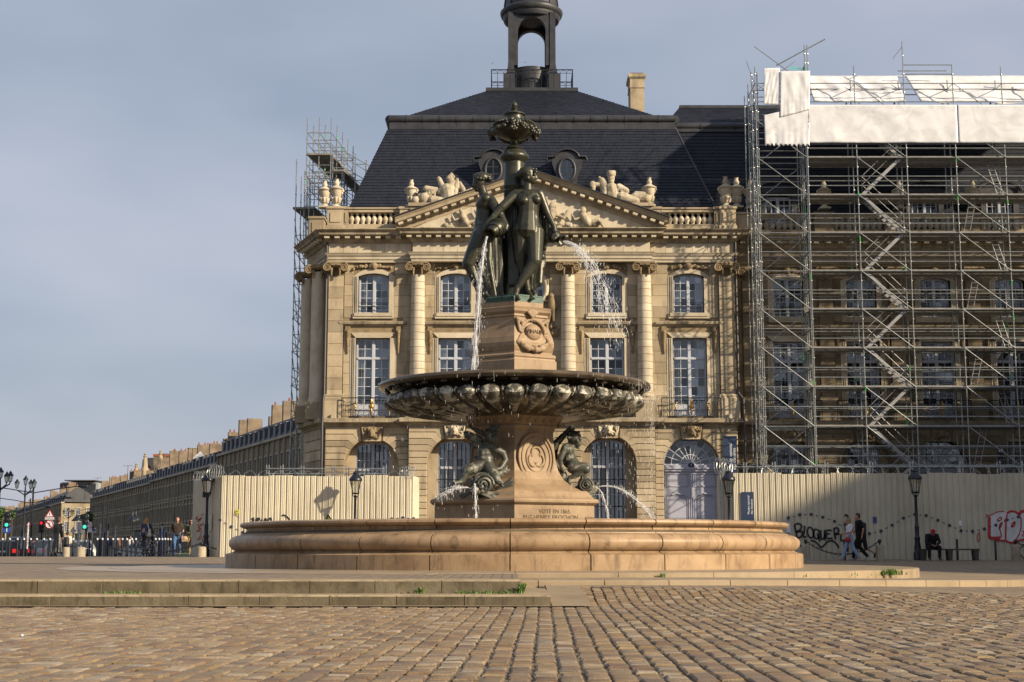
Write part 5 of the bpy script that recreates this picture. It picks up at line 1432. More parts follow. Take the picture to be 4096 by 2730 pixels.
# round-eyed dormers
def dormer(sx):
 Y = 77.6; c = P(sx, 683, Y); x, z = c.x, c.z
 k = .0141
 def q(zx, zy): return (x + (zx - 225) / 1.96 * k, z - (zy - 848) / 1.96 * k)
 out = [q(140, 1020), q(150, 960), q(140, 880), q(112, 800), q(112, 755), q(130, 742)] + [q(225 - 90 * math.cos(R(a)), 760 - 65 * math.sin(R(a))) for a in range(15, 170, 15)] + [q(320, 742), q(345, 755), q(345, 800), q(312, 880), q(302, 960), q(345, 1020)]
 hole = [q(225 + 62 * math.cos(R(a)), 848 + 92 * math.sin(R(a))) for a in range(0, 360, 15)]
 d = MB(); d.prism(out[::-1] if False else out[::-1], Y - .1, Y + 2.2); o = d.build('dormer', M['zinc'], pav)
 m = MB(); m.tube([(hx, Y - .12, hz) for hx, hz in hole], .085, 8, True); m.build('oval_frame', M['zinc'], o, 60)
 m = MB(); m.prism([q(225 + 56 * math.cos(R(a)), 848 + 86 * math.sin(R(a))) for a in range(0, 360, 15)], Y - .115, Y - .105); m.build('pane', M['glass_dark'], o)
 m = MB(); m.prism([q(225 + 58 * math.cos(R(a)), 848 + 88 * math.sin(R(a))) for a in range(0, 360, 15)], Y - .104, Y - .101); m.build('dark_room', M['inside'], o)
 m = MB(); m.box(x - .03, x + .03, Y - .14, Y - .11, z - .6, z + .6); m.box(x - .4, x + .4, Y - .135, Y - .112, z + .15, z + .2); m.box(x - .4, x + .4, Y - .135, Y - .112, z - .25, z - .2); m.build('glazing_bars', M['zinc'], o)
 pts = [q(70, 770), q(75, 745), q(135, 742)] + [q(225 - 98 * math.cos(R(a)), 758 - 72 * math.sin(R(a))) for a in range(10, 175, 10)] + [q(318, 742), q(372, 745), q(380, 770)]
 m = MB(); m.tube([(a, Y - .16, b) for a, b in pts], .07, 6); m.tube([(a, Y - .05, b - .05) for a, b in pts], .06, 6); m.build('hood', M['zinc'], o, 60)
dormer(1973); dormer(2267)
# lantern
YLn = 87.0; lc = P(2126, 200, YLn); lk_ = lc.x
def lz(sy): return P(2126, sy, YLn - 1.3).z
hw = 1.42; base_z = E0_.z
lan = MB()
a_t, o_b = lz(70), lz(264)
for sgn in (-1, 1):
 w_ = MB(); wall_bay(w_, -hw, hw, o_b, lz(62), sgn * hw - (.0 if sgn < 0 else .42), sgn * hw + (.42 if sgn < 0 else 0), (0, 1.72, o_b, a_t, .86)); w_.xform(Matrix.Translation((lk_, YLn, 0))); lan.add(w_.v, w_.f)
 w_ = MB(); wall_bay(w_, -hw + .421, hw - .421, o_b, lz(62), sgn * hw - (.0 if sgn < 0 else .42), sgn * hw + (.42 if sgn < 0 else 0), (0, 1.4, o_b, a_t - .1, .7)); w_.xform(Matrix.Translation((lk_, YLn, 0)) @ Matrix.Rotation(PI/2, 4, 'Z')); lan.add(w_.v, w_.f)
lo_ = lan.build('lantern', M['zinc'], pav)
m = MB(); m.lathe([(1.3, base_z), (1.3, o_b - .02), (1.1, o_b + .03)], (lk_, YLn, 0), 8, PI/8, 2*PI + PI/8); m.lathe([(1.32, base_z), (1.32, o_b)], (lk_, YLn, 0), 24); m.build('lantern_drum', M['zinc'], lo_, 40)
for sx_ in (-1, 1):
 for sy_ in (-1, 1):
  m = MB(); cx_, cy_ = lk_ + sx_*(hw - .02), YLn + sy_*(hw - .02)
  m.box(cx_ - .36, cx_ + .36, cy_ - .36, cy_ + .36, base_z, lz(305)); m.lathe([(.5, lz(305)), (.38, lz(295)), (.27, lz(270)), (.24, lz(252)), (.24, lz(52))], (cx_ - sx_*.1, cy_ - sy_*.1, 0), 4, PI/4, 2*PI + PI/4); m.build('lantern_buttress', M['zinc'], lo_)
m = MB(); m.lathe([(1.55, lz(66)), (1.72, lz(62)), (1.80, lz(52)), (1.82, lz(44)), (1.92, lz(40)), (1.98, lz(30)), (1.98, lz(24)), (1.88, lz(18)), (1.75, lz(12)), (1.72, lz(8)), (1.66, lz(-20)), (1.5, lz(-70)), (1.1, lz(-120)), (.5, lz(-150)), (.35, lz(-170)), (.1, lz(-230)), (0, lz(-260))], (lk_, YLn, 0), 32)
m.build('lantern_dome', M['zinc'], lo_, 40)
for k in range(12):
 a = 2*PI*k/12 + .2; m = MB(); m.tube([(lk_ + r_ * math.sin(a), YLn - r_ * math.cos(a), lz(s_)) for r_, s_ in ((1.75, 8), (1.69, -20), (1.53, -70), (1.13, -120))], .045, 6); m.build('dome_rib', M['zinc'], lo_, 60)
rl = MB(); Yr = Yr2 + .25; xa, xb = P(1965, 300, Yr).x, P(2291, 300, Yr).x; zr0, zr1 = E0_.z + .16, P(2126, 280, Yr).z; yb = back(E0_, 0).y - .4
for (p, q_) in (((xa, Yr), (xb, Yr)), ((xa, Yr), (xa, yb)), ((xb, Yr), (xb, yb)), ((xa, yb), (xb, yb))):
 for z_, t_ in ((zr1, .05), (zr1 - .22, .025), (zr0 + .1, .03)): rl.bar((*p, z_), (*q_, z_), t_)
 n = 13
 for i in range(n + 1):
  a = (p[0] + (q_[0]-p[0])*i/n, p[1] + (q_[1]-p[1])*i/n); rl.bar((*a, zr0), (*a, zr1 - .2), .028)
  if i < n:
   b = (p[0] + (q_[0]-p[0])*(i+1)/n, p[1] + (q_[1]-p[1])*(i+1)/n)
   rl.tube([(a[0] + (b[0]-a[0])*(.5 - .5*math.cos(R(t))), a[1] + (b[1]-a[1])*(.5 - .5*math.cos(R(t))), zr1 - .22 + .17*math.sin(R(t))) for t in range(0, 181, 30)], .014, 4)
rl.build('roof_railing', M['iron'], lo_)
# chimney
m = MB(); Yc = 86.0; a, b = P(2522, 400, Yc), P(2577, 400, Yc); zt_ = P(2550, 297, Yc).z; cz = P(2550, 352, Yc).z; dz0 = P(2550, 318, Yc).z
m.box(a.x, b.x, Yc, Yc + 1.6, zt_ - 7, cz); m.box(a.x - .04, b.x + .04, Yc - .04, Yc + 1.64, cz, cz + .1); m.box(a.x - .02, b.x + .02, Yc - .02, Yc + 1.62, cz + .1, dz0)
m.add([(a.x-.02,Yc-.02,dz0),(b.x+.02,Yc-.02,dz0),(b.x+.02,Yc+1.62,dz0),(a.x-.02,Yc+1.62,dz0),(a.x-.12,Yc-.12,dz0+.14),(b.x+.12,Yc-.12,dz0+.14),(b.x+.12,Yc+1.72,dz0+.14),(a.x-.12,Yc+1.72,dz0+.14)], [(0,1,5,4),(1,2,6,5),(2,3,7,6),(3,0,4,7)])
m.box(a.x - .12, b.x + .12, Yc - .12, Yc + 1.72, dz0 + .14, zt_); ch = m.build('chimney', M['lime'], pav)
m = MB(); m.box(a.x + .05, b.x - .05, Yc + .1, Yc + 1.5, zt_, zt_ + .12); m.build('clay_cap', simple('red_clay', (.16, .07, .05), .8), ch)
# downpipes
for sx, yo in ((1303, -.1), (2946, -.12)):
 m = MB(); x = XW(sx); m.tube([(x, YF - .12 + yo, z_fr0 + .6), (x, YF - .12 + yo, ZF(1575)), (x + (.22 if sx > 2000 else -.02), YF - .3 + yo, ZF(1600)), (x + (.22 if sx > 2000 else -.02), YF - .4 + yo, z_band1), (x + (.22 if sx > 2000 else -.02), YF - .55 + yo, z_band0), (x + (.2 if sx > 2000 else -.02), YF - .2 + yo, .3)], .07, 8); m.build('downpipe', simple('pipe_%d' % sx, (.035, .028, .03), .5), pav, 60)
# floodlight boxes on the string course
for sx in (1337, 1667, 2585, 2916):
 x = XW(sx, 1660); m = MB(); m.box(x - .12, x + .12, YF - .42, YF - .2, z_band1, z_band1 + .2); m.build('floodlight_box', M['lime_light'], pav)
# panelled door in the right-hand arch
M['sign_blue'] = simple('navy_sign', (0.012, 0.03, 0.085), 0.5, var=.1)
M['sign_white'] = simple('white_letter', (0.75, 0.77, 0.8), 0.5)
def arched_door(parent, xc, r, zt, yd):
 zs_ = zt - r; zd = P(2765, 1885, YF).z; zl = P(2765, 1860, YF).z
 dr = MB(); dr.box(xc - r + .005, xc + r - .005, yd, yd + .12, 0, zd); door = dr.build('door', M['door_paint'], parent)
 m = MB(); m.box(xc - r, xc + r, yd - .1, yd + .2, zd, zl); m.box(xc - r - .0, xc + r, yd - .16, yd - .1, zd + .12, zd + .2); m.build('lintel', M['door_paint'], door)
 for s in (-1, 1):
  for za, zb2 in ((P(2765, 1945, YF).z, zd - .12), (.25, P(2765, 1975, YF).z)):
   xa, xb = sorted((xc + s * .12, xc + s * (r - .12)))
   m = MB(); arch = za < 1
   top = arc_pts((xa+xb)/2, zb2 - .22, xb - xa, .22) if arch else [(xa, zb2), (xb, zb2)]
   loop = [(xa, za)] + top + [(xb, za)]
   m.tube([(a, yd - .01, b) for a, b in loop], .035, 4, True); ins = [((a - (xa+xb)/2)*.86 + (xa+xb)/2, (b - (za+zb2)/2)*.92 + (za+zb2)/2) for a, b in loop]
   m.tube([(a, yd - .01, b) for a, b in ins], .025, 4, True)
   m.build('door_panel', M['door_paint'], door)
   if arch:
    g2 = MB()
    for i in range(9): g2.sphere(((xa+xb)/2 + (i-4)*.07, yd - .04, zb2 + .02 - abs(i-4)*.02), (.06, .05, .05), 7, 5)
    g2.build('carved_swag', M['door_paint'], door, 180)
 m = MB(); m.box(xc - .02, xc + .02, yd - .03, yd, .05, zd); m.build('meeting_rail', M['door_paint'], door)
 fl_ = MB(); yq = yd + .0
 for rr in (r - .06, r * .70, r * .36): fl_.tube([(xc + rr * math.cos(R(a)), yq, zl + .03 + rr * math.sin(R(a))) for a in range(0, 181, 9)], .045 if rr > 1.3 else .03, 4)
 fl_.box(xc - r, xc + r, yq - .04, yq + .06, zl, zl + .07)
 for k in range(1, 10):
  a = R(18 * k); r0 = .0 if k % 2 == 1 and k in (5,) else (.36 * r if k % 2 else .0)
  fl_.bar((xc + .1*math.cos(a), yq + .01, zl + .05 + .1*math.sin(a)), (xc + (r-.06)*math.cos(a), yq + .01, zl + .05 + (r-.06)*math.sin(a)), .04, .04)
 fan = fl_.build('fanlight', M['white_paint'], door)
 rad = [.02, r*.36, r*.70, r - .06]
 for i in range(3):
  for k in range(10):
   a0, a1 = R(18*k), R(18*(k+1)); pts = [(xc + q_*math.cos(a), zl + .05 + q_*math.sin(a)) for q_, a in ((rad[i], a0), (rad[i+1], a0), (rad[i+1], a1), (rad[i], a1))]
   m = MB(); m.add([(x_, yq + .03, z_) for x_, z_ in pts], [(0,1,2,3)]); m.build('pane', M['glass_dark'], fan)
 m = MB(); m.box(xc - r, xc + r, yd + .25, yd + .3, zd, zt); m.build('dark_room', M['inside'], door)
 return door, zl
door, zl = arched_door(pav, bays[4], 1.45, gar[4], YF + .42)
xc = bays[4]; yd = YF + .42
m = MB(); m.sphere((xc + .02, yd - .12, zl + .0), (.17, .03, .13), 16, 8); o = m.build('house_number', M['sign_blue'], door, 180)
lettering('1', .2, Matrix.Translation((xc + .02, yd - .155, zl - .07)), M['sign_white'], o)
PIL = 'lime_shaded'
# ---------------------------------------------------------------- the wing behind the scaffold
XWR = 46.0; VL = .56
wing = thing('stone_wing', 'shaded limestone wing with arched ground floor standing behind the scaffolding', 'building', (30, YW, 0))
def XV(sx): return PX(sx, 1400, YW)
wb = [XV(s) for s in (3158, 3451, 3749, 4050)] + [XV(4050) + 3.95 * k for k in (1, 2)]
we = [XR + .1] + [(wb[i] + wb[i+1]) / 2 for i in range(5)] + [wb[5] + 2.1]
wallm = MB(); items = []; excl = []; arcs = []; upi = []
for i in range(6):
 zt = gar[1]
 isd = (i == 2)
 zs_ = ground_bay(wing, wb[i], YW, we[i], we[i+1], zt, wallm, items, 40 + i, r=1.35 if not isd else 1.5, door=isd, maskmat='carved')
 arcs.append((wb[i], zs_, 1.35 if not isd else 1.5))
 if isd: arched_door(wing, wb[i], 1.5, zt, YW + .42)
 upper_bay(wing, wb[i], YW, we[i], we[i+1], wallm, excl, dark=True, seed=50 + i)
for i in range(7):
 x0 = we[0] if i == 0 else wb[i-1] + arcs[i-1][2]; x1 = we[6] if i == 6 else wb[i] - arcs[i][2]
 rustic_pier(items, x0, x1, .05, z_band0 - .02, YW, [arcs[k] for k in (i-1, i) if 0 <= k < 6])
wallm.build('wall', M['joint_light'], wing)
pil = [XV(s) for s in (3001, 3307, 3592, 3898)] + [we[4], we[5]]
for x in pil: excl.append((x - .42, x + .42, z_band1, z_arch))
ashlar(upi, we[0], we[6], z_band1 + .02, z_arch, YW, excl, .58)
pieces(wing, 'stone_block', items + upi, M['lime_shaded'])
for x in pil:
 p = MB(); p.box(x - .52, x + .52, YW - .28, YW + .1, z_band1, ZF(1606)); p.build('pedestal', M['lime_shaded'], wing)
 pilaster(wing, x, .78, ZF(1606), z_cap1, YW, z_cap0)
path = [(we[0], YW), (we[6], YW)]
sweep_plan([(-.2, z_band0 - .02), (.06, z_band0 - .02), (.08, z_band0 + .08), (.20, z_band0 + .12), (.44, z_band0 + .19), (.46, z_band1 - .03), (.42, z_band1), (-.3, z_band1)], path).build('string_course', M['lime_dirty'], wing)
sweep_plan([(-.4, z_arch), (.14, z_arch), (.14, z_arch + h*.3), (.2, z_arch + h*.32), (.2, z_arch + h*.68), (.25, z_arch + h*.7), (.32, z_fr0), (-.02, z_fr0), (.1, z_fr0+.02), (.1, z_fr1), (-.4, z_fr1)], path).build('entablature', M['lime_shaded'], wing)
sweep_plan([(-.4, z_fr1), (.05, z_fr1), (.16, z_fr1 + hc*.22), (.3, z_fr1 + hc*.26), (.3, z_fr1 + hc*.5), (.65, z_fr1 + hc*.52), (.74, z_fr1 + hc*.75), (.9, z_cor - .04), (.9, z_cor), (-.6, z_cor)], path).build('cornice', M['lime_dirty'], wing)
for i in range(40): place('dentil', dm_, wing, (we[0] + .5 + i * .66, YW - .35, dz_))
fx = we[0] + .1
for x in pil[1:]:
 balus(wing, fx, x - .55, YW + .1, max(3, int((x - .55 - fx) / .33))); ped(wing, x - .5, x + .5, YW + .1); fx = x + .55
ped(wing, we[0] + .2, we[0] + 1.2, YW + .1)
# wing roof
Yw0, Yw1, Yw2 = YW + 1.8, YW + 3.6, YW + 7.5
wz0, wz1, wz2 = z_cor - .2, P(2850, 520, Yw1).z, P(2850, 432, Yw2).z
xq = XR + .4
m = MB(); pr = [(Yw0, wz0), (Yw1, wz1), (Yw1 + .2, wz1 + .35), (Yw2, wz2), (Yw2 + 8, wz1), (Yw2 + 10, wz0)]
xs_ = (XR - 3.0, XWR); k = len(pr)
m.add([((x if (x > 0 and x == XWR) else x + (1.3 if j == 3 else .0)), y, z) for x in xs_ for j, (y, z) in enumerate(pr)], [(j, k+j, k+j+1, j+1) for j in range(k-1)] + [tuple(range(k-1, -1, -1)), tuple(range(k, 2*k))])
wr = m.build('roof', M['slate'], wing)
slates(wr, (xs_[0], Yw0, wz0), (xs_[1], Yw0, wz0), (xs_[1], Yw1, wz1), (xs_[0], Yw1, wz1), 34, .3); slates(wr, (xs_[0], Yw1 + .2, wz1 + .35), (xs_[1], Yw1 + .2, wz1 + .35), (xs_[1], Yw2, wz2), (xs_[0] + 1.3, Yw2, wz2), 20, .3)
for i in range(14):
 x = xs_[0] + i * 2.0; m = MB(); m.cyl((x, Yw1, wz1 + .2), (x + 1.99, Yw1, wz1 + .2), .22, None, 12); m.cyl((x, Yw1, wz1 + .2), (x + .05, Yw1, wz1 + .2), .24, None, 12); m.box(x, x + 1.98, Yw1 - .13, Yw1 + .1, wz1 - .15, wz1 + .05); m.build('lead_roll', M['zinc'], wr, 40)
m = MB(); m.box(xs_[0] + 1.3, xs_[1], Yw2 - .15, Yw2 + .15, wz2 - .05, wz2 + .12); m.build('ridge', M['zinc'], wr)
for sx in (3152, 3760, 4070):     # tall dormer windows behind the balustrade
 x = XV(sx); Yd = YW + 1.6
 m = MB(); wall_bay(m, x - 1.05, x + 1.05, z_cor, ZF(700), Yd, Yd + .5, (x, 1.5, z_cor + .3, ZF(722), .3)); m.box(x - 1.05, x + 1.05, Yd + .5, Yd + 2.5, z_cor, ZF(702)); o = m.build('dormer', M['zinc'], wing)
 window(o, x, z_cor + .3, ZF(735), 1.45, Yd + .2, 2, 5, dark=True, curtain=False)
 m = MB(); m.tube([(x + 1.2 * math.cos(R(a)), Yd - .1, ZF(712) + .55 * math.sin(R(a))) for a in range(0, 181, 12)], .12, 6); m.build('hood', M['zinc'], o, 60)
# ---------------------------------------------------------------- stone urns and trophies on the parapet
def stone_urn(label, x, y, z, hgt):
 t = thing('stone_urn', label, 'urn', (x, y, z), 'stone urns along the parapet'); s = hgt / 1.62
 m = MB(); m.box(x - .3*s, x + .3*s, y - .3*s, y + .3*s, z, z + .08*s); m.lathe([(.27*s, .08*s), (.25*s, .14*s), (.12*s, .22*s), (.11*s, .27*s)], (x, y, z), 16); m.build('foot', M['lime_light'], t, 40)
 m = MB(); m.lathe([(.11*s, .25*s), (.17*s, .3*s), (.24*s, .5*s), (.25*s, .58*s), (.22*s, .62*s), (.26*s, .66*s), (.30*s, .95*s), (.31*s, 1.0*s), (.38*s, 1.03*s), (.40*s, 1.08*s), (.33*s, 1.12*s), (.2*s, 1.2*s), (.12*s, 1.26*s)], (x, y, z), 20); m.build('body', M['lime_light'], t, 40)
 m = MB(); m.lathe([(.11*s, 1.25*s), (.15*s, 1.34*s), (.15*s, 1.42*s), (.10*s, 1.5*s), (.10*s, 1.58*s), (.13*s, 1.62*s), (.05*s, 1.6*s)], (x, y, z), 12); m.build('flame', M['lime_light'], t, 40)
 for i in range(8):
  a = 2*PI*i/8; m = MB(); m.cap((x + .2*s*math.cos(a), y + .2*s*math.sin(a), z + .33*s), (x + .25*s*math.cos(a), y + .25*s*math.sin(a), z + .55*s), .045*s, .05*s, 6); m.build('gadroon', M['lime_light'], t, 60)
 for sg in (-1, 1):
  m = MB(); m.sphere((x + sg*.33*s, y, z + .98*s), (.09*s, .1*s, .1*s), 8, 6); m.sphere((x + sg*.3*s, y, z + .85*s), (.06*s, .08*s, .1*s), 8, 6); m.build('handle', M['lime_light'], t, 180)
for sx, y, zb_, s_, lab in ((1345, YB, 834, 1.62, 'pale stone flame urn on the left corner pier of the balustrade'), (1298, YF + 2.2, 834, 1.55, 'pale stone flame urn just behind the left corner urn'),
                       (1645, YB + .3, 822, 1.5, 'pale stone urn beside the helmeted trophy with grapes'), (2598, YB + .3, 822, 1.62, 'pale stone urn beside the reclining trophy with cannon'),
                       (2904, YB, 834, 1.75, 'pale stone flame urn on the right corner pier of the balustrade'), (2947, YB + 1.4, 834, 1.7, 'stone urn just behind the right corner urn'), (3002, YW + .1, 838, 1.6, 'stone urn beside the left edge of the tall scaffold'),
                       (3297, YW + .1, 838, 1.6, 'shaded stone urn in the second bay of the scaffold'), (3598, YW + .1, 838, 1.6, 'shaded stone urn behind the stair bay of the scaffold'), (3893, YW + .1, 838, 1.6, 'shaded stone urn right of the scaffold stair bay')):
 stone_urn(lab, P(sx, 820, y).x, y, ZF(zb_) if y < 76 else P(sx, zb_, y).z - .0, s_)
def trophy(label, F, k, items, curls, mat):
 t = thing('stone_trophy', label, 'sculpture', F(*curls[0])); m = MB()
 for it in items:
  if it[0] == 'c': m.cap(F(*it[1]), F(*it[2]), it[3]*k, it[4]*k, 10)
  else: m.sphere(F(*it[1]), tuple(v*k for v in it[2]), 12, 8)
 q = random.Random(3)
 for (x, y, d), n, sp, r in curls[1:]:
  for i in range(n): m.sphere(F(x + q.uniform(-sp, sp), y + q.uniform(-sp, sp), d - q.uniform(0, .1)), q.uniform(.6, 1.1) * r * k, 7, 5)
 organic('carving', m, .026, mat, t, 0)
F3 = lambda x, y, d=0.0: P(1150 + x / 2.412, 450 + y / 2.412, YF - .1 + d); k3 = 1/2.412/5744*77
trophy('pale stone trophy with plumed helmet, cuirass, ram head and grapes on the left', F3, k3,
       [('e',(1545,810,0),(70,60,75)),('c',(1545,760,0),(1560,850,0),75,60),('e',(1575,665,0),(38,38,45)),('c',(1560,640,0),(1580,600,0),34,20),('c',(1580,600,0),(1605,625,0),16,14),('e',(1578,700,-.1),(28,24,26)),
  ('c',(1460,640,.1),(1500,720,.1),22,40),('c',(1635,650,.1),(1630,720,.1),18,34),('c',(1500,745,-.05),(1470,770,-.05),40,30),('c',(1400,850,-.1),(1500,860,-.1),50,40),('e',(1320,830,-.1),(50,45,55)),('c',(1320,840,-.1),(1310,885,-.15),26,18),('c',(1270,800,-.1),(1300,790,-.1),16,12),('c',(1350,790,-.1),(1340,775,-.1),14,10),
  ('c',(1235,850,-.1),(1265,845,.1),42,42),('c',(1340,740,.05),(1430,760,.05),35,40),('c',(1700,800,0),(1775,740,0),45,12),('c',(1680,820,0),(1800,800,0),35,20),('c',(1620,760,-.05),(1590,870,-.05),30,24),('c',(1280,890,0),(1720,885,0),22,22),('c',(1665,680,.1),(1690,740,.1),14,30)],
       [(1500, 890, 0), ((1672,815,-.15),24,34,11), ((1530,740,-.1),10,40,16), ((1390,800,-.05),10,40,18)], M['lime_sculpt'])
F4 = lambda x, y, d=0.0: P(2150 + x / 1.96, 250 + y / 1.96, YF - .1 + d); k4 = 1/1.96/5744*77
trophy('pale stone trophy of reclining armoured figure with helmet and cannon on the right', F4, k4,
       [('e',(580,1040,0),(60,50,62)),('c',(580,1000,0),(600,1090,0),56,46),('e',(578,915,0),(28,28,34)),('e',(577,880,0),(38,34,30)),('c',(560,865,0),(600,862,0),18,16),('e',(578,940,-.1),(22,20,16)),('c',(505,930,.1),(530,990,.1),30,45),('c',(485,905,.1),(510,930,.1),12,16),
  ('e',(433,960,0),(26,12,32)),('c',(438,985,0),(430,1035,0),18,22),('c',(445,960,.05),(500,960,.1),18,26),('c',(420,1030,0),(480,1050,0),26,30),('c',(430,1050,-.05),(540,1090,-.05),20,30),('c',(530,1000,-.1),(520,1070,-.1),26,22),('c',(640,985,-.05),(690,1010,-.05),36,30),('c',(660,1060,-.1),(770,1085,-.1),46,32),('c',(760,1060,0),(850,1070,0),36,40),('e',(850,1070,0),(34,40,36)),('c',(770,1030,.05),(830,1035,.05),20,22),('c',(500,1100,0),(870,1100,0),16,16)],
       [(600, 1108, 0), ((578,880,-.05),14,30,9), ((640,990,-.1),10,26,12), ((520,1085,-.1),8,24,12)], M['lime_sculpt'])
# ================================================================ scaffolding
M['steel'] = simple('galvanised_steel', (0.36, 0.38, 0.38), 0.38, 0.65, var=0.25, vscale=9)
M['steel_green'] = simple('green_tape', (0.03, 0.45, 0.06), 0.5)
M['alu'] = simple('aluminium', (0.34, 0.34, 0.34), 0.45, 0.5, var=.1)
M['deck'] = simple('deck_planks', (0.24, 0.23, 0.21), 0.7, 0.2, var=0.3)
def tarp_mat():
 m, nt, b = mat_new('white_tarpaulin'); lk = nt.links.new
 b.inputs['Base Color'].default_value = (0.6, 0.61, 0.63, 1); b.inputs['Roughness'].default_value = 0.45
 g = nt.nodes.new('ShaderNodeNewGeometry'); n = N(nt, 'ShaderNodeTexNoise', Scale=1.1, Detail=4.0, Distortion=1.5); lk(g.outputs['Position'], n.inputs['Vector'])
 bp = N(nt, 'ShaderNodeBump', Strength=0.12, Distance=0.1); lk(n.outputs['Fac'], bp.inputs['Height']); lk(bp.outputs['Normal'], b.inputs['Normal'])
 r = ramp(nt, [(0.3, (.50, .51, .53)), (0.6, (.62, .63, .66))]); lk(n.outputs['Fac'], r.inputs['Fac']); lk(r.outputs['Color'], b.inputs['Base Color'])
 return m
M['tarp'] = tarp_mat()
def standard_mesh(hgt, tape=False):
 m = MB(); m.cyl((0,0,0), (0,0,hgt), .031, None, 6, False)
 z = .5
 while z < hgt: m.cyl((0,0,z-.012), (0,0,z+.012), .06, None, 8); z += .5 if hgt < 12 else 1.0
 return m
def scaffold(parent, O, ux, uy, nx, bay, nd, dep, z0, lifts, top, lift=2.0, diag=(), decks=True, rails=True, skip=lambda i, k: False, mid=True):
 # O: front right/left corner, ux along the face, uy into depth
 O = Vector(O); ux = Vector((*ux, 0)); uy = Vector((*uy, 0))
 pt = lambda i, j, z: O + ux * (bay * i) + uy * (dep * j) + Vector((0, 0, z - O.z))
 led = []
 for i in range(nx + 1):
  for j in range(nd + 1):
   hgt = top(i, j) - z0
   a = standard_mesh(hgt); a.xform(Matrix.Translation(pt(i, j, z0)) @ Matrix.Rotation(R(random.uniform(-.15, .15)), 4, 'X')); s_ = a.build('standard', M['steel'], parent)
   for k in range(3):
    zc = z0 + random.uniform(0, hgt * .85); g = MB(); g.cyl(pt(i, j, zc), pt(i, j, zc + random.uniform(.15, .3)), .03, None, 6, False); g.build('tape_mark', M['steel_green'], s_)
 for k in range(lifts + 1):
  z = z0 + k * lift
  for i in range(nx + 1):
   if z > top(i, 0) - .1: continue
   for j in range(nd):
    m = MB(); m.cyl(pt(i, j, z), pt(i, j + 1, z), .024, None, 6, False); m.build('transom', M['steel'], parent)
    if rails and k > 0 and i in (0, nx):
     m = MB(); m.cyl(pt(i, j, z + 1), pt(i, j + 1, z + 1), .022, None, 6, False); m.build('transom', M['steel'], parent)
  for i in range(nx):
   if z > min(top(i, 0), top(i + 1, 0)) - .1 or skip(i, k): continue
   for j in range(nd + 1):
    for dz in ((0, .5, 1.0) if (rails and j == 0 and z + 1 < top(i, 0)) else ((0, 1.0) if rails and mid and z + 1 < top(i, 0) else (0,))):
     m = MB(); m.cyl(pt(i, j, z + dz), pt(i + 1, j, z + dz), .027, None, 6, False); led.append((2 - j, m))
   if (i in diag) and z + lift <= top(i, 0):
    m = MB(); m.cyl(pt(i, 0, z + lift) - uy * .04, pt(i + 1, 0, z) - uy * .04, .022, None, 6, False); m.build('diagonal_brace', M['steel'], parent)
   if decks and k > 0 and z < P(3500, 600, 72.5).z:
    for j in range(nd):
     c = [pt(i, j, z + .03) + ux * .04 + uy * .06, pt(i + 1, j, z + .03) - ux * .04 + uy * .06, pt(i + 1, j + 1, z + .03) - ux * .04 - uy * .06, pt(i, j + 1, z + .03) + ux * .04 - uy * .06]
     m = MB(); m.add(c + [p + Vector((0, 0, .06)) for p in c], [(3,2,1,0),(4,5,6,7),(0,1,5,4),(1,2,6,5),(2,3,7,6),(3,0,4,7)]); m.build('deck', M['deck'], parent)
 pieces(parent, 'ledger', led, M['steel'])
 return pt
YS = 72.5
sx0 = P(3268, 1860, YS).x; BAY = 2.57
zl0 = P(3500, 1865, YS).z
zt_top = P(3500, 300, YS).z
scf = thing('scaffolding', 'tall galvanised steel scaffolding with stair bay in front of the wing', 'scaffolding', (sx0, YS, 0))
zbase = zl0 - 4.0
NB = 7
def topf(i, j): return P(3500, 262, YS).z + (1.3 if (i == 2 and j == 0) else 0) - (.0 if j == 0 else .5)
pt = scaffold(scf, (sx0, YS, zbase), (1, 0), (0, 1), NB, BAY, 2, .95, zbase, 13, topf, diag=(1, 3, 5), skip=lambda i, k: False)
# left tower bay, three frames deep
sT = P(3059, 1860, YS).x
tow = thing('scaffold_tower', 'narrow three-deep scaffold tower at the left end of the wing', 'scaffolding', (sT, YS, 0))
ptT = scaffold(tow, (sT, YS, zbase), (1, 0), (0, 1), 1, sx0 - sT - .06, 2, 1.15, zbase, 24, lambda i, j: P(3100, 268, YS).z - (.6 if j == 2 else 0), lift=1.0, diag=(), decks=False, rails=False)
for k in range(13):
 z = zbase + 2 * k
 m = MB(); m.cyl(ptT(0, 0, z + 2) - Vector((0, .04, 0)), ptT(1, 0, z) - Vector((0, .04, 0)), .022, None, 6, False); m.build('diagonal_brace', M['steel'], tow)
 m = MB(); m.cyl(ptT(0, 2, z), ptT(1, 2, z + 2), .022, None, 6, False); m.build('diagonal_brace', M['steel'], tow)
 m = MB(); m.cyl(ptT(0, 0, z) - Vector((.04, 0, 0)), ptT(0, 2, z + 2) - Vector((.04, 0, 0)), .022, None, 6, False); m.build('diagonal_brace', M['steel'], tow)
for dx in (.13, -.16):
 for j in (0, 1, 2):
  m = standard_mesh(P(3100, 285 + 20*j, YS).z - zbase); m.xform(Matrix.Translation(ptT(0, j, zbase) + Vector((dx, .18, 0)))); m.build('standard', M['steel'], tow)
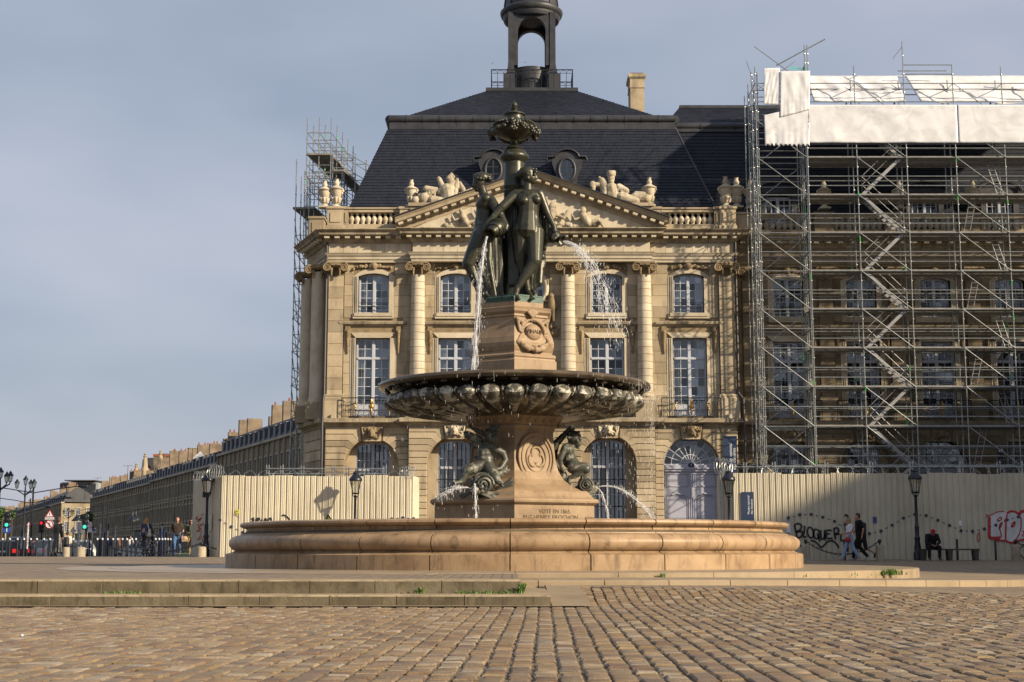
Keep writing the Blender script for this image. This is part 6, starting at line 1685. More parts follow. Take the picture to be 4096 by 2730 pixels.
# zig-zag stair in the second bay
for k in range(10):
 z = zbase + 2 + 2 * k; i = 1; lr = (k % 2 == 0)
 a = pt(i, 0, z + .05) + Vector((.25, .25, 0)); b = pt(i + 1, 0, z + 2.05) + Vector((-.25, .25, 0))
 if not lr: a, b = pt(i + 1, 0, z + .05) + Vector((-.25, .25, 0)), pt(i, 0, z + 2.05) + Vector((.25, .25, 0))
 f = MB(); f.bar(a, b, .05, .16); f.bar(a + Vector((0, .55, 0)), b + Vector((0, .55, 0)), .05, .16); o = f.build('stair_flight', M['alu'], scf)
 for q in range(1, 9):
  c = a.lerp(b, q / 9); t = MB(); t.box(c.x - .11, c.x + .11, c.y, c.y + .55, c.z + .02, c.z + .05); t.build('tread', M['alu'], o)
 m = MB(); up = Vector((0, 0, 1)); m.cyl(a + up, b + up, .02, None, 6, False); m.cyl(a + up * .55, b + up * .55, .018, None, 6, False); m.cyl(a + up * .1, a + up, .02, None, 6); m.cyl(b, b + up, .02, None, 6); m.build('handrail', M['alu'], o)
for k in range(1, 9):   # access ladders
 z = zbase + 2 + 2 * k; s_ = 1 if k % 2 else -1; x = pt(3, 0, z).x + .35 if s_ > 0 else pt(4, 0, z).x - .3
 a = Vector((x, YS + .5, z)); b = Vector((x + s_ * .5, YS + .7, z + 2.0)); m = MB()
 for o_ in (0, .32): m.cyl(a + Vector((o_, 0, 0)), b + Vector((o_, 0, 0)), .02, None, 6, False)
 for q in range(1, 8): c = a.lerp(b, q / 8); m.cyl(c, c + Vector((.32, 0, 0)), .012, None, 5, False)
 m.build('ladder', M['alu'], scf)
m = MB(); m.cyl(P(3105, 263, YS + .5), P(3300, 158, YS + .2), .035, None, 6); m.build('loose_pole', M['steel'], tow)
for sx in (3220, 3231):
 m = standard_mesh(1.5); m.xform(Matrix.Translation(P(sx, 290, YS + .3))); m.build('standard', M['steel'], tow)
# tarpaulins
def tarp(label, c00, c10, c11, c01, nu, nv, amp, seed, fringe=0.0, sag=0.0):
 q = random.Random(seed); c00, c10, c11, c01 = map(Vector, (c00, c10, c11, c01)); m = MB(); vs = []
 nrm = (c10 - c00).cross(c01 - c00).normalized()
 fl = [(q.uniform(-2.5, 2.5), q.uniform(3, 9), q.uniform(0, 6), q.uniform(.3, 1)) for _ in range(5)]
 for j in range(nv + 1):
  for i in range(nu + 1):
   u, v = i / nu, j / nv; p = c00.lerp(c10, u).lerp(c01.lerp(c11, u), v)
   w = sum(a_ * math.sin(f_ * (u * 3 + s_ * v) + ph) for s_, f_, ph, a_ in fl)
   edge = min(1, 6 * min(u, 1 - u, v + .12, 1 - v))
   d = amp * w * .25 * edge + amp * .35 * math.sin(u * 46 + q.uniform(-.2, .2)) * (1 - v) ** 2 * .5
   z = 0.0
   if fringe and j == 0: z = fringe * (1 if (i // 2) % 2 else -.2)
   z -= sag * math.sin(PI * u) * (1 - v)
   vs.append(p - nrm * 0 + nrm * d + Vector((0, 0, z)))
 m.add(vs, [(j*(nu+1)+i, j*(nu+1)+i+1, (j+1)*(nu+1)+i+1, (j+1)*(nu+1)+i) for j in range(nv) for i in range(nu)])
 o = m.build('tarpaulin', M['tarp'], None, 60); md = o.modifiers.new('thick', 'SOLIDIFY'); md.thickness = .012
 return tag(o, label, 'tarpaulin')
Yt = YS - .09
zlo, zhi = P(3500, 572, Yt).z, P(3500, 420, Yt).z
xe = pt(NB, 0, 0).x
x1_ = sx0 + .05; x2_ = P(3830, 500, Yt).x
tarp('long white tarpaulin strip lashed below the scaffold top, left half', (x1_, Yt, zlo), (x2_, Yt, zlo), (x2_, Yt, zhi), (x1_, Yt, zhi), 90, 24, .05, 3)
tarp('white tarpaulin strip lashed below the scaffold top, right half', (x2_ + .03, Yt, zlo), (xe, Yt, zlo), (xe, Yt, zhi), (x2_ + .03, Yt, zhi), 110, 24, .04, 4)
zu0, zu1 = P(3500, 405, YS + .5).z, P(3500, 302, YS + 1.5).z
a_, b_2, c_2 = P(3255, 405, YS + .5).x, P(3622, 405, YS + .5).x, P(3655, 405, YS + .5).x
tarp('sagging white tarpaulin at the roofline between the tower and the tall pole', (a_, YS + .5, zu0), (b_2, YS + .5, zu0), (b_2 - .1, YS + 1.6, zu1), (a_ - .15, YS + 1.6, zu1), 60, 16, .12, 5, sag=.05)
tarp('creased white tarpaulin at the roofline right of the tall pole', (c_2 + .35, YS + .5, zu0), (xe, YS + .5, zu0), (xe, YS + 1.6, zu1), (c_2 - .1, YS + 1.6, zu1), 90, 16, .2, 6, sag=.1)
zr_ = P(3500, 290, YS + 3).z
tarp('white sheeted temporary roof behind the top scaffold rails', (sx0, YS + 1.7, zu1 - .02), (xe, YS + 1.7, zu1 - .02), (xe, YS + 6.5, zr_ + 1.0), (sx0, YS + 6.5, zr_ + 1.0), 60, 6, .1, 7)
Yv = YS - .07
tarp('narrow white tarpaulin panel at the top left corner of the tower', P(3056, 418, Yv), P(3118, 421, Yv), P(3120, 272, Yv), P(3056, 274, Yv), 20, 20, .03, 8)
tarp('torn white tarpaulin hanging down the tower with a ragged fringe', P(3060, 582, Yv - .02), P(3238, 584, Yv - .02), P(3240, 420, Yv - .02), P(3056, 462, Yv - .02), 40, 24, .05, 9, fringe=.16)
tarp('tall white tarpaulin panel on the right half of the tower', P(3120, 470, Yv - .05), P(3238, 440, Yv - .05), P(3240, 284, Yv - .05), P(3122, 286, Yv - .05), 26, 24, .04, 10)
m = MB(); c = P(3162, 275, YS); m.add([P(3160, 276, YS), P(3230, 280, YS), P(3200, 274, YS + .5), P(3162, 270, YS + .3)], [(0,1,2,3)]); m.add([P(3215, 279, YS), P(3226, 280, YS), P(3226, 265, YS), P(3216, 267, YS)], [(0,1,2,3)])
tag(m.build('green_tarp_scrap', simple('green_plastic', (.02, .42, .30), .5)), 'scrap of bright green plastic on top of the tower', 'plastic sheet')
# scaffolding along the quay side of the pavilion
ls = thing('scaffolding', 'slender steel scaffolding rising beside the quay corner of the pavilion', 'scaffolding', P(1209, 2226, 84.0))
o3 = P(1172, 1300, 84.0); o3.z = 0
scaffold(ls, o3, (0, 1), (1, 0), 2, 2.1, 1, .8, 0.0, 9, lambda i, j: P(1190, 655 + 35 * i, 85).z, diag=(0, 1), decks=False, mid=False)
for k in range(8):
 m = MB(); a = Vector(o3); m.cyl(a + Vector((0, 0, 2*k)), a + Vector((.9, -.3, 2*k + 1.2)), .022, None, 6, False); m.build('wall_tie', M['steel'], ls)
lu = thing('scaffold_cradle', 'stepped scaffold cradle with dark deck beside the slate roof', 'scaffolding', P(1275, 700, 86.0))
zq = P(1275, 622, 86).z; kz = (P(1275, 480, 86).z - zq)
scaffold(lu, (P(1228, 600, 86).x, 86.0, zq - 2), (1, 0), (.1, 1), 2, P(1276, 600, 86).x - P(1228, 600, 86).x, 4, 1.6, zq - 2, 5, lambda i, j: zq + kz * 1.06, lift=kz / 3.3, decks=False, rails=False)
scaffold(lu, (P(1330, 700, 86).x, 86.0, zq - 5), (1, 0), (.35, 1), 1, P(1376, 600, 86).x - P(1330, 600, 86).x, 5, 1.5, zq - 5, 7, lambda i, j: P(1330, 588, 86).z, lift=1.05, decks=False, rails=False)
scaffold(lu, (P(1215, 900, 86).x, 86.0, P(1228, 960, 86).z), (1, 0), (0, 1), 2, 1.15, 2, 1.3, P(1228, 960, 86).z, 5, lambda i, j: zq - 1.0, lift=1.05, decks=False, rails=False)
for zc, xa, xb in ((622, 1230, 1325), (688, 1332, 1378), (838, 1172, 1260)):
 p, q_ = P(xa, zc, 86), P(xb, zc, 86); m = MB(); m.add([(p.x, 85.9, p.z), (q_.x, 85.9, p.z), (q_.x + .8, 92, p.z), (p.x + .8, 92, p.z), (p.x, 85.9, p.z + .12), (q_.x, 85.9, p.z + .12), (q_.x + .8, 92, p.z + .12), (p.x + .8, 92, p.z + .12)], [(3,2,1,0),(4,5,6,7),(0,1,5,4),(1,2,6,5),(2,3,7,6),(3,0,4,7)]); m.build('deck', M['deck'], lu)
# ================================================================ hoardings
M['hoard'] = stone('cream_steel_sheet', (0.60, 0.55, 0.43), (0.56, 0.51, 0.395), (0.49, 0.44, 0.335), soot=(.25, .21, .15), sootamt=.3, scale=.8, rough=.42, perobj=.05, bump=.04)
M['ink'] = simple('black_paint', (0.012, 0.013, 0.018), 0.6)
M['dot'] = simple('navy_dot', (0.02, 0.03, 0.06), 0.5)
M['red_paint'] = simple('red_spray', (0.42, 0.02, 0.02), 0.6)
M['white_spray'] = simple('white_spray', (0.6, 0.6, 0.6), 0.7, var=.15, vscale=4)
M['orange_paint'] = simple('orange_red_spray', (0.45, 0.06, 0.02), 0.6)
M['blue_sticker'] = simple('blue_sticker', (0.02, 0.06, 0.2), .5)
M['yellow'] = simple('yellow_sticker', (0.55, 0.5, 0.05), .5)
def hoarding(label, p0, p1, z0, ztop):
 # sheets of ribbed steel side by side from p0 to p1 (plan points)
 t = thing('hoarding', label, 'fence', (p0[0], p0[1], z0)); p0 = Vector(p0); p1 = Vector(p1); L = (p1 - p0).length; d = (p1 - p0) / L; n = Vector((d.y, -d.x))
 ns = max(1, round(L / 1.0)); w = L / ns; mod = [(0, 0), (.03, .04), (.055, .04), (.075, .028), (.095, .04), (.12, .04), (.14, .028), (.16, .04), (.185, .04), (.215, 0), (.25, 0)]
 for s in range(ns):
  m = MB(); vs = []; prof = []
  for k in range(4):
   for a, b in mod[:-1]: prof.append(((k * .25 + a) * w, b))
  prof.append((w, 0)); top = ztop + random.uniform(-.03, .03); bot = z0 + random.uniform(.0, .04); off = random.uniform(0, .012)
  for a, b in prof:
   p = p0 + d * (s * w + a) + n * (b + off); vs += [(p.x, p.y, bot), (p.x, p.y, top)]
  m.add(vs, [(2*i, 2*i+2, 2*i+3, 2*i+1) for i in range(len(prof) - 1)])
  # a thin back so the sheet has thickness
  q0 = len(m.v); vs2 = []
  for a, b in prof:
   p = p0 + d * (s * w + a) + n * (b + off - .004); vs2 += [(p.x, p.y, bot), (p.x, p.y, top)]
  m.add(vs2, [(2*i+1, 2*i+3, 2*i+2, 2*i) for i in range(len(prof) - 1)])
  m.f += [(2*i+1, 2*i+3, q0+2*i+3, q0+2*i+1) for i in range(len(prof) - 1)]
  m.build('steel_sheet', M['hoard'], t)
 m = MB()
 for k in range(ns // 2 + 1):
  p = p0 + d * min(L, k * 2 * w) - n * .08; m.box(p.x - .04, p.x + .04, p.y - .04, p.y + .04, z0, ztop - .1)
 m.build('fence_posts', M['steel'], t)
 return t
YH = 62.0; zg = .10
pA = P(877, 2226, YH); pB = P(1645, 2226, YH); zTL = P(900, 1904, YH).z
pC = P(768, 2226, 65.5)
hl = hoarding('cream ribbed steel hoarding across the left of the pavilion front', (pA.x, YH), (pB.x, YH), zg, zTL)
hoarding('cream hoarding return sheets turning back at the left corner with red graffiti', (pC.x, 65.5), (pA.x - .02, YH + .02), zg, zTL)
pD = P(1664, 2226, YH + .7); hoarding('narrow cream hoarding return at the end beside the arched window', (pB.x + .02, YH + .03), (pD.x + .05, YH + 1.2), zg, zTL)
YR_ = 59.0
pE = P(2937, 2230, YR_); zTR = P(3300, 1895, YR_).z
hr = hoarding('long cream ribbed steel hoarding in front of the scaffolded wing', (pE.x, YR_), (pE.x + 14.0, YR_), 0.0, zTR)
pF = P(2876, 2230, YR_ + 1.2); hoarding('narrow cream hoarding return beside the grey arched door', (pF.x + .0, YR_ + 1.2), (pE.x - .02, YR_ + .02), 0.0, zTR)
# strokes painted on a sheet face
def stroke(name, pts, w, mat, parent, Y, off=.062, lay=0.0):
 # flat ribbon through photo points lying on the plane at distance Y
 v = [P(x, y, Y) for x, y in pts]; m = MB(); vs = []
 for i, p in enumerate(v):
  a = v[max(0, i-1)]; b = v[min(len(v)-1, i+1)]; t = (b - a); t.y = 0
  if t.length < 1e-6: t = Vector((1, 0, 0))
  t.normalize(); nr = Vector((-t.z, 0, t.x)); ww = w * (.6 if i in (0, len(v)-1) else 1)
  vs += [(p + nr * ww / 2), (p - nr * ww / 2)]
 vs = [(q.x, Y - off - .003 - lay, q.z) for q in vs]
 m.add(vs, [(2*i, 2*i+1, 2*i+3, 2*i+2) for i in range(len(v) - 1)])
 return m.build(name, mat, parent)
def smooth_pts(pts, n=4):
 out = []
 for i in range(len(pts) - 1):
  p0 = pts[max(0, i-1)]; p1 = pts[i]; p2 = pts[i+1]; p3 = pts[min(len(pts)-1, i+2)]
  for k in range(n):
   t = k / n
   out.append(tuple(.5 * ((2*p1[c]) + (-p0[c] + p2[c])*t + (2*p0[c] - 5*p1[c] + 4*p2[c] - p3[c])*t*t + (-p0[c] + 3*p1[c] - 3*p2[c] + p3[c])*t**3) for c in (0, 1)))
 return out + [pts[-1]]
G4 = lambda pts: [(2800 + x / 1.816, 1800 + y / 1.816) for x, y in pts]
def dots(parent, pts, Y, lay=0.0):
 for i, (x, y) in enumerate(pts):
  c = P(x, y, Y); m = MB(); m.prism([(c.x + .068 * math.cos(2*PI*k/14), c.z + .068 * math.sin(2*PI*k/14)) for k in range(14)], Y - .066 - lay, Y - .06 - lay); m.build('printed_dot', M['dot'], parent)
  if i + 1 < len(pts) and pts[i+1][0] - x < 80:
   x2, y2 = pts[i+1]; stroke('printed_dash', [(x + (x2-x)*.38, y + (y2-y)*.38), (x + (x2-x)*.62, y + (y2-y)*.62)], .05, M['dot'], parent, Y, lay=lay)
dots(hr, G4([(640,495),(722,472),(805,470),(890,490),(975,520),(1060,575),(1145,602),(1228,610),(1312,590),(1393,548),(1475,497),(1557,470),(1640,478),(1725,512),(1810,550),(1893,587),(1977,592),(2062,575),(2145,548),(2228,510),(2308,488)]), YR_)
GB = lambda pts: [(3150 + x / 5.229, 2040 + y / 5.229) for x, y in pts]
bl = [[(130,330),(150,360),(175,470),(200,590)], [(130,330),(200,290),(270,310),(290,360),(250,420),(170,470),(290,450),(310,500),(280,560),(210,590)], [(350,330),(350,420),(325,570),(395,555)], [(500,380),(440,370),(415,430),(420,520),(480,590),(535,550),(530,450),(500,380)], [(600,410),(555,420),(545,500),(570,590),(630,600),(660,530),(645,440),(600,410)], [(610,490),(670,660)], [(690,420),(690,530),(710,620),(755,590),(770,510),(765,420)], [(765,500),(785,650)], [(800,430),(810,600)], [(800,430),(925,430)], [(810,505),(885,505)], [(812,605),(940,595)], [(965,390),(975,500),(1000,630)], [(950,400),(1020,378),(1065,420),(1040,480),(975,520),(1100,510),(1110,640),(1190,630)],
      [(470,645),(560,660),(640,730),(700,785),(760,740),(830,670),(900,650),(960,660),(1030,730),(1070,800)], [(1185,140),(1220,105),(1255,150),(1240,220),(1200,290),(1200,340),(1245,380),(1240,430),(1230,470)], [(1230,560),(1260,545),(1270,580),(1240,590),(1230,560)], [(1185,800),(1215,790),(1250,870),(1260,760)], [(220,715),(270,750),(330,745)]]
for s in bl: stroke('graffiti_stroke', smooth_pts(GB(s)), .075, M['ink'], hr, YR_)
GR = lambda pts: [(3650 + x / 5.276, 2020 + y / 5.276) for x, y in pts]
big = [(1585,240),(1650,200),(1800,140),(1930,140),(2020,120),(2110,125),(2200,165),(2260,140),(2420,130),(2420,700),(2260,770),(2150,800),(2000,790),(1950,770),(1850,770),(1840,720),(1590,720)]
c = [P(*p, YR_) for p in GR(big)]; m = MB(); m.prism([(p.x, p.z) for p in c][::-1], YR_ - .062, YR_ - .058); m.build('graffiti_fill', M['white_spray'], hr)
for w_, s in ((.12, [(1610,250),(1608,470),(1610,700)]), (.04, [(1590,245),(1680,200),(1800,150),(1930,148)]), (.13, [(1600,700),(1720,705),(1850,695)]), (.05, [(1860,690),(1855,600),(1815,490)]), (.045, [(1840,330),(1790,345),(1785,310),(1835,270),(1870,275),(1850,320),(1800,345)]), (.06, [(1890,390),(1840,410),(1825,500),(1880,400)]), (.08, [(1720,745),(1850,755),(1960,760),(2020,790),(2110,795),(2170,765),(2300,740),(2420,700)]), (.07, [(1960,340),(1955,550),(1955,740)]), (.06, [(1920,360),(1970,280),(1985,200)]), (.09, [(1975,185),(2060,140),(2150,150),(2230,200)]), (.05, [(2230,200),(2275,300),(2280,450),(2240,620),(2170,740)]), (.07, [(2130,360),(2090,420),(2085,470),(2130,440),(2150,370),(2130,360)]), (.12, [(2250,220),(2265,160),(2330,140),(2430,135)]), (.1, [(2170,740),(2150,800),(2110,840)]), (.04, [(2300,570),(2340,560),(2330,620),(2300,640),(2345,670)])):
 stroke('graffiti_stroke', smooth_pts(GR(s)), w_, M['red_paint'], hr, YR_, lay=.006)
stroke('graffiti_stroke', smooth_pts(G4([(2018,600),(2010,640),(2018,670),(2030,630),(2022,598)])), .03, M['red_paint'], hr, YR_)
stroke('graffiti_stroke', smooth_pts(G4([(2075,500),(2080,468),(2090,490)])), .03, M['red_paint'], hr, YR_)
m = MB(); a, b = P(*G4([(1252,487)])[0], YR_), P(*G4([(1282,533)])[0], YR_); m.box(a.x, b.x, YR_ - .07, YR_ - .06, b.z, a.z); m.build('blue_sticker', M['blue_sticker'], hr)
m = MB(); a, b = P(*G4([(1875,515)])[0], YR_), P(*G4([(1900,552)])[0], YR_); m.box(a.x, b.x, YR_ - .07, YR_ - .06, b.z, a.z); m.build('white_sticker', M['sign_white'], hr)
m = MB(); a, b = P(*G4([(625,530)])[0], YR_), P(*G4([(655,600)])[0], YR_); m.box(a.x, b.x, YR_ - .07, YR_ - .06, b.z, a.z); m.build('white_sticker', M['sign_white'], hr)
GL = lambda pts: [(700 + x / 2.241, 1780 + y / 2.241) for x, y in pts]
dots(hl, GL([(405,675),(508,735),(612,785),(700,840)]), YH); dots(hl, GL([(1943,665),(2045,655),(2140,662)]), YH)
for s in ([(715,655),(690,665),(712,675),(690,690)], [(735,660),(735,690)], [(735,660),(760,660),(755,675),(735,675)], [(780,665),(775,690)], [(800,690),(815,660),(830,690),(850,660),(862,660),(870,690)], [(960,640),(975,630),(1005,645),(1035,675)]): stroke('graffiti_stroke', smooth_pts(GL(s)), .06, M['ink'], hl, YH)
m = MB(); c = [P(*p, YH) for p in GL([(1355,690),(1375,632),(1410,690)])]; m.prism([(p.x, p.z) for p in c], YH - .062, YH - .058); m.build('graffiti_fill', M['yellow'], hl)
stroke('graffiti_stroke', GL([(1352,690),(1375,630),(1410,680)]), .09, M['ink'], hl, YH, lay=.006)
c = P(*GL([(560, 610)])[0], YH); m = MB(); m.sphere((c.x, YH - .065, c.z + .05), (.09, .006, .1), 12, 8); m.bar((c.x - .1, YH - .068, c.z - .13), (c.x + .1, YH - .068, c.z - .04), .03, .006); m.bar((c.x - .1, YH - .07, c.z - .04), (c.x + .1, YH - .07, c.z - .13), .03, .006); o = m.build('skull_sticker', M['yellow'], hl)
m = MB(); [m.sphere((c.x + s*.035, YH - .072, c.z + .06), (.022, .004, .025), 8, 6) for s in (-1, 1)]; m.build('skull_eyes', M['ink'], o)
for s in ([(200,640),(190,670),(235,660),(200,690),(240,650)], [(195,720),(240,715),(205,745),(235,750),(190,775)], [(200,780),(240,770),(225,820),(200,850),(245,845)], [(240,620),(242,632)], [(250,620),(252,632)], [(205,855),(245,820),(250,870)], [(245,710),(258,705),(250,720)]):
 # on the slanting return: project onto its own plane
 v = []
 for x, y in smooth_pts(GL(s)):
  t = (877 - x) / (877 - 768); v.append(P(x, y, YH + 3.5 * max(-.1, min(1, t)) - .08))
 m = MB(); m.tube(v, .022, 4); m.build('graffiti_stroke', M['orange_paint'], bpy.data.objects['hoarding.001'])
m = MB(); a, b = P(835, 2060, YH + 1.2), P(852, 2125, YH + 1.0); m.add([(a.x, YH + 1.2, b.z), (b.x, YH + .72, b.z), (b.x, YH + .72, a.z), (a.x, YH + 1.2, a.z)], [(0,1,2,3)]); m.build('notice', M['hoard'], bpy.data.objects['hoarding.001'])
# museum sign and banner
def vsign(name, label, x0, x1, y0, y1, Y, off, size):
 a, b = P(x0, y0, Y), P(x1, y1, Y); t = thing(name, label, 'sign', ((a.x + b.x)/2, Y - off, b.z))
 m = MB(); m.box(a.x, b.x, Y - off - .03, Y - off, b.z, a.z); m.build('board', M['sign_blue'], t)
 w = b.x - a.x
 for s, fx in (('Musée national', .62), ('des douanes', .88)):
  mt = Matrix.Translation((a.x + w * fx, Y - off - .034, b.z + (.30 if name == 'hanging_banner' else .34))) @ Matrix.Rotation(-PI/2, 4, 'Y')
  lettering(s, size, mt, M['sign_white'], t, align='LEFT', ext=.002)
vsign('museum_sign', 'navy museum sign with white vertical lettering fixed to the hoarding', 2965, 3016, 1969, 2092, YR_, .075, .125)
vsign('hanging_banner', 'navy museum banner hung on the pavilion wall beside the downpipe', 2889, 2946, 1747, 1905, YF - .5, .35, .225)
# frames and razor wire on top of the hoardings
def wire_coil(label, x0, x1, y, z, r, pitch, seed, messy=0.0):
 q = random.Random(seed); m = MB(); n = int((x1 - x0) / pitch * 22); pts = []
 for i in range(n + 1):
  a = 2*PI*i/22; rr = r * (1 + messy * q.uniform(-.12, .12)); pts.append((x0 + (x1 - x0) * i / n + rr * .55 * math.sin(a), y + rr * .5 * math.cos(a + .6), z + rr + rr * math.cos(a)))
 m.tube(pts, .012, 4)
 for i in range(0, n, 2):
  p = pts[i]; m.bar((p[0] - .03, p[1], p[2] + .015), (p[0] + .03, p[1], p[2] - .015), .012, .012)
 return tag(m.build('razor_wire', M['steel'], None, 60), label, 'razor wire')
zc = zTL
wire_coil('loose razor wire coils stretched along the top of the left hoarding', P(880, 1900, YH).x, P(1600, 1900, YH).x, YH + .15, zc - .22, .22, .62, 1, .5)
wire_coil('tight bundle of razor wire at the left corner of the left hoarding', P(832, 1900, YH).x, P(885, 1900, YH).x, YH + .1, zc - .1, .27, .10, 2, .8)
wire_coil('second razor wire bundle hanging over the hoarding return', P(780, 1910, YH + 2).x, P(830, 1900, YH + 1.5).x, YH + 1.8, zc - .15, .22, .12, 3, .8)
wire_coil('tight bundle of razor wire at the right end of the left hoarding', P(1606, 1900, YH).x, P(1650, 1900, YH).x, YH + .1, zc - .12, .27, .09, 4, .9)
wire_coil('razor wire coils stretched along the right hoarding below the scaffold', P(2960, 1890, YR_).x, pE.x + 14, YR_ + .15, zTR - .15, .27, .62, 5, .5)
wire_coil('tight bundle of razor wire above the museum banner', P(2868, 1890, YR_).x, P(2925, 1890, YR_).x, YR_ + .1, zTR - .02, .32, .11, 6, .8)
def frame(label, xs, y, z0, z1, zr):
 t = thing('barrier_frame', label, 'barrier', (xs[0], y, z0))
 for x in xs:
  for dx in (0, .11): m = MB(); m.cyl((x + dx, y, z0), (x + dx, y, z1 + random.uniform(-.05, .05)), .028, None, 6); m.build('upright', M['steel'], t)
 for z in zr: m = MB(); m.cyl((xs[0], y - .04, z), (xs[-1], y - .04, z), .026, None, 6); m.build('rail', M['steel'], t)
frame('galvanised tube frame behind the top edge of the left hoarding', [P(s, 1880, YH + .3).x for s in (1066, 1122, 1205, 1328, 1385, 1535)], YH + .3, zg, zTL + .45, (zTL + .32, zTL + .1))
frame('galvanised tube frame behind the top edge of the right hoarding', [P(s, 1880, YR_ + .3).x for s in (2880, 2975, 3090, 3300, 3480, 3640, 3840, 3990, 4090)], YR_ + .3, 0, zTR + .5, (zTR + .28,))
# ================================================================ street furniture on the square
M['lamp_glass'] = glass_mat('lamp_glass', (.85, .85, .8), .2)
M['concrete'] = stone('concrete_bollard', (0.42, 0.37, 0.29), (0.36, 0.31, 0.235), (0.27, 0.225, 0.16), sootamt=.3, scale=3, perobj=.08)
M['post'] = simple('dark_blue_cast_iron', (0.012, 0.016, 0.026), 0.4, 0.2)
def make_lantern(t, x, z, s, y=0.0):
 # four-sided street lantern standing on its base at z
 m = MB(); m.lathe([(.06*s, 0), (.14*s, .04*s), (.15*s, .07*s)], (x, y, z), 8)
 for i in range(6):
  a = 2*PI*i/6; m.bar((x + .14*s*math.sin(a), y - .14*s*math.cos(a), z + .06*s), (x + .235*s*math.sin(a), y - .235*s*math.cos(a), z + .56*s), .02*s)
 o = m.build('lantern', M['post'], t)
 g = MB(); g.lathe([(.125*s, .07*s), (.22*s, .55*s)], (x, y, z), 6); g.build('lantern_glass', M['lamp_glass'], o)
 r = MB(); r.lathe([(.25*s, .54*s), (.27*s, .56*s), (.27*s, .62*s), (.25*s, .66*s), (.17*s, .74*s), (.13*s, .80*s), (.11*s, .83*s), (.12*s, .86*s), (.10*s, .90*s), (.04*s, .94*s), (.03*s, 1.0*s), (.0, 1.02*s)], (x, y, z), 12); r.build('lantern_roof', M['post'], o, 40)
def lamp_post(label, x, y, z, H):
 t = thing('lamp_post', label, 'street lamp', (x, y, z)); k = H / 3.75
 m = MB(); m.lathe([(.17*k, 0), (.17*k, .3*k), (.13*k, .36*k), (.14*k, .5*k), (.10*k, .75*k), (.11*k, .85*k), (.125*k, .9*k), (.085*k, .98*k), (.085*k, 1.3*k), (.1*k, 1.34*k), (.065*k, 1.42*k), (.05*k, 2.45*k), (.07*k, 2.48*k), (.05*k, 2.52*k), (.09*k, 2.58*k), (.03*k, 2.66*k)], (x, y, z), 14); m.build('post', M['post'], t, 40)
 m = MB()
 for s in (-1, 1): m.tube([(x, y, z + 2.5*k), (x + s*.09*k, y, z + 2.62*k), (x + s*.16*k, y, z + 2.74*k), (x + s*.15*k, y, z + 2.80*k)], .018*k, 6)
 m.build('bracket', M['post'], t)
 make_lantern(t, x, z + 2.68*k, 1.06*k, y)
 return t
for sx, Y, zt_, lab, zb_ in ((822, 62.6, 1880, 'dark iron lamp post with small plaque in front of the hoarding return', .1), (1418, 61.2, 1879, 'dark iron lamp post in front of the left hoarding, behind the basin', .1), (2921, 58.0, 1875, 'dark iron lamp post beside the museum sign', 0), (3672, 58.0, 1870, 'dark iron lamp post beside the bench', 0)):
 p = P(sx, 2226, Y); t = lamp_post(lab, p.x, Y, zb_, P(sx, zt_, Y).z - zb_)
 if sx == 822: m = MB(); a = P(812, 1968, Y); b = P(839, 1991, Y); m.box(a.x, b.x, Y - .09, Y - .07, b.z, a.z); m.build('plaque', M['iron'], t)
def chain(label, pa, pb, sag):
 t = thing('chain', label, 'chain', pa); pa, pb = Vector(pa), Vector(pb); n = max(8, int((pb - pa).length / .085))
 for i in range(n):
  u = (i + .5) / n; p = pa.lerp(pb, u) - Vector((0, 0, sag * 4 * u * (1 - u))); d = (pb - pa).normalized(); dz = -sag * 4 * (1 - 2*u) / (pb - pa).length
  tn = Vector((d.x, d.y, dz)).normalized(); sd_ = Vector((0, 0, 1)) if i % 2 else tn.cross(Vector((0, 0, 1))).normalized()
  m = MB(); m.tube([p + tn * .062 * math.cos(2*PI*k/8) + sd_ * .035 * math.sin(2*PI*k/8) for k in range(8)], .014, 5, True); m.build('chain_link', M['iron'], t, 60)
def stone_bollard(label, x, y, z, h, r, knob=True):
 t = thing('stone_bollard', label, 'bollard', (x, y, z), 'squat stone bollards round the square')
 m = MB(); m.lathe([(r*1.08, -.05), (r*1.05, .02), (r, h*.9), (r*.93, h*.97), (r*.8, h)], (x, y, z), 20); m.build('block', M['concrete'], t, 40)
 if knob:
  m = MB(); m.lathe([(.04, h - .02), (.03, h + .05), (.06, h + .09), (.07, h + .15), (.045, h + .2), (.0, h + .22)], (x, y, z), 10); m.build('iron_knob', M['iron'], t, 50)
bo = []
for sx, Y, h, r, lab, kn in ((264, 64.5, .42, .15, 'pale stone bollard beside the woman in the leather coat', 0), (322, 64.5, .42, .20, 'pale stone bollard standing alone at the edge of the square', 0), (805, 62.2, .44, .20, 'stone bollard with chain at the foot of the plaque lamp post', 1),
                         (3224, 57.2, .62, .17, 'stone bollard with chain beside the basin and black graffiti', 1), (3521, 57.2, .62, .16, 'stone bollard holding the end of the chain before the hoarding', 1), (4065, 57.2, .62, .17, 'stone bollard with chain below the red graffiti', 1)):
 p = P(sx, 2230, Y); z = LZ(p.x, Y); stone_bollard(lab, p.x, Y, z, h, r, kn); bo.append(Vector((p.x, Y, z + h + .14)))
chain('black iron chain sagging between two bollards before the hoarding', bo[3], bo[4], .52)
chain('black iron chain running from the lamp post bollard behind the basin', bo[2], bo[2] + Vector((3.2, 0, -.05)), .36)
chain('black iron chain running from the lamp post bollard past the couple', bo[2], bo[2] + Vector((-4.6, 1.5, -.1)), .36)
chain('black iron chain leaving the bollard below the red graffiti', bo[5], bo[5] + Vector((3.0, 0, 0)), .5)
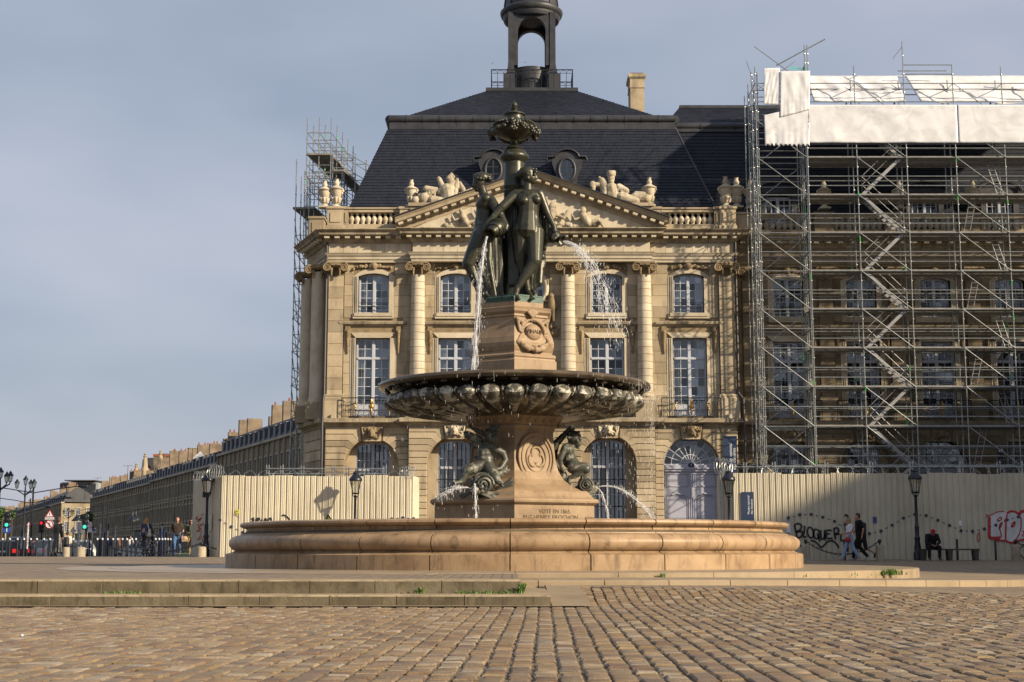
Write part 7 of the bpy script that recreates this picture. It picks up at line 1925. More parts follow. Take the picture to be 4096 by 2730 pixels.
def thin_post(label, sx, Y, h):
 p = P(sx, 2240, Y); o = MB().lathe([(.045, 0), (.045, h - .03), (.035, h)], (p.x, Y, LZ(p.x, Y)), 10).build('post', M['post'], None, 40); tag(o, label, 'post')
thin_post('slim black post between the chained bollards', 3380, 57.4, .8); thin_post('slim black post behind the bench', 3831, 58.2, .85); thin_post('slim black post left of the red graffiti', 3984, 58.2, .8)
# bench
M['bench'] = simple('dark_bench_wood', (0.05, 0.04, 0.032), .6, var=.3, vscale=8)
a, b = P(3680, 2200, 57.5), P(3913, 2200, 57.5)
bn = thing('bench', 'backless dark bench in the shade before the hoarding', 'bench', ((a.x + b.x)/2, 57.5, 0))
for k in range(3): m = MB(); m.box(a.x, b.x, 57.3 + k*.16, 57.44 + k*.16, .40, .46); m.build('seat_plank', M['bench'], bn)
for x in (a.x + .12, (a.x + b.x)/2, b.x - .12): m = MB(); m.prism([(x - .07, 0), (x + .07, 0), (x + .1, .4), (x - .1, .4)], 57.33, 57.72); m.build('leg', M['concrete'] if False else M['bench'], bn)
# ================================================================ the road, the quay and the town beyond
M['asphalt'] = simple('asphalt', (0.055, 0.053, 0.05), .85, var=.3, vscale=.8, bump=.2)
M['grass'] = simple('lawn', (0.055, 0.10, 0.025), .9, var=.35, vscale=2)
ZR = -.45
m = MB(); m.add([(-40, 76, ZR + .1), (-6, 76, ZR + .1), (-14, 90, ZR), (-70, 90, ZR)], [(0,1,2,3)]); m.add([(-70, 90, ZR), (-14, 90, ZR), (-160, 520, ZR), (-420, 520, ZR)], [(0,1,2,3)]); struct(m.build('road', M['asphalt']))
m = MB(); m.add([(-17.5, 74, -.25), (-9.2, 74, -.25), (-11.5, 92, -.05), (-21.5, 92, -.05)], [(0,1,2,3)]); m.add([(-21.5, 92, -.05), (-11.5, 92, -.05), (-24, 130, .1), (-34, 130, .1)], [(0,1,2,3)]); struct(m.build('lawn', M['grass']))
# black bollards with white caps at the kerb
proto = thing('capped_bollard', 'slim black bollard with white reflective cap along the kerb', 'bollard', (0, 0, 0), 'black bollards with white caps')
MB().lathe([(.05, 0), (.05, .97), (.045, .97)], n=10).build('shaft', M['post'], proto, 40); MB().lathe([(.047, .96), (.047, 1.04), (.03, 1.06), (0, 1.07)], n=10).build('cap', M['white_paint'], proto, 40)
first = True
for sx in (7, 36, 67, 93, 120, 144, 173, 197, 290, 387, 407, 428, 449, 468, 487, 505, 525, 541, 575, 620, 634, 647, 658, 669, 681, 692):
 p = P(sx, 2228, 71.5 + .6 * math.sin(sx)); z = -.08
 if first: proto.location = (p.x, p.y, z); first = False
 else: copy_tree(proto, (p.x, p.y, z))
def pole_sign(label, sx, Y, sy0, name='road_sign'):
 p = P(sx, sy0, Y); t = thing(name, label, 'road sign', (p.x, Y, ZR)); m = MB(); m.cyl((p.x, Y + .03, ZR), (p.x, Y + .03, p.z), .04, None, 8); m.build('pole', M['iron'], t); return t
def disc(t, sx, sy, r, Y, mat, rim=None, name='face'):
 c = P(sx, sy, Y); m = MB(); n = 24; m.prism([(c.x + r*math.cos(2*PI*k/n), c.z + r*math.sin(2*PI*k/n)) for k in range(n)], Y - .02, Y); o = m.build(name, mat, t)
 if rim: m = MB(); m.tube([(c.x + r*.9*math.cos(2*PI*k/n), Y - .022, c.z + r*.9*math.sin(2*PI*k/n)) for k in range(n)], r*.1, 4, True); m.build('rim', rim, o)
 return c, o
WHT, RED, BLU, BLK = M['sign_white'], simple('sign_red', (.45, .015, .02), .5), simple('sign_blue_round', (.02, .08, .35), .5), M['ink']
Ys = 84.0
t = pole_sign('warning triangle above access plate and round no-left-turn sign', 199, Ys, 2040)
def tri(t, sx, sy, s, Y):
 c = P(sx, sy, Y); f = lambda k: [(c.x - s*k, c.z - s*.5*k), (c.x + s*k, c.z - s*.5*k), (c.x, c.z + s*1.2*k)]
 o = MB().prism(f(1.0), Y - .02, Y).build('warning_triangle', RED, t); MB().prism(f(.72), Y - .026, Y - .021).build('triangle_face', WHT, o)
 MB().box(c.x - s*.06, c.x + s*.06, Y - .032, Y - .027, c.z - s*.02, c.z + s*.5).build('mark', BLK, o); MB().box(c.x - s*.06, c.x + s*.06, Y - .032, Y - .027, c.z - s*.2, c.z - s*.09).build('mark', BLK, o)
tri(t, 199, 2060, .25, Ys)
a, b = P(180, 2070, Ys), P(217, 2079, Ys); o = MB().box(a.x, b.x, Ys - .02, Ys, b.z, a.z).build('plate', WHT, t); lettering("CONTRÔLE D'ACCÈS", .085, Matrix.Translation(((a.x + b.x)/2, Ys - .023, b.z + .04)), BLK, o, ext=.001, spacing=.9)
c, o = disc(t, 198, 2098, .25, Ys, WHT, RED); MB().bar((c.x - .15, Ys - .03, c.z + .15), (c.x + .15, Ys - .03, c.z - .15), .05, .01).build('slash', RED, o); MB().tube([(c.x + .02, Ys - .026, c.z - .14), (c.x + .02, Ys - .026, c.z + .08), (c.x - .12, Ys - .026, c.z + .08)], .02, 4).build('arrow', BLK, o)
t = pole_sign('round no-turn sign with small panel and blue no-parking plate', 361, 88, 2100); c, o = disc(t, 361, 2104, .15, 88, WHT, RED); MB().bar((c.x - .08, 87.97, c.z + .08), (c.x + .08, 87.97, c.z - .08), .035, .01).build('slash', RED, o)
a, b = P(350, 2113, 88), P(384, 2130, 88); o = MB().box(a.x, b.x, 87.98, 88, b.z, a.z).build('plate', WHT, t); disc(t, 376, 2121, .09, 87.97, BLU, RED, 'no_parking')
t = pole_sign('red no-entry disc above the waiting traffic', 114, 95, 2092); c, o = disc(t, 114, 2100, .2, 95, RED); MB().box(c.x - .14, c.x + .14, 94.96, 94.975, c.z - .03, c.z + .03).build('bar', WHT, o)
t = pole_sign('second small warning triangle on a white plate beyond the coat', 293, 92, 2110); tri(t, 293, 2120, .17, 92); a, b = P(283, 2124, 92), P(304, 2131, 92); MB().box(a.x, b.x, 91.98, 92, b.z, a.z).build('plate', WHT, t)
t = thing('direction_sign', 'stack of white direction plates beside the green traffic light', 'road sign', P(325, 2220, 90))
for k in range(6):
 a, b = P(308, 2089 + k*8.2, 90), P(336 if k else 367, 2095.5 + k*8.2, 90); o = MB().box(a.x, b.x, 89.98, 90, b.z, a.z).build('plate', WHT, t); MB().box(a.x + .08, a.x + (b.x - a.x)*.7, 89.972, 89.979, b.z + .035, b.z + .06).build('text_line', BLK, o)
m = MB(); [m.cyl((P(s, 2100, 90).x, 90.03, ZR), (P(s, 2100, 90).x, 90.03, P(s, 2090, 90).z), .035, None, 8) for s in (312, 334)]; m.build('poles', M['steel'], t)
def lit(name, col, st):
 m, nt, b = mat_new(name); b.inputs['Base Color'].default_value = (0, 0, 0, 1); b.inputs['Emission Color'].default_value = (*col, 1); b.inputs['Emission Strength'].default_value = st; return m
GRN, RLT = lit('green_signal', (.05, .8, .6), .8), lit('red_signal', (1, .02, .03), .8)
def traffic_light(label, sx, Y, sy, green, arrow=False, s=1.0):
 p = P(sx, sy, Y); t = thing('traffic_light', label, 'traffic light', (p.x, Y, ZR)); m = MB(); m.cyl((p.x, Y + .1, ZR), (p.x, Y + .1, p.z), .05, None, 8); m.build('pole', M['iron'], t)
 m = MB(); m.box(p.x - .15*s, p.x + .15*s, Y - .1, Y + .1, p.z - .1*s, p.z + .72*s); [m.sphere((p.x, Y, p.z + (.05 + .29*k)*s), (.2*s, .06, .17*s), 12, 8) for k in range(3)]; o = m.build('housing', M['iron'], t, 40)
 for k in range(3):
  on = (k == 0 and green) or (k == 2 and not green); m = MB(); m.sphere((p.x, Y - .1, p.z + (.05 + .27*k)*s), (.105*s, .03, .105*s), 14, 8); m.build('lens', (GRN if green else RLT) if on else M['iron'], o, 180)
 if arrow: c, q = disc(t, sx, sy + 14, .24, Y - .02, BLU); MB().bar((c.x, Y - .05, c.z - .14), (c.x, Y - .05, c.z + .12), .05, .01).build('arrow', WHT, q)
traffic_light('green traffic light above a blue arrow disc', 28, 82, 2104, True, True); traffic_light('green traffic light beside the direction plates', 340, 80, 2112, True); traffic_light('red traffic light above the silver car', 165, 105, 2126, False, False, 1.0)
# cars
M['tyre'] = simple('tyre', (.015, .015, .015), .8); M['car_glass'] = simple('car_glass', (.015, .02, .025), .08, 0, spec=.8); M['tail'] = lit('tail_light', (1, .03, .02), .5)
def car(label, x, y, z, rz, col, tall=1.0, tail=True):
 t = thing('parked_car' if not tail else 'waiting_car', label, 'car', (0, 0, 0)); pm = simple('car_paint', col, .25, .2, spec=.6); W = .88; h = 1.45 * tall
 # side profile from rear (y=0, towards the camera) to the nose, widths tapering with height
 prof = [(0.02, .35), (0, .6), (.04, .85), (.12, .95), (.5, h*.93), (.9, h), (2.2, h*.98), (2.9, .98), (3.9, .86), (4.15, .65), (4.2, .35)]
 def wd(zv): return W * (1 - .22 * max(0, (zv - .9) / (h - .9)))
 m = MB(); n = len(prof); vs = [(-wd(b), a, b) for a, b in prof] + [(wd(b), a, b) for a, b in prof]; fs = [tuple(range(n)), tuple(range(2*n-1, n-1, -1))] + [((i+1) % n, i, n+i, n+(i+1) % n) for i in range(n)]
 m.add(vs, fs); body = m.build('body', pm, t, 30)
 g = MB(); g.add([(-.62, .14, .97), (.62, .14, .97), (.55, .49, h*.92), (-.55, .49, h*.92)], [(0,1,2,3)]); g.add([(p[0], p[1] - .012, p[2] + .012) for p in g.v], []); g.f = [(4,5,6,7)]; g.build('rear_window', M['car_glass'], body)
 for s in (-1, 1):
  g = MB(); q = [(.55, .97), (.75, h*.9), (2.15, h*.9), (2.75, 1.0)]; g.add([(s*(wd(b) + .008), a, b) for a, b in q], [(0,1,2,3) if s < 0 else (3,2,1,0)]); g.build('side_window', M['car_glass'], body)
  l = MB(); l.box(s*W*.98 - (.0 if s < 0 else .24), s*W*.98 + (.24 if s < 0 else 0), -.03, .12, .66, .9); l.build('tail_light', M['tail'] if tail else RED, body)
  for yy in (.75, 3.3):
   w = MB(); w.cyl((s*(W - .2), yy, .32), (s*(W + .01), yy, .32), .32, None, 18); o = w.build('wheel', M['tyre'], t, 40); r = MB(); r.cyl((s*(W + .005), yy, .32), (s*(W + .025), yy, .32), .19, None, 14); r.build('rim', M['steel'], o, 40)
 MB().box(-W*.96, W*.96, -.06, .1, .36, .55).build('bumper', simple('bumper', tuple(c*.6 for c in col), .5), body); MB().box(-.26, .26, -.035, -.02, .68, .79).build('number_plate', WHT, body)
 t.location = (x, y, z); t.rotation_euler = (0, 0, rz); return t
for sx, Y, rz, col, tall, lab, tl in ((70, 98, R(14), (.012, .012, .014), 1.2, 'black waiting car with red brake lights behind the bollards', 1), (8, 92, R(14), (.02, .014, .014), 1.02, 'low black car with tail light at the queue edge', 1), (150, 104, R(-38), (.38, .40, .42), 1.1, 'silver hatchback turning across the road', 1), (183, 118, R(-45), (.6, .6, .6), 1.1, 'white car just behind the silver hatchback', 0), (352, 122, R(160), (.3, .33, .36), 1.15, 'grey car coming towards the square by the lawn', 0), (668, 105, R(80), (.5, .5, .48), 1.0, 'pale car parked beyond the bollards behind the couple', 0), (118, 150, R(20), (.25, .02, .03), 1.2, 'dark red van further along the queue', 1)):
 p = P(sx, 2200, Y); car(lab, p.x, Y, ZR, rz, col, tall, tl)
# street lamps along the quay
def triple_lamp(label, sx, Y, sy):
 p = P(sx, sy, Y); t = thing('lantern_post', label, 'street lamp', (p.x, Y, ZR)); H = p.z - ZR; s = .85
 m = MB(); m.lathe([(.25, 0), (.25, .8), (.16, 1.0), (.10, 2.2), (.06, H - 2.0), (.09, H - 1.8), (.05, H - .85)], (p.x, Y, ZR), 12); m.build('post', M['post'], t, 40)
 make_lantern(t, p.x, p.z - 1.02*s, s, Y)
 for ax_, ay_ in ((-1, .2), (1, -.2), (.25, 1)):
  e_ = Vector((p.x + ax_*.8, Y + ay_*.8, p.z - 1.15)); m = MB(); m.tube([(p.x, Y, p.z - 1.75), (p.x + ax_*.4, Y + ay_*.4, p.z - 1.5), (p.x + ax_*.75, Y + ay_*.75, p.z - 1.3), tuple(e_)], .05, 6); m.build('arm', M['post'], t); make_lantern(t, e_.x, e_.z, s, e_.y)
triple_lamp('four-lantern iron lamp post cut off by the left edge', 4, 108, 1868); triple_lamp('four-lantern iron lamp post among the quay lamps', 104, 126, 1902)
triple_lamp('small distant lantern post before the sunlit end house', 275, 235, 2030)
def arm_light(label, sx, Y, sy, L):
 p = P(sx, sy, Y); t = thing('street_light', label, 'street light', (p.x, Y, ZR)); m = MB(); m.cyl((p.x, Y, ZR), (p.x, Y, p.z), .11, .08, 8); m.build('mast', M['post'], t)
 for s in (-1, 1):
  m = MB(); m.tube([(p.x, Y, p.z - .5), (p.x + s*L*.5, Y, p.z - .15), (p.x + s*L, Y, p.z + .12)], .045, 6); o = m.build('arm', M['post'], t); m = MB(); m.sphere((p.x + s*L*1.05, Y, p.z + .08), (.55, .2, .12), 10, 6); m.build('lamp_head', M['post'], o, 180)
arm_light('tall mast with two long arms and flat lamp heads', 134, 128, 1950, 4.2); arm_light('second two-armed mast behind the lantern post', 122, 160, 1995, 4.0); arm_light('third two-armed mast farther along the quay', 66, 190, 2030, 4.0)
def bell_light(label, sx, Y, sy, side):
 p = P(sx, sy, Y); t = thing('cable_lamp', label, 'street light', (p.x, Y, ZR)); m = MB(); m.cyl((p.x, Y, ZR), (p.x, Y, p.z), .1, .07, 8); m.build('mast', M['post'], t)
 for k, dx in enumerate(side):
  e_ = (p.x + dx, Y, p.z - .55); m = MB(); m.cyl((p.x, Y, p.z), e_, .02, None, 5); m.cyl((p.x, Y, p.z - .5), (e_[0], Y, e_[2] - .1), .012, None, 5); o = m.build('stay', M['post'], t); m = MB(); m.lathe([(.06, 0), (.07, -.3), (.2, -.5), (.42, -.72), (.44, -.8), (.1, -.78)], e_, 14); m.build('bell_shade', M['post'], o, 50)
bell_light('black mast with bell lamps slung on stays, nearer the lawn', 416, 120, 2020, (-2.2, 2.4)); bell_light('black mast with bell lamps slung on stays, right of its twin', 433, 124, 2018, (2.4,))
M['sticker'] = simple('stickers', (.45, .42, .42), .6, var=.9, vscale=14)
for i, sx in enumerate((88, 101, 112, 127, 222, 318, 355, 372, 402, 418, 434, 463, 512, 590, 650, 664)):
 Y = 90 + 7 * math.sin(i * 2.3); p = P(sx, 2120 + 25 * math.sin(i * 1.7), Y); t = thing('stickered_post', 'dark post plastered with pale stickers beside the road', 'post', (p.x, Y, ZR), 'stickered posts by the road')
 MB().cyl((p.x, Y, ZR), (p.x, Y, p.z), .05, None, 8).build('shaft', M['post'], t); MB().cyl((p.x, Y, ZR + .9), (p.x, Y, ZR + 1.6 + .4 * (i % 3)), .056, None, 8).build('sticker_band', M['sticker'], t)
for lab, x0, x1, y0, Y, c in (('dark blue recycling bin beside the stickered posts', 386, 412, 2158, 86, (.012, .02, .05)), ('tall blue banner stand beyond the cyclist', 639, 658, 2117, 96, (.03, .06, .2)), ('dark litter bin on the lawn edge', 432, 441, 2184, 80, (.02, .022, .03)), ('grey glass tram shelter beside the lawn', 540, 564, 2122, 105, (.12, .15, .16)), ('dark green newspaper kiosk by the roadside', 300, 318, 2135, 120, (.02, .04, .03))):
 a, b = P(x0, y0, Y), P(x1, y0, Y); t = thing('street_cabinet', lab, 'kiosk', ((a.x + b.x)/2, Y, ZR)); m_ = simple('cabinet', c, .4); MB().box(a.x, b.x, Y, Y + .6, ZR, a.z - .08).build('body', m_, t); MB().box(a.x - .03, b.x + .03, Y - .03, Y + .63, a.z - .08, a.z).build('lid', M['iron'], t)
# ---------------------------------------------------------------- houses along the quay
M['quay_stone'] = stone('sooty_quay_stone', (0.40, 0.335, 0.235), (0.32, 0.265, 0.18), (0.21, 0.17, 0.115), sootamt=.4, scale=.25, perobj=.06)
M['quay_trim'] = simple('quay_trim', (0.42, 0.37, 0.28), .9, var=.25, vscale=.3); M['quay_roof'] = simple('quay_slate', (0.06, 0.063, 0.072), .6, var=.3, vscale=.4)
M['quay_zinc'] = simple('dormer_zinc', (.10, .105, .12), .5, .2, var=.2)
M['brick'] = simple('sooty_chimney', (0.20, 0.155, 0.11), .9, var=.35, vscale=.8); M['clay'] = simple('clay_pot', (.30, .10, .05), .8); M['quay_glass'] = simple('far_window', (.03, .033, .04), .15)
WU = MB(); WU.box(-.62, .62, -.03, .06, -.1, 0); WU.box(-.78, -.6, -.1, .05, -.2, 2.5); WU.box(.6, .78, -.1, .05, -.2, 2.5); WU.box(-.85, .85, -.14, .05, 2.4, 2.65); WU.box(-.85, .85, -.18, .05, -.3, -.1)
wu_mesh = WU.mesh('window', M['quay_trim']); PU = MB(); PU.add([(-.6, .005, 0), (.6, .005, 0), (.6, .005, 2.4), (-.6, .005, 2.4)], [(0,1,2,3)]); PU.box(-.03, .03, -.02, .0, 0, 2.4); pu_mesh = PU.mesh('pane', M['quay_glass'])
PW = MB(); [PW.box(x - .03, x + .03, -.05, -.01, 0, 2.4) for x in (-.55, -.25, 0, .25, .55)]; [PW.box(-.55, .55, -.045, -.012, z - .03, z + .03) for z in (.05, .6, 1.2, 1.8, 2.35)]; pw_mesh = PW.mesh('sash', M['white_paint'])
def house_row(label, a, b, zc, ztop, nwin, seed, depth=14, end_wins=False, chim=8, name='quay_house'):
 q = random.Random(seed); a, b = Vector(a), Vector(b); L = (b - a).length; d = (b - a) / L; n = Vector((d.y, -d.x)); n = n if n.x < 0 else -n
 t = thing(name, label, 'building', (*a, ZR)); inn = -n
 def pt3(u, w, z): p = a + d * u + inn * w; return (p.x, p.y, z)
 m = MB(); m.add([pt3(0, 0, ZR), pt3(L, 0, ZR), pt3(L, 0, zc), pt3(0, 0, zc), pt3(0, depth, ZR), pt3(L, depth, ZR), pt3(L, depth, zc), pt3(0, depth, zc)], [(0,1,2,3),(1,5,6,2),(5,4,7,6),(4,0,3,7),(3,2,6,7)]); m.build('wall', M['quay_stone'], t)
 m = MB(); m.add([pt3(-.2, -.4, zc), pt3(L + .2, -.4, zc), pt3(L + .2, -.4, zc + .35), pt3(-.2, -.4, zc + .35), pt3(-.2, .5, zc), pt3(L + .2, .5, zc), pt3(L + .2, .5, zc + .35), pt3(-.2, .5, zc + .35)], [(0,1,2,3),(3,2,6,7),(0,4,5,1),(0,3,7,4),(1,5,6,2)]); m.build('cornice', M['quay_trim'], t)
 for zz_ in (zc * .33, zc * .66):
  m = MB(); m.add([pt3(0, -.15, zz_), pt3(L, -.15, zz_), pt3(L, -.15, zz_ + .25), pt3(0, -.15, zz_ + .25), pt3(0, .02, zz_ + .3), pt3(L, .02, zz_ + .3)], [(0,1,2,3),(3,2,5,4)]); m.build('string_course', M['quay_trim'], t)
 m = MB(); zb_ = zc + (ztop - zc) * .62
 m.add([pt3(0, .2, zc + .35), pt3(L, .2, zc + .35), pt3(L, 1.4, zb_), pt3(0, 1.4, zb_), pt3(0, depth/2, ztop), pt3(L, depth/2, ztop), pt3(0, depth - 1.4, zb_), pt3(L, depth - 1.4, zb_), pt3(0, depth - .2, zc + .3), pt3(L, depth - .2, zc + .3)], [(0,1,2,3),(3,2,5,4),(4,5,7,6),(6,7,9,8),(0,3,4,6,8),(1,9,7,5,2)]); rf = m.build('roof', M['quay_roof'], t)
 rz = math.atan2(d.y, d.x) + (PI if n.dot(Vector((d.y, -d.x))) < 0 else 0)
 for r_, (z0, sc) in enumerate(((.25, 1.15), (zc*.38, 1.1), (zc*.70, .95))):
  for i in range(nwin):
   u = L * (i + .5) / nwin; p = a + d * u + n * .02
   w = place('window', wu_mesh, t, (p.x, p.y, z0 + .25), rz, scale=(1, 1, sc)); pn = place('pane', pu_mesh, w, (p.x, p.y, z0 + .25));
 ps = MB().box(-.22, .22, -.24, .05, ZR, zc).mesh('pilaster_strip', M['quay_stone'])
 for i in range(nwin + 1): p = a + d * (L * i / nwin); place('pilaster_strip', ps, t, (p.x, p.y, 0), rz)
 for i in range(nwin):
  u = L * (i + .5) / nwin; p = a + d * u - n * .45; o = MB().box(-.55, .55, -.2, 1.2, 0, 1.7).box(-.65, .65, -.3, 1.2, 1.7, 1.85)
  if i == 0: dmesh = o.mesh('dormer', M['quay_zinc'])
  dd = place('dormer', dmesh, t, (p.x, p.y, zc + .4), rz); place('pane', pu_mesh, dd, (p.x + n.x*.37, p.y + n.y*.37, zc + .5), 0, scale=(.8, 1, .7))
 for i in range(chim):
  u = L * (i + q.uniform(.2, .8)) / chim; w0 = q.uniform(1.5, 4); wl = q.uniform(1.6, 4.2); zt_ = ztop + q.uniform(.1, 1.7); th = q.uniform(.6, .9)
  m = MB(); c = [pt3(u - th/2, w0, zc + 1), pt3(u + th/2, w0, zc + 1), pt3(u + th/2, w0 + wl, zc + 1), pt3(u - th/2, w0 + wl, zc + 1)]; m.add(c + [(p[0], p[1], zt_) for p in c], [(0,1,5,4),(1,2,6,5),(2,3,7,6),(3,0,4,7),(4,5,6,7)]); o = m.build('chimney', M['brick'], t)
  for k in range(4):
   if q.random() < .35: MB().cyl(pt3(u, w0 + wl*(k + .5)/4, zt_ - .02), pt3(u, w0 + wl*(k + .5)/4, zt_ + .45), .16, .13, 6).build('clay_pot', M['clay'], o)
 if end_wins:
  ew = depth
  for r_, (z0, sc) in enumerate(((.3, 1.2), (zc*.38, 1.15), (zc*.70, 1.0))):
   for k in range(3):
    p = a + inn * (ew * (k + .5) / 3) - d * .03; rze = math.atan2(inn.y, inn.x)
    w = place('window', wu_mesh, t, (p.x, p.y, z0 + .2), rze, scale=(1, 1, sc)); place('pane', pu_mesh, w, (p.x, p.y, z0 + .2)); place('sash', pw_mesh, w, (p.x, p.y, z0 + .2))
  for k in range(3):
   p = a + inn * (ew * (k + .5) / 3) + d * .5; rze = math.atan2(inn.y, inn.x); dd = place('dormer', dmesh, t, (p.x, p.y, zc + .4), rze); q_ = p - d * .4; place('pane', pu_mesh, dd, (q_.x, q_.y, zc + .55), 0, scale=(.9, 1, .75)); place('sash', pw_mesh, dd, (q_.x, q_.y, zc + .55), 0, scale=(.9, 1, .75))
 return t
dirq = Vector((-85.7, 202)).normalized(); S0 = Vector((-22.5, 172))
segs = [(0, 62, 'sooty quay terrace block starting behind the pavilion scaffold', 15.0, 19.6), (62.3, 128, 'sooty quay terrace block in the middle of the row', 13.7, 17.9), (128.3, 226, 'sooty quay terrace block at the end before the side street', 13.4, 17.2)]
for k, (u0, u1, lab, zc, zt_) in enumerate(segs): house_row(lab, S0 + dirq*u0, S0 + dirq*u1, zc, zt_, int((u1 - u0)/3.1), 30 + k, chim=9)
house_row('quay terrace with sunlit end wall and white sashes across the side street', Vector((-124.5, 400)), Vector((-209, 600)), 13.0, 17.5, 34, 41, depth=8.6, end_wins=True, chim=14)
house_row('far quay terrace vanishing at the left edge', Vector((-216, 618)), Vector((-330, 890)), 13.5, 18.5, 40, 42, depth=10, chim=16)
# church roof, modern block and glass roof above the terraces
cr_ = thing('church_roof', 'dark church roof with stone pinnacles rising above the terraces', 'church', P(640, 1900, 330)); Yc = 330.0
a, b = P(572, 1895, Yc), P(612, 1832, Yc)
MB().prism([(a.x, a.z), (P(615, 1895, Yc).x, a.z), (P(613, 1832, Yc).x, b.z), (P(590, 1832, Yc).x, b.z)], Yc, Yc + 20).build('slate_roof', M['quay_roof'], cr_)
for sx, sy in ((581, 1812), (643, 1800), (698, 1795), (737, 1800), (546, 1852)):
 p = P(sx, sy, Yc - 4); g = p.z; m = MB(); m.lathe([(1.1, -9), (1.0, -4), (.7, -3.2), (.55, -1.6), (.25, -1), (.5, -.9), (.2, -.5), (.35, -.35), (0, 0)], (p.x, Yc - 4, g), 8); m.build('pinnacle', M['quay_stone'], cr_)
for x0, x1, y0 in ((614, 652, 1826), (657, 695, 1826), (700, 712, 1824)):
 a, b = P(x0, y0, Yc), P(x1, 1900, Yc); m = MB(); m.box(a.x, b.x, Yc, Yc + 3, b.z - 4, a.z); o = m.build('stack', M['brick'], cr_); MB().box(a.x - .1, b.x + .1, Yc - .1, Yc + 3.1, a.z, a.z + .5).build('tile_cap', M['clay'], o)
for lab, x0, x1, y0, y1, Yq in (('sooty gable end house filling the roofline right of the church', 742, 800, 1835, 1900, 300), ('stone house with broad chimney wall behind the terrace', 815, 880, 1815, 1880, 270), ('stone roofline house behind the scaffold foot', 900, 980, 1780, 1860, 240)):
 a, b = P(x0, y0, Yq), P(x1, y1, Yq); t = thing('back_house', lab, 'building', (a.x, Yq, 0)); MB().box(a.x, b.x, Yq, Yq + 10, 0, a.z - 1).build('wall', M['brick'], t); MB().prism([(a.x, a.z - 1), (b.x, a.z - 1), ((a.x + b.x)/2, a.z + .8)], Yq - .2, Yq + 10).build('roof', M['quay_roof'], t)
 for k in range(3): x = a.x + (b.x - a.x)*(k + .5)/3; MB().box(x - .5, x + .5, Yq + 1, Yq + 2, a.z - 2, a.z + 1.2 + .5*(k % 2)).build('chimney', M['brick'], t)
mb_ = thing('modern_block', 'low modern flat-roofed glass block above the far roofs', 'building', P(320, 2000, 520)); Yq = 520
a, b = P(240, 1930, Yq), P(385, 1960, Yq); MB().box(a.x, b.x, Yq, Yq + 15, 0, a.z).build('block', simple('pale_cladding', (.3, .32, .33), .6), mb_); a2, b2 = P(268, 1922, Yq), P(388, 1926, Yq); MB().box(a2.x, b2.x, Yq - 3, Yq + 15, b2.z, a2.z).build('roof_slab', M['quay_roof'], mb_)
for k in range(12): x = a.x + (b.x - a.x)*(k + .5)/12; MB().box(x - .35, x + .35, Yq - .3, Yq - .05, a.z - 6, a.z - .4).build('window', M['quay_glass'], mb_)
gp = thing('glass_pyramid', 'small white-framed glass roof pyramid above the terrace', 'skylight', P(801, 1835, 260)); c = P(801, 1835, 260); m = MB(); ap = Vector((c.x, 260, P(801, 1808, 260).z))
for k in range(9): m.bar((c.x - 1.1 + .275*k, 259, c.z), ap, .07)
for k in range(3): z = c.z + (ap.z - c.z)*k/3; w = 1.1*(1 - k/3); m.bar((c.x - w, 259 + k*.3, z), (c.x + w, 259 + k*.3, z), .07)
m.build('frame', M['white_paint'], gp); MB().add([(c.x - 1.1, 259.05, c.z), (c.x + 1.1, 259.05, c.z), tuple(ap)], [(0,1,2)]).build('glass', M['quay_glass'], gp)
for sx, sy, Yq in ((770, 1795, 260), (866, 1800, 260), (512, 1863, 330), (390, 1912, 400), (898, 1800, 250), (655, 1815, 320)):
 p = P(sx, sy, Yq); m = MB(); m.cyl((p.x, Yq, p.z - 4), tuple(p), .05, None, 5); m.bar((p.x - 1.1, Yq, p.z - .1), (p.x + 1.1, Yq, p.z), .05)
 for k in range(5): m.bar((p.x - .9 + .45*k, Yq - .4, p.z - .06), (p.x - .9 + .45*k, Yq + .4, p.z - .06), .035)
 tag(m.build('roof_aerial', M['iron']), 'thin television aerial standing above the quay roofs', 'aerial', 'television aerials on the quay roofs')
# wing that closes the square on the right, beyond the frame; its shade lies on the hoarding
rwg = thing('square_wing', 'long stone building closing the right side of the square', 'building', (44, 45, 0))
MB().box(41.3, 54, 27, 68, 0, 15.5).build('wall', M['lime'], rwg); MB().box(40.7, 54.6, 26.4, 68.6, 15.5, 16.2).build('cornice', M['lime_dirty'], rwg)
MB().add([(42.3, 28, 16.2), (53, 28, 16.2), (53, 67, 16.2), (42.3, 67, 16.2), (46, 32, 20), (50, 32, 20), (50, 63, 20), (46, 63, 20)], [(0,1,5,4),(1,2,6,5),(2,3,7,6),(3,0,4,7),(4,5,6,7)]).build('roof', M['slate'], rwg)
for k in range(9):
 for z0, z1 in ((1, 5), (7, 10.5), (11.7, 14)):
  MB().box(41.2, 41.29, 29.5 + k*4.3, 31.3 + k*4.3, z0, z1).build('window', M['car_glass'], rwg)
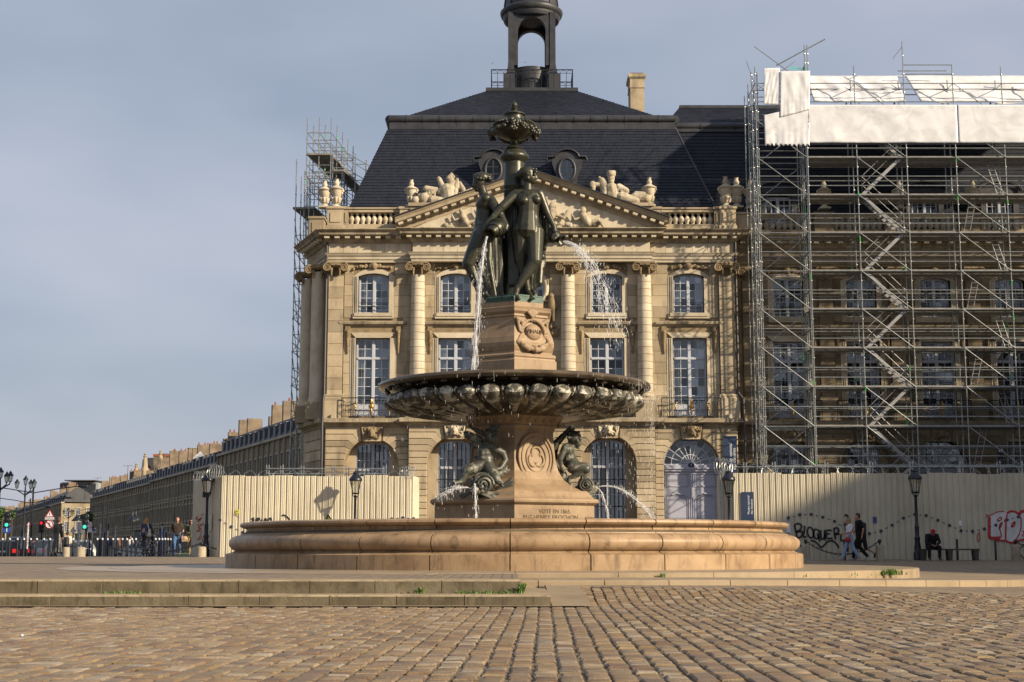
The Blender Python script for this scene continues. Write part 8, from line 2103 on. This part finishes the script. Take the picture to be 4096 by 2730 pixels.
# ---------------------------------------------------------------- trees and weeds
def leaf_mat(name, c):
 m, nt, b = mat_new(name); oi = nt.nodes.new('ShaderNodeNewGeometry'); r = ramp(nt, [(0, tuple(v*.6 for v in c)), (1, tuple(v*1.5 for v in c))]); nt.links.new(oi.outputs['Random Per Island'], r.inputs['Fac']); nt.links.new(r.outputs['Color'], b.inputs['Base Color']); b.inputs['Roughness'].default_value = .6; return m
M['leaf'] = leaf_mat('leaves', (.055, .10, .03)); M['bark'] = simple('bark', (.06, .045, .03), .9); M['weed'] = leaf_mat('weed_blades', (.09, .17, .03))
def tree(label, sx, sy0, sy1, wpx, Y, seed):
 q = random.Random(seed); top, bot = P(sx, sy0, Y), P(sx, sy1, Y); r = wpx/2/5744*Y; t = thing('tree', label, 'tree', (top.x, Y, ZR)); cz = (top.z + bot.z)/2; hz = (top.z - bot.z)/2
 m = MB(); m.tube([(top.x, Y, ZR), (top.x + .1, Y, cz - hz*.5), (top.x, Y, cz + hz*.3)], [.28, .2, .08], 7)
 for k in range(6): a = q.uniform(0, 6.28); m.tube([(top.x, Y, cz - hz*.5), (top.x + r*.6*math.cos(a), Y + r*.6*math.sin(a), cz + q.uniform(-.2, .5)*hz)], [.12, .04], 5)
 m.build('trunk', M['bark'], t)
 m = MB(); cl = [Vector((q.gauss(0, .42)*r, q.gauss(0, .42)*r, q.gauss(0, .42)*hz)) for _ in range(22)]
 for i in range(2600):
  c = q.choice(cl); p = Vector((top.x, Y, cz)) + c + Vector((q.gauss(0, .17)*r, q.gauss(0, .17)*r, q.gauss(0, .2)*hz)); s = q.uniform(.1, .22); a, b = Vector((q.gauss(0,1), q.gauss(0,1), q.gauss(0,1))).normalized()*s, Vector((q.gauss(0,1), q.gauss(0,1), q.gauss(0,1))).normalized()*s
  m.add([p - a, p + b, p + a, p - b], [(0,1,2,3)])
 m.build('crown', M['leaf'], t)
tree('round green tree before the end of the quay terrace', 347, 2055, 2088, 52, 330, 1); tree('green tree at the left edge behind the traffic light', 10, 2022, 2075, 40, 300, 2); tree('darker green tree beside the left edge lamp', 48, 2042, 2080, 44, 320, 3)
def weeds(label, spots, seed):
 q = random.Random(seed); m = MB()
 for x, y, z, n, h, sp in spots:
  for i in range(n):
   p = Vector((x + q.gauss(0, sp), y + q.gauss(0, .03), z)); a = q.uniform(0, 6.28); l = h*q.uniform(.4, 1); dx = Vector((math.cos(a), math.sin(a), 0)); tip = p + dx*l*.5 + Vector((0, 0, l)); md = p + dx*l*.15 + Vector((0, 0, l*.6)); w = Vector((-dx.y, dx.x, 0))*.008
   m.add([p - w, p + w, md + w*.9, tip, md - w*.9], [(0,1,2,3,4)])
 return tag(m.build('weeds', M['weed']), label, 'weeds', kind='stuff')
weeds('green weeds growing along the foot of the upper step', [(-.75 + .12*k, 21.27, -.2, 16, .07, .05) for k in range(7)] + [(.14, 21.3 + .12*k, -.19, 26, .16, .02) for k in range(5)] + [(-1.35, 21.27, -.2, 30, .12, .05)] + [(-5.9 + .1*k, 21.27, -.2, 9, .06, .05) for k in range(6)], 1)
ang = [R(a) for a in range(34, 62, 2)]
weeds('tufts of grass in the joint of the round platform', [(CX + 9.98*math.sin(a), CY - 9.98*math.cos(a), -.1, 2 + (58 if 50 < math.degrees(a) < 56 else 0), .08 + (.08 if 50 < math.degrees(a) < 56 else 0), .1) for a in ang] + [(CX + 9.98*math.sin(R(16)), CY - 9.98*math.cos(R(16)), -.08, 30, .1, .03)], 2)
p = P(150, 2340, 8); c = P(88/.98, 2150 + 340/.98, 13.0)
tag(MB().sphere((c.x, 13.0, -.31), (.016, .016, .014), 10, 8).build('paper_scrap', M['white_paint'], None, 180), 'small white crumpled scrap lying on the cobbles', 'litter')
# ================================================================ people
def cloth(name, c, rough=.85): return simple(name, c, rough, var=.18, vscale=9.0, bump=.3, bscale=25.0, spec=.2)
M['skin'] = simple('skin', (.42, .22, .15), .55, var=.08, vscale=6); M['skin2'] = simple('skin_dark', (.16, .08, .055), .55)
def person(label, loc, rz, h=1.75, pose=None, top=None, sleeves='short', bottom=None, shoes=(.03, .03, .035), hair=(.05, .03, .02), hair_len='short', coat=None, skin='skin', cap=None, slim=1.0, shorts=False):
 # built facing -y at the origin, then turned and moved
 k = h / 1.75; t = thing('person', label, 'person', (0, 0, 0))
 J = dict(pel=(0,0,.95), ch=(0,0,1.30), nk=(0,0,1.47), hd=(0,-.02,1.625), ls=(-.185,0,1.42), rs=(.185,0,1.42), le=(-.235,.02,1.13), lw=(-.25,-.06,.88), re=(.235,.02,1.13), rw=(.25,-.06,.88),
             lh=(-.09,0,.93), rh=(.09,0,.93), lk=(-.10,-.02,.50), la=(-.10,.03,.09), rk=(.10,-.02,.50), ra=(.10,.03,.09), lt=(-.115,-.13,.03), rt=(.115,-.13,.03), face=(0,-1,0))
 if pose: J.update(pose)
 V = {a: Vector(b) * k for a, b in J.items()}; V['face'] = Vector(J['face']).normalized(); s = slim * k
 fd = V['face']; side = Vector((-fd.y, fd.x, 0)).normalized(); up = Vector((0, 0, 1))
 b = MB(); H = V['hd']
 b.sphere(H + up*.02*k, (.078*k, .088*k, .105*k), 14, 10); b.sphere(H + fd*.03*k - up*.035*k, (.062*k, .066*k, .075*k), 12, 8); b.sphere(H + fd*.052*k - up*.088*k, .03*k, 8, 6)
 b.cap(H + fd*.088*k + up*.012*k, H + fd*.104*k - up*.018*k, .011*k, .016*k, 8); b.cap(H + fd*.082*k - up*.055*k - side*.02*k, H + fd*.082*k - up*.055*k + side*.02*k, .011*k, .011*k, 6)
 for q in (-1, 1): b.sphere(H + side*q*.078*k - fd*.01*k, (.014*k, .02*k, .03*k), 8, 6); b.sphere(H + side*q*.03*k + fd*.078*k + up*.028*k, (.018*k, .014*k, .012*k), 6, 5)
 b.cap(H - up*.06*k, V['nk'] - up*.02*k, .05*s, .06*s)
 b.cap(V['ls'] * .8 + V['ch'] * .2, V['rs'] * .8 + V['ch'] * .2, .07*s, .07*s); b.cap(V['ch'], V['pel'] + up*.1*k, .135*s, .12*s); b.cap(V['lh'], V['rh'], .1*s, .1*s); b.cap(V['pel'] + up*.12*k, V['pel'], .12*s, .12*s)
 for a in 'lr':
  b.cap(V[a+'s'], V[a+'e'], .052*s, .042*s); b.cap(V[a+'e'], V[a+'w'], .04*s, .027*s)
  d = (V[a+'w'] - V[a+'e']).normalized(); w = V[a+'w']; sx = d.cross(Vector((0, 1, .2))).normalized(); n = d.cross(sx).normalized()
  b.cap(w, w + d*.07*k, .03*k, .034*k)
  for i, (o, L) in enumerate(((-.03, .06), (-.01, .075), (.01, .072), (.029, .055))): b.cap(w + d*.085*k + sx*o*k, w + d*(.085 + L)*k + sx*o*1.1*k + n*.025*k, .0105*k, .008*k, 6)
  b.cap(w + d*.02*k + sx*.03*k, w + d*.075*k + sx*.06*k + n*.02*k, .012*k, .009*k, 6)
  b.cap(V[a+'h'], V[a+'k'], .088*s, .058*s); b.cap(V[a+'k'], V[a+'a'], .056*s, .036*s); b.cap(V[a+'a'], V[a+'t'], .038*k, .03*k)
 organic('body', b, .016*k, M[skin], t, 2)
 if top:
  g = MB(); g.cap(V['ls'], V['rs'], .078*s, .078*s); g.cap(V['ls'] * .6 + V['ch'] * .4, V['pel'] + Vector((-.03, 0, .02))*k, .13*s, .135*s); g.cap(V['rs'] * .6 + V['ch'] * .4, V['pel'] + Vector((.03, 0, .02))*k, .13*s, .135*s); g.cap(V['ch'], V['pel'] + up*.0*k, .15*s, .14*s)
  for a in 'lr':
   g.cap(V[a+'s'], V[a+'e'] if sleeves == 'long' else V[a+'s'].lerp(V[a+'e'], .72), .075*s, .062*s)
   if sleeves == 'long': g.cap(V[a+'e'], V[a+'e'].lerp(V[a+'w'], .93), .06*s, .044*s)
  organic('top', g, .018*k, cloth('top_cloth', top), t, 1)
 if bottom:
  g = MB(); g.cap(V['lh'] + up*.06*k, V['rh'] + up*.06*k, .118*s, .118*s); g.cap(V['lh'], V['rh'], .12*s, .12*s)
  for a in 'lr':
   e = V[a+'k'].lerp(V[a+'a'], .96); g.cap(V[a+'h'], V[a+'k'], .108*s, .082*s)
   if not shorts: g.cap(V[a+'k'], e, .08*s, .066*s)
  organic('trousers', g, .018*k, cloth('trouser_cloth', bottom), t, 1)
 if coat:
  g = MB(); g.cap(V['ls'], V['rs'], .085*s, .085*s); g.cap(V['ch'], V['pel'] + up*.08*k, .165*s, .14*s); g.cap(V['ls']*.7 + V['ch']*.3, V['pel'] + Vector((-.04, 0, .1))*k, .13*s, .13*s); g.cap(V['rs']*.7 + V['ch']*.3, V['pel'] + Vector((.04, 0, .1))*k, .13*s, .13*s)
  for i in range(9):
   a = 2*PI*i/9; g.cap(V['pel'] + Vector((.09*math.cos(a), .07*math.sin(a), .08))*k, Vector((V['pel'].x + .22*k*math.cos(a), V['pel'].y + .19*k*math.sin(a), .2*k)), .085*s, .07*s)
  for a in 'lr': g.cap(V[a+'s'], V[a+'e'], .08*s, .068*s); g.cap(V[a+'e'], V[a+'e'].lerp(V[a+'w'], .95), .068*s, .055*s)
  co = organic('coat', g, .018*k, simple('black_leather', coat, .32, var=.2, bump=.4, bscale=14), t, 1)
  m = MB(); n = 20; m.tube([V['pel'] + Vector((.155*math.cos(2*PI*i/n), .14*math.sin(2*PI*i/n), .11))*k for i in range(n)], .022*k, 6, True); m.build('belt', simple('belt', (.01, .01, .01), .4), co, 60)
 for a in 'lr':
  g = MB(); g.cap(V[a+'a'] - up*.035*k, V[a+'t'], .047*k, .038*k); g.cap(V[a+'a'] - up*.04*k - fd*.0, V[a+'a'] + (V[a+'a'] - V[a+'t'])*.25 - up*.05*k, .04*k, .035*k); organic('shoe', g, .014*k, simple('shoe', shoes, .5), t, 1)
 g = MB(); hm = simple('hair', hair, .6, var=.35, vscale=30, bump=.5, bscale=70)
 if cap: g.sphere(H + up*.055*k, (.098*k, .105*k, .085*k), 14, 8); g.cap(H + fd*.07*k + up*.05*k, H + fd*.13*k + up*.035*k, .05*k, .03*k); organic('cap', g, .014*k, cloth('cap_cloth', cap), t, 1)
 else:
  g.sphere(H + up*.05*k - fd*.025*k, (.092*k, .098*k, .09*k), 14, 8); g.sphere(H - fd*.045*k + up*.0*k, (.086*k, .075*k, .085*k), 12, 8)
  if hair_len == 'long':
   q = random.Random(len(label))
   for i in range(18):
    a = R(q.uniform(-150, 150)); dv = -fd*math.cos(a*.75) + side*math.sin(a); g.cap(H + dv*.075*k + up*.02*k, H + dv*(.1 + q.uniform(0, .035))*k - up*(.13 + q.uniform(0, .09))*k, .035*k, .028*k, 6)
  if hair_len == 'bun': g.sphere(H - fd*.05*k + up*.13*k, .055*k, 10, 8)
  organic('hair', g, .014*k, hm, t, 1)
 t.location = loc; t.rotation_euler = (0, 0, rz); WORLD[t.name] = Vector((0, 0, 0))
 return t, V
def acc(t, name, m, mat, sm=60): return m.build(name, mat, t, sm)
JEANS = (.10, .16, .30)
def at(sx, Y): p = P(sx, 2226, Y); return (p.x, Y, LZ(p.x, Y))
WALK = dict(lk=(-.10,-.20,.52), la=(-.10,-.26,.10), lt=(-.11,-.42,.05), rk=(.10,.02,.50), ra=(.10,.30,.16), rt=(.11,.18,.03), le=(-.23,.10,1.14), lw=(-.23,.05,.90), re=(.23,-.06,1.14), rw=(.22,-.22,.93))
WALK2 = dict(rk=(.10,-.20,.52), ra=(.10,-.26,.10), rt=(.11,-.42,.05), lk=(-.10,.02,.50), la=(-.10,.30,.16), lt=(-.11,.18,.03), re=(.23,.10,1.14), rw=(.23,.05,.90), le=(-.23,-.06,1.14), lw=(-.22,-.22,.93))
# couple walking towards the square on the left
t, V = person('man in dark brown polo shirt and blue jeans walking beside the hoarding', at(706, 66.5), R(6), 1.80, dict(WALK, face=(-.1,-1,.05), re=(.26,-.02,1.14), rw=(.24,-.12,.90)), (.045, .035, .028), 'short', (.07, .13, .26), hair=(.04, .03, .025))
m = MB(); m.sphere((.02, -.0, .98), (.2, .17, .06), 12, 6); acc(t, 'tied_sweater', m, M['ink'], 180)
t, V = person('curly haired woman in sunglasses, olive jacket and beige trousers', at(762, 66.8), R(4), 1.69, dict(WALK2, lw=(-.1,-.22,1.10), le=(-.24,-.02,1.14)), (.10, .115, .065), 'long', (.34, .26, .17), hair=(.025, .015, .012), hair_len='long')
m = MB(); m.cap((-.06, -.135, 1.03), (-.04, -.13, 1.36), .07, .07); acc(t, 'black_shirt', m, M['ink'], 180)
m = MB(); k = 1.69/1.75; [m.sphere((s*.033*k, -.118*k, 1.65*k), (.03*k, .012*k, .022*k), 8, 6) for s in (-1, 1)]; acc(t, 'sunglasses', m, M['ink'], 180)
bg_ = thing('handbag', 'beige handbag carried between the walking couple', 'bag', (0, 0, 0)); p = at(737, 66.4); m = MB(); m.sphere((0, 0, .80), (.14, .08, .13), 12, 8); m.box(-.12, .12, -.06, .06, .68, .82); m.build('pouch', cloth('beige_bag', (.45, .33, .22)), bg_, 40); m = MB(); m.tube([(-.12, 0, .95), (-.06, 0, 1.12), (.06, 0, 1.12), (.12, 0, .95)], .014, 6); m.build('strap', M['ink'], bg_); bg_.location = p
# woman in leather coat seen from behind
t, V = person('woman in long black leather coat with hair up, seen from behind', at(230, 66.0), R(172), 1.74, dict(WALK), None, 'long', (.02, .02, .022), hair=(.09, .03, .02), hair_len='bun', coat=(.012, .012, .014))
# man with black backpack and white shirt beyond the bollard
t, V = person('man in white shirt with black backpack beyond the stone bollards', (P(268, 2200, 82).x, 82, -.35), R(165), 1.78, dict(WALK2), (.62, .60, .52), 'long', (.04, .05, .08), hair=(.02, .015, .012))
m = MB(); m.cap((-.08, .17, 1.36), (-.08, .18, 1.08), .13, .15); m.cap((.08, .17, 1.36), (.08, .18, 1.08), .13, .15); organic('backpack', m, .02, M['ink'], t, 1)
# cyclist and bicycle
cp = at(577, 66.6); RZ = R(168)
RIDE = dict(pel=(0,.10,1.02), ch=(0,-.05,1.36), nk=(0,-.10,1.51), hd=(0,-.14,1.66), ls=(-.18,-.08,1.45), rs=(.18,-.08,1.45), le=(-.27,-.22,1.20), lw=(-.26,-.45,1.06), re=(.27,-.22,1.20), rw=(.26,-.45,1.06), lh=(-.09,.08,1.0), rh=(.09,.08,1.0), lk=(-.11,-.25,.72), la=(-.11,-.10,.34), lt=(-.11,-.25,.29), rk=(.11,-.20,.58), ra=(.11,-.06,.16), rt=(.11,-.2,.11))
t, V = person('blonde woman cycling away in navy jumper and patterned trousers', cp, RZ, 1.72, RIDE, (.05, .05, .09), 'long', (.34, .32, .36), hair=(.36, .19, .06), hair_len='long')
for q in t.children:
 if q.name.startswith('trousers'):
  m_, nt, b_ = mat_new('patterned_cloth'); g = nt.nodes.new('ShaderNodeNewGeometry'); n = N(nt, 'ShaderNodeTexNoise', Scale=22.0, Detail=2.0); r = ramp(nt, [(.45, (.07, .07, .11)), (.55, (.55, .52, .52))]); r.color_ramp.interpolation = 'CONSTANT'; nt.links.new(g.outputs['Position'], n.inputs['Vector']); nt.links.new(n.outputs['Fac'], r.inputs['Fac']); nt.links.new(r.outputs['Color'], b_.inputs['Base Color']); q.data.materials.clear(); q.data.materials.append(m_)
tb = thing('tote_bag', 'cream cloth tote bag slung over the cyclist shoulder', 'bag', (0, 0, 0)); m = MB(); m.cap((-.24, .02, 1.0), (-.22, .04, 1.2), .085, .05); m.cap((-.24, .02, .95), (-.24, .1, .95), .09, .08); organic('pouch', m, .02, cloth('cream_canvas', (.62, .56, .45)), tb, 1); m = MB(); m.tube([(-.22, .04, 1.2), (-.15, .06, 1.45), (-.12, -.02, 1.5), (-.16, -.12, 1.42), (-.23, -.08, 1.15)], .022, 6); m.build('strap', cloth('cream_strap', (.62, .56, .45)), tb, 60); tb.location = cp; tb.rotation_euler = (0, 0, RZ)
def bicycle(label, loc, rz):
 t = thing('bicycle', label, 'bicycle', (0, 0, 0))
 for y in (-.62, .48):
  m = MB(); n = 28; m.tube([(0, y + .33*math.cos(2*PI*i/n), .34 + .33*math.sin(2*PI*i/n)) for i in range(n)], .02, 6, True); o = m.build('wheel', M['tyre'], t, 60)
  m = MB(); [m.cyl((0, y, .34), (0, y + .32*math.cos(R(20*i)), .34 + .32*math.sin(R(20*i))), .003, None, 4) for i in range(18)]; m.cyl((-.04, y, .34), (.04, y, .34), .025, None, 8); m.build('spokes', M['steel'], o)
  m = MB(); m.tube([(0, y + .37*math.cos(R(a)), .34 + .37*math.sin(R(a))) for a in range(10, 175, 15)], .022, 5); m.build('mudguard', M['steel'], t)
 m = MB()
 for a, b in (((0,.48,.34),(0,.02,.30)), ((0,.48,.34),(0,.15,.82)), ((0,.02,.30),(0,.18,.92)), ((0,.02,.30),(0,-.42,.78)), ((0,.14,.72),(0,-.42,.86)), ((0,-.40,.95),(0,-.62,.34))): m.cyl(a, b, .018, None, 8)
 m.build('frame', M['ink'], t); m = MB(); m.sphere((0, .2, .95), (.1, .14, .04), 10, 6); m.build('saddle', M['ink'], t, 180)
 m = MB(); m.tube([(-.28, -.42, 1.03), (-.15, -.44, 1.05), (0, -.42, 1.0), (.15, -.44, 1.05), (.28, -.42, 1.03)], .013, 6); m.cyl((0, -.40, .93), (0, -.42, 1.0), .014); m.build('handlebar', M['steel'], t)
 m = MB(); m.sphere((0, .86, .62), (.04, .02, .05), 8, 6); m.build('rear_reflector', RED, t, 180); m = MB(); m.cyl((-.05, .02, .30), (.05, .02, .30), .09, None, 14); m.bar((.06, .02, .30), (.1, -.06, .14), .02); m.bar((-.06, .02, .30), (-.1, .06, .46), .02); m.build('crank', M['steel'], t)
 t.location = loc; t.rotation_euler = (0, 0, rz); return t
bicycle('black bicycle ridden by the blonde woman towards the road', cp, RZ)
# walker with backpack beyond the bollards
t, V = person('pedestrian in pale blue shirt with dark backpack beyond the cyclist', (P(607, 2200, 88).x, 88, -.22), R(176), 1.76, dict(WALK2), (.45, .50, .62), 'long', (.03, .035, .05), hair=(.015, .012, .012))
m = MB(); m.cap((0, .17, 1.38), (0, .18, 1.08), .15, .16); organic('backpack', m, .02, M['ink'], t, 1)
# walkers in front of the right-hand hoarding, heading left
YWk = 56.6
TEXT = dict(le=(-.22,-.05,1.13), lw=(-.12,-.26,1.10), re=(.22,-.05,1.13), rw=(.08,-.28,1.10), hd=(0,-.06,1.60), face=(0,-1,-.55), lk=(-.09,-.17,.52), la=(-.09,-.30,.10), lt=(-.1,-.46,.06), rk=(.09,.10,.50), ra=(.09,.36,.13), rt=(.09,.24,.03))
t, V = person('woman in white T-shirt and pale jeans walking while looking at her phone', (P(3402, 2240, YWk).x, YWk, 0), R(-90), 1.66, TEXT, (.66, .66, .70), 'short', (.24, .34, .50), shoes=(.4, .25, .22), hair=(.28, .14, .05), hair_len='long')
ph = thing('phone', 'dark phone held by the woman in the white T-shirt', 'phone', (0, 0, 0)); MB().box(-.04, .04, -.02, .02, 0, .012).build('case', M['ink'], ph); pp = Vector((P(3402, 2240, YWk).x, YWk, 0)) + Vector((-.42, -.0, 1.06)); ph.location = pp
rb = thing('shoulder_bag', 'small red shoulder bag worn by the woman in the white T-shirt', 'bag', (0, 0, 0)); m = MB(); m.sphere((0, 0, 0), (.12, .07, .11), 12, 8); m.build('pouch', cloth('red_leather', (.35, .03, .03), .5), rb, 180); m = MB(); m.tube([(.04, 0, .08), (.16, -.02, .28), (.28, .06, .52)], .012, 6); m.build('strap', cloth('red_strap', (.35, .03, .03)), rb, 60); rb.location = Vector((P(3393, 2240, YWk).x - .04, YWk - .2, .80))
t, V = person('tall man in black T-shirt and black trousers walking behind the phone user', (P(3440, 2240, YWk + .35).x, YWk + .35, 0), R(-90), 1.86, dict(WALK2, hd=(0,-.05,1.61), face=(0,-1,-.2)), (.010, .010, .012), 'short', (.012, .012, .014), shoes=(.35, .36, .36), hair=(.015, .012, .012))
t, V = person('man in dark shorts striding behind the tall man in black', (P(3455, 2240, YWk + .8).x, YWk + .8, 0), R(-90), 1.76, dict(WALK, rk=(.10,.08,.47), ra=(.10,.42,.28), rt=(.10,.40,.12), hd=(0,-.22,1.60), nk=(0,-.12,1.46)), (.06, .05, .05), 'short', (.02, .02, .025), shoes=(.02, .02, .02), shorts=True)
# man sitting on the bench
SIT = dict(pel=(0,.0,.54), ch=(0,-.12,.86), nk=(0,-.24,1.0), hd=(0,-.34,1.07), face=(0,-.75,-.7), ls=(-.2,-.17,.96), rs=(.2,-.17,.96), le=(-.26,-.28,.70), lw=(-.10,-.42,.60), re=(.26,-.28,.70), rw=(.10,-.42,.60), lh=(-.11,-.02,.53), rh=(.11,-.02,.53), lk=(-.20,-.44,.50), la=(-.20,-.42,.10), lt=(-.21,-.58,.04), rk=(.20,-.44,.50), ra=(.20,-.42,.10), rt=(.21,-.58,.04))
t, V = person('man in red cap and dark hoodie slumped on the bench', (P(3728, 2240, 57.5).x, 57.55, 0), 0, 1.78, SIT, (.014, .014, .018), 'long', (.012, .012, .016), skin='skin2', cap=(.40, .015, .02))
# far pedestrians near the road
for i, (sx, Y, c, b, lab) in enumerate(((440, 118, (.06, .08, .16), (.03, .03, .04), 'distant pedestrian in dark blue jacket near the lawn'), (520, 126, (.5, .5, .5), (.06, .07, .1), 'distant pedestrian in pale top near the lawn'), (690, 110, (.05, .05, .05), (.05, .06, .1), 'distant pedestrian in black behind the couple'), (475, 140, (.16, .08, .05), (.03, .03, .03), 'distant pedestrian in brown beyond the lawn'))):
 person(lab, (P(sx, 2200, Y).x, Y, -.2), R(30 * i), 1.74, dict(WALK), c, 'long', b)
# parked bicycle wheel at the right edge
bicycle('bicycle leaning by the bollard below the red graffiti', (P(4088, 2240, 57.6).x + .75, 57.6, 0), R(90))
# two swifts over the roof
for sx, sy in ((2101, 251), (1970, 254)):
 p = P(sx, sy, 80); m = MB(); m.cap(p + Vector((0, -.06, 0)), p + Vector((0, .06, 0)), .02, .015, 6); m.add([p, p + Vector((.07, .03, .03)), p + Vector((.17, -.03, .02)), p + Vector((.05, -.03, .0))], [(0,1,2,3)]); m.add([p, p + Vector((-.07, .03, .03)), p + Vector((-.17, -.03, .02)), p + Vector((-.05, -.03, .0))], [(3,2,1,0)])
 tag(m.build('bird', M['ink']), 'tiny dark bird flying over the roof lantern', 'bird', 'birds over the roof')
bpy.data.scenes.remove(TMP)
